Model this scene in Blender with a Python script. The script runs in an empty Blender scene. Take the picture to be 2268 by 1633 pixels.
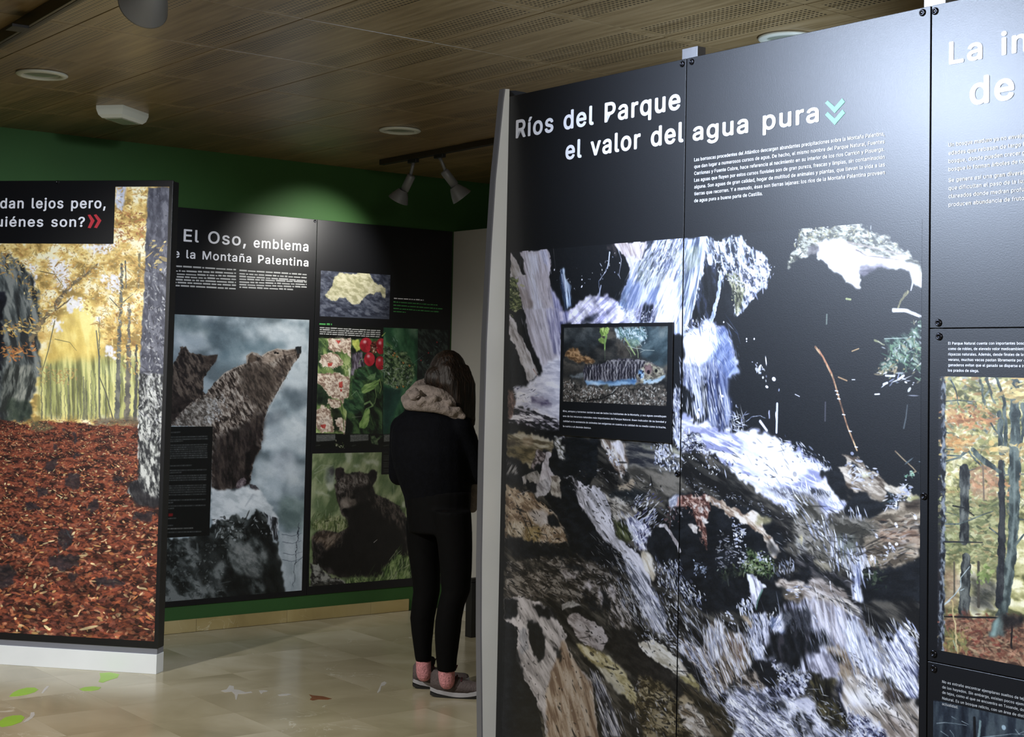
import bpy, bmesh, math, random
import numpy as np
from mathutils import Vector, Matrix
scene=bpy.context.scene; COL=scene.collection
# ------------------------------------------------------------------ camera
FRAME_W,FRAME_H=2268,1633
CAMH=1.6125
cam=bpy.data.cameras.new('camera'); cam.sensor_fit='HORIZONTAL'; cam.sensor_width=36.0
cam.lens=3296.261/FRAME_W*36.0; cam.shift_x=0.0; cam.shift_y=-(FRAME_H/2-646.453)/FRAME_W
cam_ob=bpy.data.objects.new('camera',cam); COL.objects.link(cam_ob); scene.camera=cam_ob
_p,_r=0.05246535,0.021152988
_R=Matrix.Rotation(math.pi/2+_p,4,'X')@Matrix.Rotation(_r,4,'Z')
cam_ob.matrix_world=Matrix.Translation((0,0,CAMH))@_R
cam.clip_start=.05; cam.clip_end=100
# ------------------------------------------------------------------ world, view, lamps
w=bpy.data.worlds.new('world'); scene.world=w; w.use_nodes=True
w.node_tree.nodes['Background'].inputs[0].default_value=(.6,.65,.7,1); w.node_tree.nodes['Background'].inputs[1].default_value=.02
vs=scene.view_settings; vs.view_transform='Standard'; vs.look='None'; vs.gamma=1; vs.use_curve_mapping=False; vs.exposure=0.0
def spot(name,loc,aim,power,deg,blend,col,rad=.06):
    l=bpy.data.lights.new(name,'SPOT'); l.energy=power; l.spot_size=math.radians(deg); l.spot_blend=blend; l.color=col; l.shadow_soft_size=rad
    o=bpy.data.objects.new(name,l); COL.objects.link(o); o.location=loc
    d=Vector(aim)-Vector(loc); o.rotation_euler=d.to_track_quat('-Z','Y').to_euler(); return o
def area(name,loc,aim,power,sx,sy,col):
    l=bpy.data.lights.new(name,'AREA'); l.shape='RECTANGLE'; l.size=sx; l.size_y=sy; l.energy=power; l.color=col
    o=bpy.data.objects.new(name,l); COL.objects.link(o); o.location=loc
    d=Vector(aim)-Vector(loc); o.rotation_euler=d.to_track_quat('-Z','Y').to_euler(); return o
COOL=(.80,.87,1.0); WARM=(1.0,.86,.66); NEUT=(1,.97,.92)
area('room_fill',(1.1,.3,2.86),(-.3,3.6,.6),165,2.0,2.0,NEUT)  # added fill without a fitting: lifts the whole room and the white fin
spot('key_right_panels',(-1.6,3.45,2.78),(1.25,3.35,2.25),800,96,1.,(.66,.78,1.0),.21)
spot('forest_spot',(-.9,5.2,2.8),(-2.3,7.8,1.4),340,62,.8,COOL,.06)
spot('floor_spot',(-3.4,4.4,2.85),(-1.2,6.9,0),430,84,.8,NEUT,.08)
spot('aisle_fill',(-.9,5.9,2.85),(-.9,6.2,0),60,100,.9,NEUT,.1)  # added fill, no fitting: brightens the floor from above
spot('bear_wall_fill',(-1.1,6.3,2.85),(-.75,9.8,.75),120,44,.9,NEUT,.06)  # added fill, no fitting: lifts the lower part of the bear panels
spot('ceiling_fill_behind_partition',(1.35,5.2,1.8),(.35,5.5,2.9),85,95,1.,(.6,.76,1.0),.1)  # made-up hidden lamp: adds a cool patch of light on the ceiling

# ------------------------------------------------------------------
# ================================================================== print painting
# ---------- camera numbers (pixels of the 2268x1633 frame) ----------
F_PX,CX,CY,PITCH,ROLL=3296.261,1134.0,646.453,0.05246535,0.021152988
def ray(x,y):
    """direction through a pixel of the photograph (X right, Y forward, Z up)"""
    x=np.asarray(x,float);y=np.asarray(y,float)
    u=(x-CX)/F_PX; w=-(y-CY)/F_PX
    cr,sr=math.cos(ROLL),math.sin(ROLL)
    a=u*cr-w*sr; b=u*sr+w*cr
    c,s=math.cos(PITCH),math.sin(PITCH)
    return a, c-b*s, s+b*c
CAM_H=1.6125
class Plane:
    """upright plane: origin (x,y), azimuth of its u axis; z counted from the camera height"""
    def __init__(s,ox,oy,az): s.o=(ox,oy); s.d=(math.cos(az),math.sin(az)); s.az=az; s.n=(math.sin(az),-math.cos(az))
    def uz(s,x,y):
        X,Y,Z=ray(x,y); dx,dy=s.d; ox,oy=s.o
        t=(ox*dy-oy*dx)/(X*dy-Y*dx)
        px,py=t*X,t*Y
        return (px-ox)*dx+(py-oy)*dy, t*Z
    def at(s,u,z,out=0.0):   # world point, out = distance in front of the plane
        return (s.o[0]+u*s.d[0]+out*s.n[0], s.o[1]+u*s.d[1]+out*s.n[1], z+CAM_H)
PA=Plane(0.2583,4.6968,-0.91088); PB=Plane(-1.2881,9.4975,0.65993); PC=Plane(-1.8754,7.8143,-0.19118)
# ---------- noise ----------
_r=np.random.RandomState(7)
def _tile(n,beta,lo,seed):
    r=np.random.RandomState(seed); f=np.fft.fftfreq(n)*n
    k=np.hypot(f[:,None],f[None,:]); k[0,0]=1
    a=np.where(k<lo,0,k**-beta)
    t=np.real(np.fft.ifft2(np.fft.fft2(r.randn(n,n))*a)); o=t.ravel().argsort(); q=np.empty(n*n,np.float32); q[o]=np.linspace(0,1,n*n,dtype=np.float32)
    return q.reshape(n,n)
NT=512
N_=[_tile(NT,1.75,12,1),_tile(NT,1.75,12,2),_tile(NT,1.2,26,3)]
def noise(x,y,k=0):
    # one feature is about 1 unit of x or y
    x=x*14.0; y=y*14.0
    xi=np.floor(x);yi=np.floor(y);fx=(x-xi).astype(np.float32);fy=(y-yi).astype(np.float32)
    xi=xi.astype(np.int32)&(NT-1); yi=yi.astype(np.int32)&(NT-1); x1=(xi+1)&(NT-1); y1=(yi+1)&(NT-1); t=N_[k]
    return (t[yi,xi]*(1-fx)+t[yi,x1]*fx)*(1-fy)+(t[y1,xi]*(1-fx)+t[y1,x1]*fx)*fy
def ramp(cols,n):
    c=np.asarray(cols,np.float32)/255; m=len(c)-1
    if m==0: return np.broadcast_to(c[0],n.shape+(3,))
    t=np.clip(n,0,1)*m; i=np.minimum(t.astype(np.int32),m-1); f=(t-i)[...,None]
    return c[i]*(1-f)+c[i+1]*f
def box(a,r):
    r=int(round(r))
    if r<1: return a
    for ax in (0,1):
        p=[(0,0)]*a.ndim; p[ax]=(r+1,r); c=np.cumsum(np.pad(a,p,mode='edge'),axis=ax,dtype=np.float64)
        n=a.shape[ax]; k=2*r+1
        s1=[slice(None)]*a.ndim; s2=[slice(None)]*a.ndim; s1[ax]=slice(k,k+n); s2[ax]=slice(0,n)
        a=((c[tuple(s1)]-c[tuple(s2)])/k).astype(np.float32)
    return a
class Canvas:
    """a flat print, painted in panel space; u0..u1, z0..z1 in metres on the panel"""
    def __init__(s,plane,u0,u1,z0,z1,ppm,bg=(8,9,12),seed=1,q=1.,lw=1.):
        ppm*=q; s.q=q; s.lw=lw*q; s.hs=.42; s.dk=1.
        s.p=plane;s.u0,s.u1,s.z0,s.z1,s.k=u0,u1,z0,z1,ppm
        s.w=int(round((u1-u0)*ppm)); s.h=int(round((z1-z0)*ppm))
        s.a=np.empty((s.h,s.w,3),np.float32); s.a[:]=np.array(bg,np.float32)/255
        s.f=(0,0,1.0); s.r=np.random.RandomState(seed)
    def F(s,x,y,k): s.f=(x,y,k); return s
    def T(s,x,y):
        ox,oy,k=s.f; u,z=s.p.uz(ox+np.asarray(x,float)/k,oy+np.asarray(y,float)/k)
        return (u-s.u0)*s.k,(s.z1-z)*s.k
    def P(s,pts):
        if isinstance(pts,str): pts=[tuple(map(float,q.split(','))) for q in pts.split()]
        a=np.array(pts,float); x,y=s.T(a[:,0],a[:,1]); return np.stack([x,y],1)
    def dirv(s,p0,ang):
        # angle (degrees, photo sense, clockwise from right) to a unit vector on the canvas, through the frame
        ox,oy,k=s.f; x,y=p0; c=math.cos(math.radians(ang)); d=math.sin(math.radians(ang))
        a=s.T(x,y); b=s.T(x+c*4,y+d*4); vx,vy=b[0]-a[0],b[1]-a[1]; n=math.hypot(vx,vy); return vx/n,vy/n
    def mask(s,q,soft,warp,wl,pad=4):
        x0=int(max(0,q[:,0].min()-pad-warp-soft*2)); x1=int(min(s.w,q[:,0].max()+pad+warp+soft*2+1))
        y0=int(max(0,q[:,1].min()-pad-warp-soft*2)); y1=int(min(s.h,q[:,1].max()+pad+warp+soft*2+1))
        if x1<=x0 or y1<=y0: return None
        Y,X=np.mgrid[y0:y1,x0:x1].astype(np.float32)
        Xw,Yw=X,Y
        if warp>0:
            Xw=X+(noise(X/wl,Y/wl,0)-.5)*2*warp; Yw=Y+(noise(X/wl+3.7,Y/wl+9.1,1)-.5)*2*warp
        m=np.zeros(X.shape,bool); n=len(q)
        for i in range(n):
            xa,ya=q[i]; xb,yb=q[(i+1)%n]
            if ya==yb: continue
            m^=((Yw>ya)!=(Yw>yb))&(Xw<(xb-xa)*(Yw-ya)/(yb-ya)+xa)
        m=m.astype(np.float32)
        m=box(box(m,max(soft/2,.6)),soft/2) if soft>=1 else box(m,1) if soft>0 else m
        return x0,x1,y0,y1,X,Y,m
    def patch(s,pts,cols,ang=0,L=(20,20),soft=1.5,warp=3,wl=14,op=1.,con=1.,off=0.,k=0,curl=0.):
        soft,warp,wl,curl=soft*s.q,warp*s.q*.65,wl*s.q,curl*s.q
        raw=[tuple(map(float,t.split(','))) for t in pts.split()] if isinstance(pts,str) else pts
        q=s.P(raw); r=s.mask(q,soft,warp,wl)
        if r is None: return s
        x0,x1,y0,y1,X,Y,m=r
        c=(sum(t[0] for t in raw)/len(raw),sum(t[1] for t in raw)/len(raw))
        if isinstance(L,(int,float)): L=(L,L)
        L=(L[0]*s.q,L[1]*s.q)
        vx,vy=s.dirv(c,ang)
        if curl: 
            b=(noise(X/curl,Y/curl,1)-.5)*curl*.5; X=X+b; Y=Y-b
        A_=X*vx+Y*vy; B_=-X*vy+Y*vx
        n=.55*noise(A_/L[0],B_/L[1],k)+.45*noise(A_/L[0]/2.6+5.1,B_/L[1]/2.6+2.3,1)
        n=(n-.5)*con*1.35+.5+off
        m=(m*op)[...,None]; v=s.a[y0:y1,x0:x1]; v[:]=v*(1-m)+ramp(cols,n)*m
        return s
    def dabs(s,pts,n,cols,size=(3,1.5),ang=0,jit=20,op=1.,var=.5,soft=.8):
        raw=[tuple(map(float,t.split(','))) for t in pts.split()] if isinstance(pts,str) else pts
        q=s.P(raw); x0,y0=q.min(0); x1,y1=q.max(0); r=s.r
        m=max(n*4,64); px=r.uniform(x0,x1,m); py=r.uniform(y0,y1,m); ins=np.zeros(m,bool)
        for i in range(len(q)):
            xa,ya=q[i]; xb,yb=q[(i+1)%len(q)]
            if ya==yb: continue
            ins^=((py>ya)!=(py>yb))&(px<(xb-xa)*(py-ya)/(yb-ya)+xa)
        px=px[ins][:n];py=py[ins][:n]; n=len(px); px=px+r.normal(size=n)*2.6*s.q*max(1,size[0]*.5); py=py+r.normal(size=n)*2.6*s.q*max(1,size[0]*.5)
        c=(sum(t[0] for t in raw)/len(raw),sum(t[1] for t in raw)/len(raw)); vx,vy=s.dirv(c,ang); a0=math.atan2(vy,vx)
        cc=np.asarray(cols,np.float32)/255
        for X,Y in zip(px,py):
            s.dot(X,Y,s.dk*size[0]*math.exp(r.normal()*var),s.dk*size[1]*math.exp(r.normal()*var*.6),a0+math.radians(r.normal()*jit),cc[r.randint(len(cc))]*r.uniform(.68,1.04),op*r.uniform(.6,1),soft)
        return s
    def dot(s,X,Y,l,w,a,c,op=1.,soft=.8):
        l*=s.q; w*=s.q; soft*=s.q; R=int(max(l,w))+2; xa,xb=max(0,int(X)-R),min(s.w,int(X)+R+2); ya,yb=max(0,int(Y)-R),min(s.h,int(Y)+R+2)
        if xa>=xb or ya>=yb: return
        gx=np.arange(xa,xb,dtype=np.float32)[None,:]-X; gy=np.arange(ya,yb,dtype=np.float32)[:,None]-Y
        ca,sa=math.cos(a),math.sin(a); l=max(l,.5);w=max(w,.5)
        d=np.sqrt(((gx*ca+gy*sa)/l)**2+((-gx*sa+gy*ca)/w)**2)
        m=np.clip((1-d)*min(l,w)/soft+.5,0,1)[...,None]*op
        v=s.a[ya:yb,xa:xb]; v[:]=v*(1-m)+c*m
    def line(s,pts,w,cols,w2=None,soft=1.,op=1.,rough=0.):
        q=s.P(pts); w2=w if w2 is None else w2; w*=s.lw; w2*=s.lw; soft=max(soft*s.lw,.8); rough*=s.lw; n=len(q)-1
        pad=max(w,w2)+soft+2+rough
        x0=int(max(0,q[:,0].min()-pad)); x1=int(min(s.w,q[:,0].max()+pad+1)); y0=int(max(0,q[:,1].min()-pad)); y1=int(min(s.h,q[:,1].max()+pad+1))
        if x1<=x0 or y1<=y0: return s
        Y,X=np.mgrid[y0:y1,x0:x1].astype(np.float32)
        if rough: X=X+(noise(X/12/s.q,Y/12/s.q,0)-.5)*2*rough
        m=np.zeros(X.shape,np.float32)
        for i in range(n):
            ax,ay=q[i];bx,by=q[i+1]; dx,dy=bx-ax,by-ay; L=dx*dx+dy*dy+1e-9
            t=np.clip(((X-ax)*dx+(Y-ay)*dy)/L,0,1); d=np.hypot(X-ax-t*dx,Y-ay-t*dy); wi=w+(w2-w)*(i+t)/n
            m=np.maximum(m,np.clip((wi/2-d)/soft+.5,0,1))
        nn=noise(X/9/s.q,Y/22/s.q,0)
        m=(m*op)[...,None]; v=s.a[y0:y1,x0:x1]; v[:]=v*(1-m)+ramp(cols,nn)*m
        return s
    def shade(s,pts,f,soft=10,warp=6):
        soft*=s.q;warp*=s.q;q=s.P(pts); r=s.mask(q,soft,warp,20*s.q)
        if r is None: return s
        x0,x1,y0,y1,X,Y,m=r; v=s.a[y0:y1,x0:x1]; v*=(1+(np.asarray(f,np.float32)-1)*m[...,None]); np.clip(v,0,1,out=v); return s
    def mod(s,L,amt,pts=None,ang=0,gam=1.,k=0):
        # large soft light and shade of the printed scene
        Y,X=np.mgrid[0:s.h,0:s.w].astype(np.float32); c,d=math.cos(math.radians(ang)),math.sin(math.radians(ang))
        n=noise((X*c+Y*d)/L[0]/s.q,(-X*d+Y*c)/L[1]/s.q,k); f=1+(n-.5)*2*amt
        if pts is not None:
            m=np.zeros((s.h,s.w),np.float32); r=s.mask(s.P(pts),20,5,20); m[r[2]:r[3],r[0]:r[1]]=r[6]; f=1+(f-1)*m
        s.a=np.clip(s.a*f[...,None],0,1); return s
    def tone(s,sat=1.,gain=1.,gam=1.):
        l=(s.a@np.array([.3,.59,.11],np.float32))[...,None]; s.a=np.clip((l+(s.a-l)*sat)**gam*gain,0,1); return s
    def grain(s,amt=.02):
        g=box(s.r.randn(s.h,s.w).astype(np.float32),1)*3; s.a=np.clip(s.a+g[...,None]*amt,0,1); return s
W=[(135,150,195),(205,208,236),(246,246,255)]
WW=[(205,210,240),(240,240,252),(255,255,255)]
WB=[(38,52,92),(92,112,165),(185,196,232)]
WD=[(6,8,14),(20,26,42),(70,82,115),(190,198,225)]
RK=[(95,88,90),(165,158,162),(208,202,214)]
RB=[(60,44,30),(122,98,72),(176,152,122)]
RO=[(38,34,18),(88,76,46),(132,116,78)]
DK=[(5,7,10),(9,11,15),(16,19,24)]
M=[(10,10,11),(34,33,31),(66,62,55)]
MB=[(30,24,16),(84,68,50),(138,118,92)]
GR=[(14,24,12),(52,66,30),(130,140,80)]
SP=[(235,236,250),(200,205,232),(255,255,255),(150,160,200)]
def waterfall():
    c=Canvas(PA,-.433,1.2475,-1.40,.3995,700,DK[1],seed=3,q=1.15,lw=.55); c.dk=.8
    # murky base under everything in the lower two thirds
    c.F(0,0,1)
    c.patch('1128,950 1240,955 1500,980 1700,960 1900,1100 2050,1100 2050,1300 2050,1700 1090,1700',M,35,(60,12),soft=6,warp=8,con=1.3,off=-.12)
    # --- upper left: pale slab of falling water ---
    A=(1110,520,7.424); c.F(*A)
    c.patch('155,290 200,300 300,540 330,600 400,680 430,1000 300,1020 240,900 150,690',[(120,112,104),(175,168,170),(205,200,212)],70,(40,9),soft=2,warp=3)
    c.patch('296,275 725,240 760,260 825,410 830,470 800,540 800,850 860,960 900,1300 900,1640 430,1640 410,1400 330,1080 290,980 250,880 230,700 400,680 360,600 375,450 300,330',[(140,130,140),(180,172,190),(202,196,215)],78,(90,7),soft=2,warp=4,con=1.1)
    c.patch('420,300 600,280 640,900 760,1400 820,1640 540,1640 520,1100 440,680',[(176,176,204),(202,204,230),(222,224,246)],80,(120,9),soft=9,warp=6,op=.85)
    c.patch('560,620 760,600 790,900 820,1200 880,1500 700,1300 600,950',[(160,148,158),(190,180,192)],78,(70,8),soft=8,warp=5,op=.7)
    c.patch('250,860 400,900 480,1060 540,1400 420,1300 330,1080',[(118,104,102),(160,148,152)],72,(30,8),soft=5,warp=5,op=.8)
    c.patch('150,290 300,275 375,440 370,560 390,660 350,650 300,540 260,420',DK,0,20,soft=1.5,warp=2)
    c.patch('145,690 240,720 280,700 250,850 290,960 300,1030 330,1180 370,1220 300,1310 140,1210',GR,40,(14,5),soft=2,warp=7,wl=9)
    c.dabs('145,700 240,720 290,1000 330,1200 280,1290 145,1240',90,[(150,158,90),(100,118,48),(190,190,130),(30,44,18)],(6,1.6),25,40)
    c.patch('290,1230 380,1230 410,1400 430,1640 300,1640 240,1470 200,1360',DK,0,20,soft=1.5,warp=3)
    c.patch('135,1300 200,1360 250,1500 300,1640 125,1640',RK,60,(16,6),soft=2,warp=3)
    c.patch('450,1050 520,1080 500,1220 560,1400 530,1410 470,1250',[(92,78,74),(130,118,116)],75,(20,5),soft=5,warp=4,op=.6)
    c.patch('620,260 720,250 780,400 760,520 720,500 640,330',[(130,135,180),(215,216,240)],72,(20,3),soft=3,warp=3,op=.7)
    # blue water left of the caption board
    c.patch('800,850 860,930 960,1100 1010,1250 1120,1240 1140,1460 1000,1460 1000,1640 880,1640 890,1300 850,1100',[(60,62,110),(118,118,170),(178,176,215)],80,(60,6),soft=5,warp=4,con=1.2)
    c.patch('965,560 1040,540 1060,700 1140,860 1155,1180 1050,1240 1010,1000 975,800',[(20,34,60),(88,110,150),(180,200,225)],82,(80,5),soft=3,warp=3,con=1.5)
    c.line('1000,650 1040,850 1050,930',5,[(190,196,230)],3,soft=3,op=.8)
    c.line('1075,1020 1090,1130',6,[(170,190,220)],3,soft=3,op=.7)
    c.patch('950,1270 1020,1250 1020,1400 940,1460',[(170,160,195),(205,196,225)],70,(20,8),soft=4,warp=3)
    c.dabs('820,540 1559,540 1559,1000 820,900',16,SP,(1.4,1.2),80,30,op=.8)
    c.dot(*c.T(1325,850),3.4,2,-.8,np.array([.9,.9,1]));c.dot(*c.T(875,575),1.8,2.5,0,np.array([.85,.85,.92]));c.dot(*c.T(1328,737),2.2,2,0,np.array([.85,.85,.92]))
    # rounded foam mound
    c.patch('1110,1430 1130,1260 1220,1160 1330,1060 1400,1010 1559,985 1800,1000 1950,1180 2050,1260 2080,1470 1140,1470',[(120,120,165),(196,190,228),(226,222,246)],-45,(60,9),soft=4,warp=7,con=1.3)
    c.patch('1300,1460 1380,1380 1480,1310 1640,1300 1560,1380 1480,1465',[(26,30,42),(80,80,105)],-30,(30,10),soft=5,warp=5)
    R5=(1100,480,3.141); c.F(*R5)
    c.patch('90,850 110,830 150,900 220,1160 170,1180 120,1200 90,1190',DK,0,20,soft=2,warp=4)
    c.patch('95,740 150,720 190,860 210,900 240,960 290,1090 270,1110 220,1150 180,1040 130,900 90,850',[(120,112,112),(176,170,174),(206,202,210)],66,(24,7),soft=2,warp=4)
    c.patch('120,680 160,640 200,680 215,780 250,900 300,1000 312,1070 280,1080 250,1000 200,880 150,800',DK,0,20,soft=1.5,warp=3)
    c.line('255,1060 285,1110',5,[(120,70,60),(180,150,140)],4,soft=2)
    c.patch('200,640 420,640 460,1000 330,1100 300,1000 250,900 210,780',[(150,144,160),(188,182,202),(212,208,230)],74,(60,9),soft=3,warp=4)
    c.patch('340,640 440,640 440,960 400,960 380,900',[(90,90,130),(140,136,176),(190,188,216)],80,(50,8),soft=5,warp=4)
    c.patch('320,1080 330,1040 400,980 470,1000 470,1460 380,1440 250,1400 120,1340 130,1230 120,1190 200,1180 260,1120',[(170,172,200),(214,214,236),(232,232,248)],10,(40,10),soft=5,warp=7)
    c.patch('230,1240 330,1260 390,1290 360,1330 300,1320 240,1290',[(70,64,100),(150,146,176)],10,(24,6),soft=5,warp=6)
    c.patch('100,1300 240,1340 380,1390 470,1430 470,1560 330,1500 180,1440 80,1420',[(20,22,28),(110,106,122),(214,212,226)],12,(26,6),soft=4,warp=7,con=1.8)
    c.patch('80,1200 110,1200 130,1290 110,1400 80,1400',[(50,34,30),(120,90,84)],60,(10,6),soft=3,warp=5)
    c.dabs('120,1180 220,1170 320,1260 200,1320 120,1280',40,SP+[(50,50,80)],(5,1.5),10,30,op=.8)
    # --- middle: main fall, left board ---
    B=(1310,510,7.1); c.F(*B)
    c.patch('270,215 360,205 400,290 400,420 330,330 240,320',[(30,26,30),(70,60,60)],60,(20,6),soft=3,warp=5,op=.7)
    c.patch('355,205 880,165 870,300 800,460 650,520 590,600 560,470 520,420 410,280',[(150,130,128),(200,184,190),(232,222,236)],72,(50,8),soft=2,warp=4)
    c.line('420,300 470,460 450,600 430,700 455,760',5,[(90,90,110),(190,195,215)],3,soft=2,op=.8)
    c.line('290,350 265,520 225,640 120,800 130,1020',7,[(60,70,100),(200,205,230)],3,soft=3,rough=3,op=.85)
    c.line('285,345 270,500 250,600',7,[(190,200,230)],4,soft=2)
    c.line('150,870 115,1030',6,[(150,160,195)],6,soft=3)
    c.dabs('150,330 480,330 480,800 150,800',14,SP,(2,1.6),80,20)
    c.patch('640,400 760,480 700,560 620,640 590,560 540,420 600,420',[(186,180,204),(226,222,240)],75,(50,6),soft=3,warp=3)
    c.patch('870,170 980,160 900,330 820,460 780,430 860,260',[(12,14,22),(40,44,60)],70,(20,8),soft=3,warp=3)
    c.patch('980,155 1480,120 1480,1640 700,1640 440,1170 430,1130 560,800 600,650 820,420 940,240',[(60,68,96),(130,140,180),(196,202,232),(240,240,255)],-68,(80,5),soft=2.5,warp=5,con=1.5)
    c.patch('700,560 900,380 1000,330 1060,500 900,640 960,800 860,860 720,840 700,680',[(44,52,52),(96,108,106),(170,180,190)],-62,(50,6),soft=7,warp=8,con=1.4,op=.85)
    c.patch('920,380 1020,360 1010,520 930,560',[(14,16,24),(60,66,84)],-65,(30,6),soft=5,warp=6,op=.8)
    c.patch('1060,640 1200,640 1180,780 1060,860 1000,820',[(70,76,74),(130,134,130)],-70,(30,6),soft=7,warp=6,op=.7)
    c.patch('1240,350 1400,320 1480,500 1480,640 1400,560 1260,470',[(60,72,70),(140,146,128),(196,196,176)],-78,(40,6),soft=6,warp=6,op=.8)
    c.patch('1370,640 1480,560 1480,1100 1420,1160 1380,900',[(40,54,62),(90,106,110),(170,176,190)],-84,(60,5),soft=6,warp=5,op=.8)
    c.dabs('1000,170 1450,140 1480,700 1100,740 700,700 820,420',420,SP,(5,1.3),-66,10,op=.85)
    c.dabs('1020,200 1350,170 1300,560 950,620 900,420',110,[(30,36,54),(60,70,90)],(5,1.4),-66,10,op=.8)
    c.patch('560,820 760,840 900,900 1060,900 1020,1200 960,1120 900,1180 830,1130 700,1180 680,1250 560,1250 440,1160',[(86,104,156),(150,162,210),(205,208,242)],-68,(90,10),soft=8,warp=6,con=1.3)
    c.patch('440,1160 560,850 620,720 640,800 560,1060 540,1230',[(44,64,108),(110,134,180)],-66,(60,6),soft=5,warp=4,op=.85)
    c.patch('1110,780 1180,740 1310,790 1340,1000 1390,1180 1420,1400 1400,1500 1300,1520 1010,1450 1040,1150 1070,1000',WW,85,(90,9),soft=8,warp=7)
    c.patch('1290,1440 1420,1300 1470,1300 1470,1640 1300,1640',W,85,(60,7),soft=6,warp=5)
    c.patch('780,1180 880,1150 960,1120 1000,1230 980,1430 740,1450 680,1340 720,1240',[(14,18,30),(54,56,84),(140,140,180)],-75,(30,7),soft=5,warp=8,con=1.4)
    c.patch('560,1300 680,1250 680,1320 720,1450 500,1460',[(170,170,205),(220,218,245)],-50,(24,8),soft=4,warp=5)
    c.dabs('400,1150 560,1250 1000,1250 980,1440 480,1440',90,SP,(2.6,1.5),-60,30,op=.9)
    # --- right board, top fall ---
    R6=(1500,480,3.14); c.F(*R6)
    c.patch('50,145 225,136 260,180 330,160 385,130 440,140 470,180 560,250 600,250 640,330 630,440 620,490 540,550 470,640 430,690 400,710 395,600 380,560 300,440 240,330 200,400 150,600 60,760',[(22,26,38),(76,84,104),(160,168,190),(236,238,250)],75,(22,6),soft=1.5,warp=5,con=1.7)
    c.patch('50,150 200,140 190,300 150,460 100,700 60,790 50,790',[(50,62,90),(150,164,200),(236,238,255)],-80,(70,5),soft=4,warp=4,con=1.7)
    c.patch('60,240 150,200 160,330 60,400',[(50,60,50),(120,130,112),(190,196,190)],-80,(30,5),soft=6,warp=5,op=.7)
    c.patch('200,330 300,330 300,520 260,700 200,720 90,760 80,760 130,600 170,430',DK+[(34,40,62)],80,(30,8),soft=2,warp=4)
    c.line('300,400 290,520 255,660 240,720',13,[(110,128,180),(210,215,240)],20,soft=3,rough=3)
    c.patch('320,400 380,440 400,600 380,700 330,640',DK,0,20,soft=2,warp=5)
    c.patch('330,400 420,380 480,470 460,560 420,690 400,600 380,470',[(36,38,26),(96,98,66),(170,166,130)],70,(12,6),soft=2,warp=6,con=1.4)
    c.patch('400,400 620,300 640,330 630,440 600,500 540,540 480,590 500,480',[(50,54,72),(150,152,176),(235,236,250)],60,(12,6),soft=2,warp=7,con=1.8)
    c.dabs('270,190 440,140 600,280 650,360 620,490 480,600 440,480 300,420 240,330',330,SP+[(205,200,205)],(3,1.7),70,30,op=.85)
    c.dabs('320,400 420,380 460,560 410,690 380,560',60,[(150,148,96),(110,120,70),(180,170,150)],(2.5,1.4),70,40)
    c.dabs('280,200 560,250 600,460 420,600 300,420',120,[(20,24,34),(50,54,64)],(3,1.5),70,40,op=.8)
    c.dabs('640,300 670,300 670,420 640,420',12,SP,(2.5,1.4),85,20)
    # main foam, second step
    c.patch('50,800 150,770 200,710 240,720 300,770 330,770 360,830 390,900 430,1080 350,1110 260,1160 210,1060 130,1150 50,1180',[(110,120,175),(180,186,225),(225,228,250)],60,(40,12),soft=4,warp=6,con=1.4)
    c.patch('50,810 150,780 190,730 260,740 280,860 200,1040 120,1090 50,1080',WW,60,(24,10),soft=7,warp=6)
    C_=(1500,700,5.445); c.F(*C_)
    c.patch('480,180 570,135 640,330 660,470 720,580 780,690 560,760 480,600 360,560 470,380',[(60,78,135),(100,120,180),(150,168,215)],-55,(60,14),soft=6,warp=8,con=1.3)
    c.patch('300,600 380,540 500,640 640,740 600,960 650,1000 680,1200 540,1420 330,1260 330,1000 300,800',[(20,26,56),(52,64,110),(100,114,160)],85,(70,9),soft=8,warp=8,con=1.3)
    c.patch('300,690 340,760 360,1000 380,1240 330,1240 300,980',DK,80,(20,8),soft=6,warp=5,op=.9)
    c.patch('90,560 320,620 260,680 290,900 330,1180 260,1240 180,1180 210,960 130,960 90,800',[(40,50,84),(130,140,180),(215,218,240)],80,(60,4),soft=4,warp=4,con=1.6)
    c.patch('95,900 180,940 200,1180 190,1280 100,1120',DK,80,(20,8),soft=5,warp=6)
    c.dabs('90,640 300,680 340,1200 180,1270 190,1000',120,SP,(9,1.2),84,6,op=.8,var=.6)
    c.dabs('380,960 560,940 700,1180 760,1400 560,1400 380,1260',130,SP,(9,1.2),78,7,op=.75,var=.6)
    c.dabs('640,1180 820,1220 830,1320 740,1400 660,1380',60,SP+[(110,120,170)],(5,1.2),30,30,op=.85)
    c.line('830,1270 900,1215 1000,1200 1060,1230',3,[(200,205,225),(80,90,120)],2,soft=2,rough=2)
    c.line('1000,1270 1080,1380',11,[(220,220,240)],9,soft=4)
    c.dabs('940,560 1010,560 1020,700 960,700',24,SP,(3,2),70,30)
    for x,y,l,w in [(1070,540,9,1.5),(1165,760,5,4),(1080,853,4,2.6),(560,72,2,2),(836,275,2,2),(928,275,2,2),(836,305,1.5,1.5),(545,965,4,2.5),(190,55,2,3),(1195,1230,2,12),(1108,1190,1.5,7),(250,1200,4,7),(262,1130,3,3)]:
        c.dot(*c.T(x,y),l if l>w else w,min(l,w),1.4 if w>l or l>6 else .3,np.array([.9,.9,.98]))
    # foam river running down right
    c.patch('0,1230 120,1180 220,1300 340,1260 540,1420 680,1450 820,1370 1000,1420 1198,1480 1198,1640 1000,1640 620,1560 300,1480 0,1420',[(150,155,205),(214,214,242),(246,246,255)],15,(40,12),soft=4,warp=8,con=1.3)
    c.patch('0,1400 300,1440 620,1560 800,1640 0,1640',[(14,16,24),(70,72,96),(206,206,226)],10,(16,7),soft=4,warp=8,con=1.9)
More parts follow.
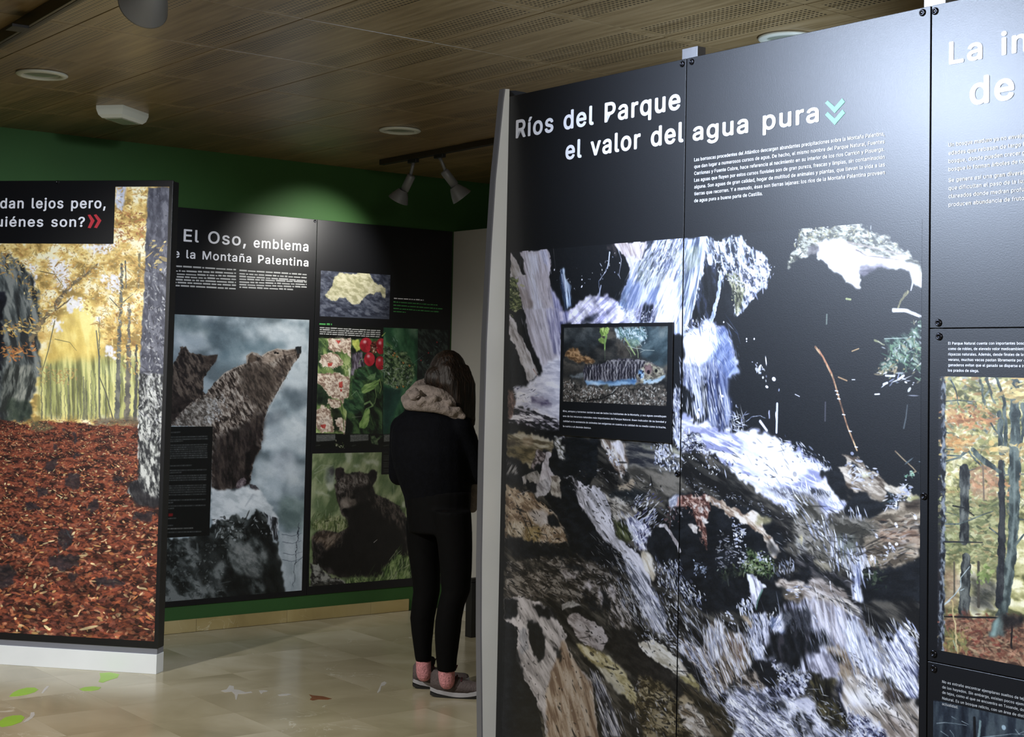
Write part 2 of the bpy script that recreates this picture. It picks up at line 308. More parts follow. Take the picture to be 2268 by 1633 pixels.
    c.dabs('0,1350 260,1420 500,1480 500,1640 0,1640',160,SP+[(170,165,170)],(3.4,1.8),50,50,op=.9)
    R8=(1500,950,2.391); c.F(*R8)
    c.patch('120,0 340,10 480,20 560,60 640,110 720,170 800,210 760,240 800,290 840,340 890,370 880,430 780,460 700,440 560,420 430,330 330,260 260,190 120,60',[(120,126,180),(205,206,238),(248,248,255)],25,(44,9),soft=4,warp=9,con=1.5)
    c.patch('330,20 480,20 600,120 700,190 650,260 560,300 420,280 350,170',WW,25,(30,10),soft=9,warp=9,op=.9)
    c.patch('450,310 560,320 700,330 820,380 640,380 520,350',[(60,62,72),(110,112,128)],15,(34,7),soft=6,warp=6,op=.8)
    c.patch('690,310 800,330 820,360 700,350',DK,0,20,soft=3,warp=5,op=.8)
    c.dabs('480,300 700,280 900,370 870,440 760,480 560,420 460,340',260,SP,(6,1.3),62,12,op=.85)
    c.dabs('560,40 760,150 820,210 700,200 560,110',120,SP+[(20,26,44),(60,70,100)],(4,1.4),50,30,op=.85)
    c.dabs('720,440 800,480 780,580 740,540',30,SP,(7,1.3),68,8,op=.85)
    c.dabs('30,60 250,130 340,250 120,230 30,150',90,SP+[(20,24,38)],(3,1.6),30,50,op=.85)
    # left board between caption and seam
    E_=(1300,960,4.805); c.F(*E_)
    c.patch('910,-60 1010,-60 1010,180 915,100',[(20,26,44),(120,130,170),(225,228,245)],80,(14,6),soft=3,warp=5,con=1.8)
    c.F(1480,860,5);c.patch('60,0 130,0 120,500 60,560 80,300 60,150',[(30,36,56),(140,146,180),(226,228,246)],85,(40,5),soft=4,warp=5,con=1.7)
    c.dabs('60,0 130,0 120,560 50,560',90,SP,(5,1.4),80,20)
    # black pool top right: sticks and moss rocks
    c.F(*R6)
    c.patch('860,85 1275,46 1330,100 1400,130 1460,140 1570,220 1630,270 1680,350 1705,390 1705,500 1640,450 1620,370 1500,350 1380,340 1260,400 1270,490 1240,495 1180,450 1080,370 980,280 960,240 900,280 830,290 780,350 770,280 830,210 840,130',[(50,50,40),(112,112,98),(178,176,160)],15,(16,6),soft=2,warp=7,con=1.6)
    c.dabs('860,90 1275,55 1400,150 1560,230 1250,190 1000,150 830,290 770,330 790,260',300,[(60,66,50),(150,156,130),(210,212,205),(30,34,34),(130,120,70),(190,180,130)],(3.4,1.6),20,45,op=.9)
    c.patch('980,190 1040,160 1150,160 1260,230 1400,280 1560,290 1630,320 1700,390 1705,495 1640,450 1620,375 1500,352 1330,345 1255,380 1270,490 1235,495 1160,430 1060,350 970,270',[(205,195,200),(238,232,236),(255,253,255)],22,(34,9),soft=3,warp=4,con=1.2)
    c.patch('1255,340 1400,320 1500,350 1380,360 1290,420 1260,400',[(60,56,70),(120,112,130)],5,(22,7),soft=4,warp=5,op=.8)
    c.line('1240,230 1320,270 1400,280 1540,300',5,[(60,50,50),(120,105,100)],3,soft=3,rough=4,op=.8)
    c.line('1100,160 1300,200 1560,260',8,[(130,112,100),(180,165,155)],5,soft=5,rough=4,op=.8)
    c.patch('900,215 960,190 990,230 960,260 910,270',[(40,36,40),(90,84,88)],0,10,soft=3,warp=4,op=.85)
    c.line('1600,520 1560,580 1540,630',9,[(90,84,50),(150,140,90)],8,soft=3,rough=3)
    c.line('1500,650 1580,650 1690,690',14,[(120,116,112),(225,222,230)],10,soft=3,rough=4)
    c.line('1640,450 1625,510',8,[(170,170,180)],5,soft=3)
    c.patch('1620,790 1700,740 1705,1090 1640,1060 1540,1040 1400,1080 1380,1060 1440,1020 1480,900 1440,850 1600,840',[(14,24,24),(54,84,66),(120,140,120)],30,(14,6),soft=5,warp=12,con=1.6,off=-.05)
    c.dabs('1640,740 1705,720 1705,1130 1600,1080 1480,1020 1460,900 1600,860',190,[(40,80,56),(80,120,80),(190,200,205),(150,140,100),(20,34,30),(110,150,110)],(5,1.6),0,60,op=.9)
    c.dabs('1400,1040 1560,1010 1560,1080 1390,1100',40,[(150,130,90),(120,110,60),(190,180,160)],(4,1.8),-20,30)
    c.dabs('1420,1100 1680,1060 1690,1250 1600,1250 1560,1150',20,SP+[(120,150,140)],(5,1.5),-10,40)
    c.line('1440,848 1600,842',3,[(150,170,160)],2,soft=2)
    c.line('1370,860 1400,870 1440,890',8,[(110,112,70),(150,150,120)],4,soft=3,rough=3)
    c.line('1600,1310 1590,1400 1575,1470',4,[(70,80,86)],6,soft=3,op=.8)
    c.line('960,905 1010,970 1080,1110 1130,1280 1180,1450 1250,1625',9,[(70,48,34),(130,84,56),(196,160,110)],6,soft=2)
    c.line('985,925 1050,1040 1075,1090',5,[(190,110,70)],4,soft=3,op=.8)
    for y0,x0 in [(1210,1108),(1265,1124),(1375,1158),(1490,1203),(1600,1245),(1235,1116)]: c.line('%d,%d %d,%d'%(x0-9,y0,x0+9,y0+3),4,[(220,222,235)],3,soft=2)
    for a,w,co in [('1120,1115 1180,1140',5,(150,110,70)),('1215,935 1262,917',4,(170,130,80)),('1175,570 1205,575',7,(130,140,80)),('1040,680 1038,745',6,(80,92,84)),('1030,1290 1028,1420',6,(50,50,60)),('695,1300 690,1500',9,(190,196,225)),('640,1350 640,1400',5,(120,125,160)),('820,1235 850,1250',3,(200,200,220)),('1375,1235 1405,1233',5,(220,222,235)),('1540,1130 1575,1105',8,(210,215,225)),('1435,1165 1460,1155',8,(200,205,215)),('1450,1105 1510,1108',7,(190,200,205)),('1215,1133 1235,1133',3,(210,212,225))]:
        c.line(a,w,[co],soft=2)
    c.dabs('540,1020 600,1010 720,1130 720,1200 600,1200',5,SP,(3,2.4),60,40)
    # rock with stick, right
    G=(1760,980,4.667); c.F(*G)
    c.patch('465,110 560,125 690,170 740,270 830,300 890,370 960,430 940,560 840,600 930,660 820,600 720,520 560,500 510,400 480,290 450,255 540,240 520,160',[(60,48,38),(126,112,96),(184,170,152)],30,(24,8),soft=2,warp=5,con=1.3)
    c.patch('580,190 640,220 680,290 620,290 580,240',DK,0,10,soft=3,warp=4)
    c.patch('680,320 760,300 790,340 720,370',[(150,146,100),(200,196,160)],0,10,soft=3,warp=3)
    c.dabs('520,150 600,170 760,290 860,300 840,400 560,400',60,SP,(4.5,2),0,30,op=.85)
    c.patch('930,430 1100,455 1210,510 1290,575 1240,600 1100,600 1040,540 940,480',[(100,90,74),(170,156,134),(216,208,196)],20,(20,8),soft=2,warp=4)
    c.patch('1160,540 1290,570 1240,605 1150,590',[(120,116,60),(160,156,90)],10,(10,8),soft=3,warp=3)
    c.dabs('1120,470 1220,500 1200,530 1120,520',20,SP,(4.5,2),10,20)
    c.patch('560,510 740,520 860,600 950,640 930,720 760,780 540,740 520,640 580,560',DK,0,(30,8),soft=4,warp=8)
    c.patch('260,300 400,290 480,320 520,420 540,500 560,560 540,600 450,580 380,490 340,390',DK,0,(30,8),soft=3,warp=6)
    c.patch('740,520 940,560 950,640 880,620',[(84,72,58),(140,124,104)],30,(24,7),soft=4,warp=5)
    c.dabs('930,560 1140,560 1140,690 940,700',60,SP+[(60,80,90),(16,24,30)],(5,1.8),5,30,op=.9)
    c.line('1040,90 1120,170 1220,260 1255,300 1200,320',5,[(84,64,46),(130,110,80)],4,soft=2)
    c.dabs('1160,320 1220,320 1220,350 1160,350',14,[(90,140,110),(140,180,150)],(3,1.6),10,40)
    c.dabs('1180,180 1320,180 1200,420 1080,300',6,[(90,110,120)],(3,1.5),0,40)
    # brown pool at right
    c.patch('940,680 1140,640 1300,650 1300,1180 1230,1220 1180,1280 1000,1300 900,1310 780,1310 700,1200 700,980 760,800',[(64,54,42),(112,98,78),(160,142,118)],-5,(60,8),soft=4,warp=8,con=1.4,curl=30)
    c.patch('1140,620 1300,600 1300,700 1160,710',[(34,26,20),(84,68,52)],0,(30,8),soft=5,warp=4)
    c.patch('860,880 1100,900 1280,880 1280,1060 1000,1040 880,1000',[(80,52,38),(138,104,80),(176,146,120)],0,(40,7),soft=9,warp=8,op=.8,con=1.4)
    c.dabs('880,840 1290,760 1290,1080 900,1100',60,[(190,180,165),(150,100,70),(90,60,44)],(7,1.6),-5,14,op=.6)
    c.dabs('940,1040 1020,1040 1020,1190 930,1180',24,SP,(3.4,2),30,40)
    for x,y in [(1245,770),(1050,855),(845,965),(800,1190),(710,870),(665,865)]: c.dot(*c.T(x,y),5,3,1.0,np.array([.9,.9,.98]))
    c.dabs('590,710 700,720 700,790 600,750',22,SP,(6,1.7),75,8)
    c.patch('740,1310 900,1300 1160,1280 1300,1210 1310,1640 690,1640 700,1400',DK,0,(30,10),soft=5,warp=6)
    c.dabs('720,1300 900,1300 900,1440 760,1440',50,[(30,46,28),(60,70,50),(20,30,20)],(5,2),0,60,op=.7)
    # smooth grey-green water sheet
    c.patch('0,520 200,560 340,820 520,780 700,800 900,880 720,1000 640,1200 540,1340 380,1340 240,1300 120,1180 0,1120',[(40,38,32),(84,80,70),(124,118,108)],40,(70,12),soft=8,warp=8,con=1.3,curl=40)
    c.patch('430,940 600,960 640,1080 560,1180 480,1200 440,1060',[(70,76,70),(118,126,116)],60,(40,14),soft=9,warp=6,op=.8)
    c.dabs('340,1000 480,1000 470,1280 400,1240 340,1120',50,SP,(9,1.6),80,7,op=.9)
    c.dabs('560,1150 760,1130 760,1240 700,1380 540,1340 560,1260',90,SP,(8,2),72,12,op=.9)
    c.patch('640,1180 690,1200 680,1420 700,1640 600,1640 570,1370 620,1400',[(80,90,130),(200,206,232),(250,250,255)],84,(40,5),soft=3,warp=4,con=1.4)
    c.dabs('170,820 320,860 330,1000 270,1000',40,SP,(8,1.7),62,8,op=.9)
    c.dabs('0,560 120,600 90,720 0,700',30,SP,(9,1.6),55,10,op=.8)
    c.patch('0,980 90,960 120,1140 60,1160 20,1080',[(90,90,92),(150,150,150),(196,180,120)],70,(20,12),soft=5,warp=4,op=.8)
    c.patch('60,1160 200,1180 270,1310 400,1350 600,1420 600,1600 480,1500 320,1410 100,1400 0,1280 0,1180',[(8,10,12),(30,30,34),(70,66,66)],30,(30,10),soft=5,warp=8)
    c.patch('190,1210 320,1230 380,1330 280,1310',[(90,82,62),(150,140,112)],20,(20,8),soft=4,warp=4,op=.7)
    c.patch('0,1430 140,1400 300,1420 420,1480 540,1560 600,1640 0,1640',[(110,98,90),(158,146,140),(196,186,184)],30,(50,9),soft=3,warp=5,con=1.2)
    c.line('365,1440 378,1540',5,[(215,210,215)],3,soft=2)
    # --- red-brown rock, dark cave with sparkles ---
    Fm=(1500,1080,5.104); c.F(*Fm)
    c.patch('0,60 60,50 320,90 560,140 1050,300 1250,620 1170,760 1100,800 1000,980 1300,1000 1500,900 1500,1100 1150,1100 1200,1300 1150,1420 980,1430 880,1400 700,1400 560,1400 300,1420 100,1300 -60,1080 -60,600 -60,150',DK,0,(30,12),soft=5,warp=6)
    c.patch('-30,110 60,100 320,85 370,110 380,220 340,330 300,420 330,560 340,720 300,600 240,440 190,330 180,220 100,200 -30,190',[(52,26,22),(112,66,54),(184,150,132)],40,(12,6),soft=2,warp=6,con=1.6)
    c.patch('300,90 380,110 520,150 600,220 700,240 720,290 860,270 980,330 960,440 1070,570 1150,680 1165,740 1100,790 1040,720 1010,640 960,540 860,460 700,370 560,320 500,230 420,190 370,180',[(110,84,66),(178,156,132),(222,210,196)],38,(24,8),soft=2,warp=5,con=1.3)
    c.patch('940,300 1080,380 1050,420 960,420 860,400',[(120,112,70),(170,160,110)],30,(16,7),soft=5,warp=5,op=.8)
    c.patch('1010,620 1060,560 1150,690 1130,770 1060,770 1020,680',[(190,176,160),(232,226,222)],60,(14,7),soft=3,warp=3)
    for q in ['270,330 330,340 370,400 290,400','130,420 220,410 240,520 180,520','180,190 240,200 200,230','230,230 290,240 280,290 240,280','370,130 480,190 520,240 420,180','290,200 330,220 370,270 330,260']:
        c.patch(q,[(150,138,130),(225,215,208)],40,(8,5),soft=2,warp=4)
    c.dabs('60,110 260,110 330,260 260,520 330,600 300,650 180,300 90,210',90,[(150,100,84),(90,48,38),(190,160,150),(60,36,30)],(3.4,1.6),45,40,op=.8)
    c.dabs('620,370 760,480 760,660 640,640',60,SP,(3.4,2),5,14,op=.95)
    c.dabs('470,500 640,640 660,840 480,960 450,830',80,[(150,150,170),(210,215,230),(90,90,90)],(3.6,1.7),8,16,op=.8)
    c.dabs('690,650 800,800 820,920 700,900',40,SP,(3.4,1.7),5,16,op=.8)
    c.dabs('190,870 320,880 310,960 200,950',34,[(160,175,205),(90,100,125)],(3.6,2),5,30,op=.9)
    c.patch('770,700 880,720 900,800 1000,790 1100,850 1060,1000 900,980 760,920 700,1000 560,1040 500,1000 540,900 700,930 820,850',[(6,12,6),(34,52,24),(100,120,70)],10,(10,6),soft=5,warp=10,con=1.6,off=-.1)
    c.dabs('800,800 1050,770 1090,900 1060,1000 820,980 500,1040 460,950 700,930',200,[(60,84,40),(110,130,70),(30,50,24),(170,180,160),(140,150,90)],(4.5,1.6),20,60,op=.8)
    c.dabs('870,740 960,740 1100,860 900,800',20,SP,(3,2.2),20,40)
    c.line('560,1000 580,1110',9,[(70,84,50),(200,205,200)],6,soft=3)
    c.patch('790,985 850,980 910,1050 990,1080 1000,1120 930,1200 900,1300 880,1380 840,1300 820,1150',[(110,110,130),(190,190,210),(235,235,248)],78,(24,6),soft=2.5,warp=4,con=1.4)
    c.line('960,1160 910,1280 890,1380',8,[(60,110,90),(130,180,160)],4,soft=4,op=.7)
    c.dabs('690,1340 780,1280 830,1300 880,1380 700,1400',50,SP,(4,1.8),70,20)
    c.dabs('60,1060 240,1160 300,1300 180,1260 60,1180',60,SP+[(80,84,110)],(4,2),60,25,op=.9)
    c.dabs('-20,1020 60,1100 240,1500 150,1600 -40,1300',90,SP+[(80,84,100)],(8,1.4),60,10,op=.7)
    c.dabs('530,1430 630,1470 640,1540 560,1480',18,SP,(4,1.8),40,14)
    c.dabs('1080,860 1300,860 1300,980 1080,960',50,[(150,160,190),(60,66,80),(220,222,240)],(5,1.6),70,20,op=.85)
    c.patch('1110,1060 1260,1040 1430,1060 1430,1200 1290,1190 1180,1140',[(70,60,54),(140,124,110),(186,172,160)],5,(20,7),soft=3,warp=6,con=1.4)
    c.patch('1200,1220 1430,1200 1430,1290 1230,1270',[(60,50,40),(130,112,90)],5,(16,7),soft=4,warp=6)
    c.dabs('1280,1150 1430,1170 1430,1200 1280,1200',20,SP,(6,1.4),5,10)
    # --- lower right: big round boulder under water veil ---
    H=(1500,1330,4.124); c.F(*H)
    c.patch('960,40 1280,-20 1560,0 1700,120 1830,500 1900,700 1600,800 1300,700 1200,640 1000,660 780,560 760,250 920,120',[(26,26,34),(80,80,96),(150,150,176),(210,212,235)],75,(60,6),soft=5,warp=9,con=1.4)
    c.patch('1280,-40 1540,-20 1640,60 1710,180 1620,140 1450,60 1260,10',[(118,104,92),(166,152,136),(200,190,178)],35,(50,8),soft=3,warp=4)
    c.patch('1200,0 1450,20 1560,150 1540,400 1460,430 1340,250 1220,200',[(110,104,112),(170,164,176),(214,210,226)],80,(70,7),soft=8,warp=8,con=1.3)
    c.patch('860,300 1000,250 1180,250 1330,280 1400,380 1340,430 1240,480 1150,560 1090,650 1000,620 900,560 800,520 820,400',DK+[(38,36,42)],80,(24,10),soft=9,warp=12)
    c.patch('1370,400 1500,420 1600,520 1660,640 1560,760 1480,700 1460,600 1380,520',[(84,66,48),(138,118,94),(180,164,142)],60,(30,10),soft=6,warp=9)
    c.patch('1380,480 1480,490 1510,560 1440,580',DK,0,10,soft=5,warp=6,op=.85)
    c.patch('1250,470 1400,500 1490,640 1460,710 1300,680 1220,600',[(100,98,116),(165,162,184),(214,210,228)],65,(30,7),soft=4,warp=7,con=1.3)
    c.patch('1560,170 1660,180 1740,330 1830,560 1860,760 1780,760 1660,600 1540,420 1530,280',[(90,96,120),(190,196,222),(246,246,255)],72,(90,5),soft=4,warp=5,con=1.5)
    c.dabs('1540,180 1680,200 1840,620 1700,620 1540,380',130,SP,(12,1.5),70,5,op=.8)
    c.patch('1640,180 1700,180 1760,320 1720,320',[(50,44,40),(100,92,84)],65,(20,6),soft=3,warp=3,op=.9)
    c.patch('900,140 1050,90 1040,200 960,290 860,270 830,200',[(70,84,120),(160,166,196),(225,225,242)],-55,(30,6),soft=4,warp=6,con=1.4)
    c.dabs('780,120 1280,60 1300,240 1000,260 800,300',110,SP+[(80,96,110)],(3.4,1.6),75,20,op=.85)
    # water left of the boulder
    c.patch('680,130 800,110 840,200 780,380 800,540 700,560 640,400 620,300 690,220',[(24,26,36),(110,114,140),(215,216,235)],78,(26,5),soft=4,warp=6,con=1.7)
    c.dabs('640,140 800,130 790,560 700,560 620,330',120,SP,(6,1.5),70,14,op=.85)
    c.patch('570,130 660,170 700,240 640,230',[(120,98,74),(190,170,144)],45,(18,7),soft=4,warp=5)
    c.patch('20,340 100,380 220,420 300,200 420,200 440,300 620,310 690,640 620,640 540,700 420,860 300,880 180,700 100,520 20,440',[(40,32,26),(110,92,72),(170,158,150),(216,214,225)],68,(60,5),soft=4,warp=7,con=1.5)
    c.patch('270,260 420,200 430,440 330,600 280,500',[(90,84,84),(180,178,190),(230,230,242)],82,(40,4),soft=4,warp=5,con=1.5,op=.9)
    c.patch('480,360 600,380 610,560 520,540',[(44,28,20),(90,64,46)],80,(30,7),soft=6,warp=7,op=.8)
    c.dabs('20,340 180,420 420,900 300,860 160,560 20,440',240,SP+[(40,44,70)],(9,1.4),52,9,op=.75)
    c.dabs('270,220 420,200 440,460 300,480',80,SP,(9,1.5),80,7,op=.8)
    c.dabs('500,310 650,320 680,640 560,640 480,500',50,SP+[(180,160,130)],(9,1.5),78,8,op=.7)
    c.patch('10,470 80,520 200,640 300,860 200,760 100,690 50,620',DK,50,(20,8),soft=4,warp=5)
    c.patch('10,520 60,600 110,690 40,700 10,690',[(150,138,122),(200,190,180)],60,(20,7),soft=3,warp=4)
    c.patch('20,690 120,680 200,760 210,830 120,780 20,710',[(80,72,34),(140,128,74),(172,160,110)],30,(20,8),soft=3,warp=4)
    c.patch('10,730 180,820 330,930 480,1020 560,1100 520,1249 300,1249 240,1050 130,930 10,880',[(18,16,10),(44,38,26),(74,62,44)],40,(40,10),soft=5,warp=6)
    c.patch('10,860 90,880 160,940 60,960 10,950',[(94,78,52),(150,132,98)],30,(20,7),soft=3,warp=4)
    c.patch('10,960 100,940 180,990 240,1080 300,1200 340,1249 60,1249 10,1150',[(104,92,80),(170,160,146),(212,204,192)],50,(26,9),soft=3,warp=5,con=1.2)
    c.patch('50,1000 150,1010 160,1060 60,1050',[(96,60,44),(140,104,80)],20,(12,7),soft=4,warp=4,op=.8)
    c.line('20,1130 120,1120 220,1110 250,1160',3,[(60,50,44)],2,soft=2,rough=6)
    c.line('180,1050 230,1110 200,1190',3,[(60,50,44)],2,soft=2,rough=6)
    # centre: cave and foam below
    c.patch('660,560 800,540 880,560 940,700 880,830 720,760 640,660',DK,0,(20,9),soft=5,warp=9)
    c.patch('520,680 700,640 780,760 840,840 700,860 540,820',[(24,22,20),(70,60,52),(140,126,112)],40,(16,6),soft=5,warp=7,con=1.5)
    c.patch('860,560 1000,580 1060,660 1200,650 1220,780 1060,900 940,960 820,900 760,800 920,780 960,720',[(16,18,30),(90,94,124),(206,208,230)],50,(16,6),soft=4,warp=10,con=1.7)
    c.dabs('860,540 1020,600 1200,650 1200,800 940,760',120,SP,(4,1.8),40,50,op=.85)
    c.patch('1200,640 1300,700 1440,720 1420,900 1460,1000 1560,1060 1560,1200 1440,1150 1300,1000 1240,900',[(8,8,8),(30,28,18),(70,62,36)],70,(24,9),soft=5,warp=9,con=1.3)
    c.patch('440,850 560,800 760,830 860,900 1040,920 1160,890 1260,960 1300,1080 1420,1180 1560,1240 1560,1300 500,1300 540,1140 440,980',[(50,54,70),(140,142,170),(206,208,232),(240,240,252)],40,(44,7),soft=5,warp=10,con=1.6)
    c.patch('800,930 960,930 1040,980 900,1010 820,980',DK,10,(20,8),soft=6,warp=8,op=.9)
    c.patch('1060,1000 1160,1020 1240,1120 1300,1249 1060,1249 1040,1120',[(10,12,14),(40,42,48),(110,112,126)],60,(20,7),soft=7,warp=9,con=1.4)
    c.patch('1080,900 1180,890 1250,960 1270,1050 1160,1020 1080,960',[(170,172,200),(222,222,240)],45,(24,6),soft=4,warp=5)
    c.dabs('440,860 1000,960 1300,1080 1500,1249 540,1249',340,SP+[(60,64,84)],(7,1.5),50,14,op=.6)
    c.patch('1460,760 1600,780 1640,1000 1560,1060 1480,960',[(20,22,34),(110,112,140),(210,212,232)],70,(18,6),soft=5,warp=7,con=1.6)
    # tan veil at the right
    c.patch('1500,760 1640,660 1860,700 1900,780 1960,960 2190,880 2190,1300 1700,1300 1560,1040 1500,900',[(110,98,86),(172,160,148),(222,214,210)],55,(60,8),soft=6,warp=9,con=1.4)
    c.patch('1540,820 1700,780 1880,820 1940,950 1800,980 1600,960',WW,40,(30,10),soft=12,warp=9,op=.75)
    c.patch('1880,760 1960,780 2080,880 1980,960 1900,880',[(30,24,22),(80,70,62)],45,(16,7),soft=6,warp=6)
    c.patch('1560,1050 1700,1070 1900,1200 1950,1300 1560,1300 1600,1180',[(20,22,44),(90,92,130),(200,204,230)],40,(14,6),soft=7,warp=9,con=1.7)
    c.dabs('1540,1000 1900,1150 1900,1249 1580,1249',200,SP+[(40,42,80)],(4,1.8),50,40,op=.8)
    c.patch('1900,1050 2180,1150 2180,1300 1950,1300 1880,1160',[(90,76,66),(150,134,124),(196,184,180)],50,(34,7),soft=7,warp=8,con=1.4,op=.85)
    c.patch('1780,360 1840,340 1960,360 2040,250 2110,290 2190,470 2190,900 2080,860 1960,720 1860,640 1820,500',[(44,50,76),(130,136,176),(215,216,238),(246,246,255)],58,(60,7),soft=4,warp=7,con=1.5)
    c.patch('1800,350 1860,350 1960,560 1920,640 1850,560',[(70,66,62),(128,120,110)],62,(30,6),soft=4,warp=5,op=.85)
    c.patch('1980,560 2100,600 2190,760 2160,820 2060,740',WW,50,(40,8),soft=7,warp=6,op=.8)
    c.dabs('1800,360 2040,260 2190,480 2180,800 1900,640',130,SP+[(50,56,90)],(9,1.5),58,10,op=.75)
    c.dabs('2000,230 2110,250 2190,420 2180,480 2060,300',50,SP,(7,1.5),55,8)
    # --- lower left board rocks ---
    D=(1110,960,6.805); c.F(*D)
    c.patch('60,-60 900,-60 900,60 1450,80 1450,600 1250,900 900,700 600,800 60,760',DK,0,(30,10),soft=4,warp=5)
    c.patch('90,10 250,-20 540,20 700,80 780,120 790,200 760,270 640,250 500,340 440,520 330,430 250,380 90,330',[(70,60,42),(128,118,90),(172,164,144)],15,(40,9),soft=3,warp=6,con=1.3)
    c.patch('90,200 330,180 520,240 480,440 330,440 220,370 90,320',RO,10,(30,9),soft=6,warp=6,op=.9)
    c.patch('330,60 480,60 460,200 330,170',[(130,100,76),(150,128,100)],0,(14,10),soft=9,op=.5)
    c.patch('80,130 300,160 320,190 120,180',[(30,26,20),(60,52,40)],10,(20,8),soft=5,warp=4,op=.8)
    c.patch('540,250 680,290 660,380 600,440 480,530 440,500 500,380',[(50,42,44),(100,88,90),(150,140,146)],40,(10,6),soft=3,warp=5,con=1.5)
    c.patch('680,290 740,270 762,295 715,400 720,500 800,620 800,700 740,780 640,820 560,800 560,720 600,600 620,460 660,380',[(140,132,140),(178,172,182),(205,200,212)],70,(20,8),soft=2,warp=3)
    c.patch('540,720 700,680 760,760 720,900 640,940 540,970 500,900',[(110,108,114),(160,158,166),(190,188,198)],60,(20,8),soft=2,warp=3)
    c.patch('740,620 830,640 895,670 880,820 930,960 900,1010 780,960 740,860 760,740',[(90,80,72),(150,142,130),(190,184,176)],60,(18,8),soft=2,warp=4)
    c.patch('320,640 400,600 500,550 600,620 560,740 440,750 380,700 370,770 330,770 315,700',[(80,78,76),(130,126,122),(160,156,162)],60,(14,7),soft=2,warp=4)
    c.patch('380,760 540,750 540,880 480,890 400,840',DK,0,10,soft=3,warp=4)
    c.patch('80,400 230,500 260,600 90,620',[(16,16,18),(60,60,62),(130,130,134)],-60,(20,4),soft=5,warp=4,con=1.6)
    c.patch('805,60 910,60 890,180 980,190 960,270 920,300 980,390 920,400 850,320 810,220',[(60,60,56),(130,130,124),(200,200,206)],40,(12,5),soft=3,warp=5,con=1.5,off=-.05)
    # rock tan left
    c.patch('75,780 150,810 260,840 320,940 400,880 460,890 520,1000 640,1060 730,1150 740,1180 870,1190 920,1300 975,1400 940,1430 900,1420 960,1520 1010,1640 60,1640 60,1000',[(92,70,50),(148,124,98),(184,166,144)],40,(26,10),soft=2,warp=4,con=1.3)
    c.patch('400,1160 560,1160 720,1190 700,1390 560,1420 480,1300',[(140,134,134),(176,170,172),(192,188,192)],40,(26,9),soft=7,warp=5,op=.85)
    c.patch('360,1420 560,1380 600,1500 560,1640 340,1640',[(70,52,16),(120,98,40),(150,128,76)],75,(26,8),soft=8,warp=6,op=.8)
    c.patch('80,1340 330,1340 360,1600 100,1600',[(80,66,44),(150,136,112),(190,180,166)],60,(20,5),soft=8,warp=5,con=1.5,op=.8)
    c.dabs('90,1250 400,1300 900,1500 980,1600 100,1600',70,[(196,188,176),(150,130,90),(110,86,50)],(8,1.8),-65,16,op=.5)
    c.patch('700,1230 790,1215 870,1300 910,1420 780,1410 700,1370',DK,0,10,soft=3,warp=4)
    c.patch('60,1560 200,1600 500,1640 60,1700',DK,0,10,soft=4,warp=4)
    # light-grey ridge
    c.patch('940,655 1060,650 1160,700 1260,790 1400,800 1500,840 1500,1560 1380,1370 1300,1260 1200,1180 1140,1040 1060,960 1050,800 1080,740 1020,690',[(110,108,112),(176,172,180),(208,204,216)],50,(34,9),soft=2,warp=4,con=1.2)
    c.patch('1050,690 1140,740 1160,880 1070,860',[(60,56,62),(120,116,124)],55,(14,7),soft=5,warp=4,op=.8)
    c.F(*E_)
    c.patch('130,60 360,75 410,130 430,220 440,360 380,440 350,500 330,400 230,280 200,180',[(84,66,54),(150,136,122),(206,200,196)],70,(24,7),soft=3,warp=5,con=1.4)
    c.patch('250,90 370,80 400,200 400,330 340,220 290,160',[(160,155,160),(222,218,228)],70,(18,8),soft=4,warp=5)
    c.dabs('200,110 300,180 340,330 250,300',50,SP+[(60,40,44),(110,90,90)],(3.4,2),40,40,op=.85)
    c.patch('400,90 700,110 740,160 1000,220 1000,420 760,420 560,380 440,330',[(22,24,32),(62,62,62),(100,96,88)],10,(40,8),soft=5,warp=7,con=1.3)
    c.patch('560,110 720,140 720,170 600,170',[(80,80,66),(130,130,112)],10,(26,8),soft=5,warp=4,op=.8)
    c.patch('860,150 930,150 1010,210 1010,260 930,210',[(90,90,74),(150,148,124)],25,(20,7),soft=4,warp=4,op=.9)
    c.dabs('730,130 880,150 1000,300 1000,420 740,380',130,SP+[(20,26,44)],(4,2),50,50,op=.9)
    c.dabs('760,100 900,120 780,300 740,220',40,SP,(5,2.4),60,40)
    c.patch('440,370 620,370 900,430 1000,450 1000,620 900,640 800,800 700,760 540,740 400,600 460,480',[(40,38,34),(72,68,60),(100,94,84)],25,(50,12),soft=6,warp=8,con=1.3)
    c.patch('330,550 420,540 470,480 515,510 480,600 340,605',[(110,94,74),(162,146,122)],15,(24,9),soft=3,warp=4)
    c.patch('300,610 520,600 680,620 600,700 540,800 430,760 200,640',[(14,18,22),(44,46,46)],15,(40,9),soft=5,warp=6)
    c.patch('180,650 330,700 440,740 540,840 500,900 380,920 300,940 230,840',[(70,66,60),(134,126,114),(180,174,164)],40,(24,8),soft=4,warp=7,con=1.4)
    c.patch('0,565 130,580 200,650 230,760 260,900 300,1090 420,1200 560,1300 640,1420 700,1633 520,1633 460,1480 380,1280 200,1160 80,960 0,870',[(128,126,132),(178,176,188),(212,210,224)],55,(50,8),soft=2.5,warp=5,con=1.3)
    c.patch('280,930 420,980 500,1100 420,1180 330,1120',[(20,26,12),(56,62,30),(110,116,80)],60,(20,7),soft=5,warp=6)
    c.patch('420,900 560,900 660,980 690,1080 640,1220 560,1230 470,1080',[(40,40,70),(150,150,184),(226,226,242)],65,(20,5),soft=4,warp=8,con=1.7)
    c.dabs('500,700 700,620 800,850 700,1000 640,1200 520,1200 560,950',150,SP+[(60,60,110)],(8,1.6),-45,14,op=.85)
    c.dabs('380,900 480,900 640,1200 560,1240 420,1000',80,SP,(8,1.5),62,12,op=.7)
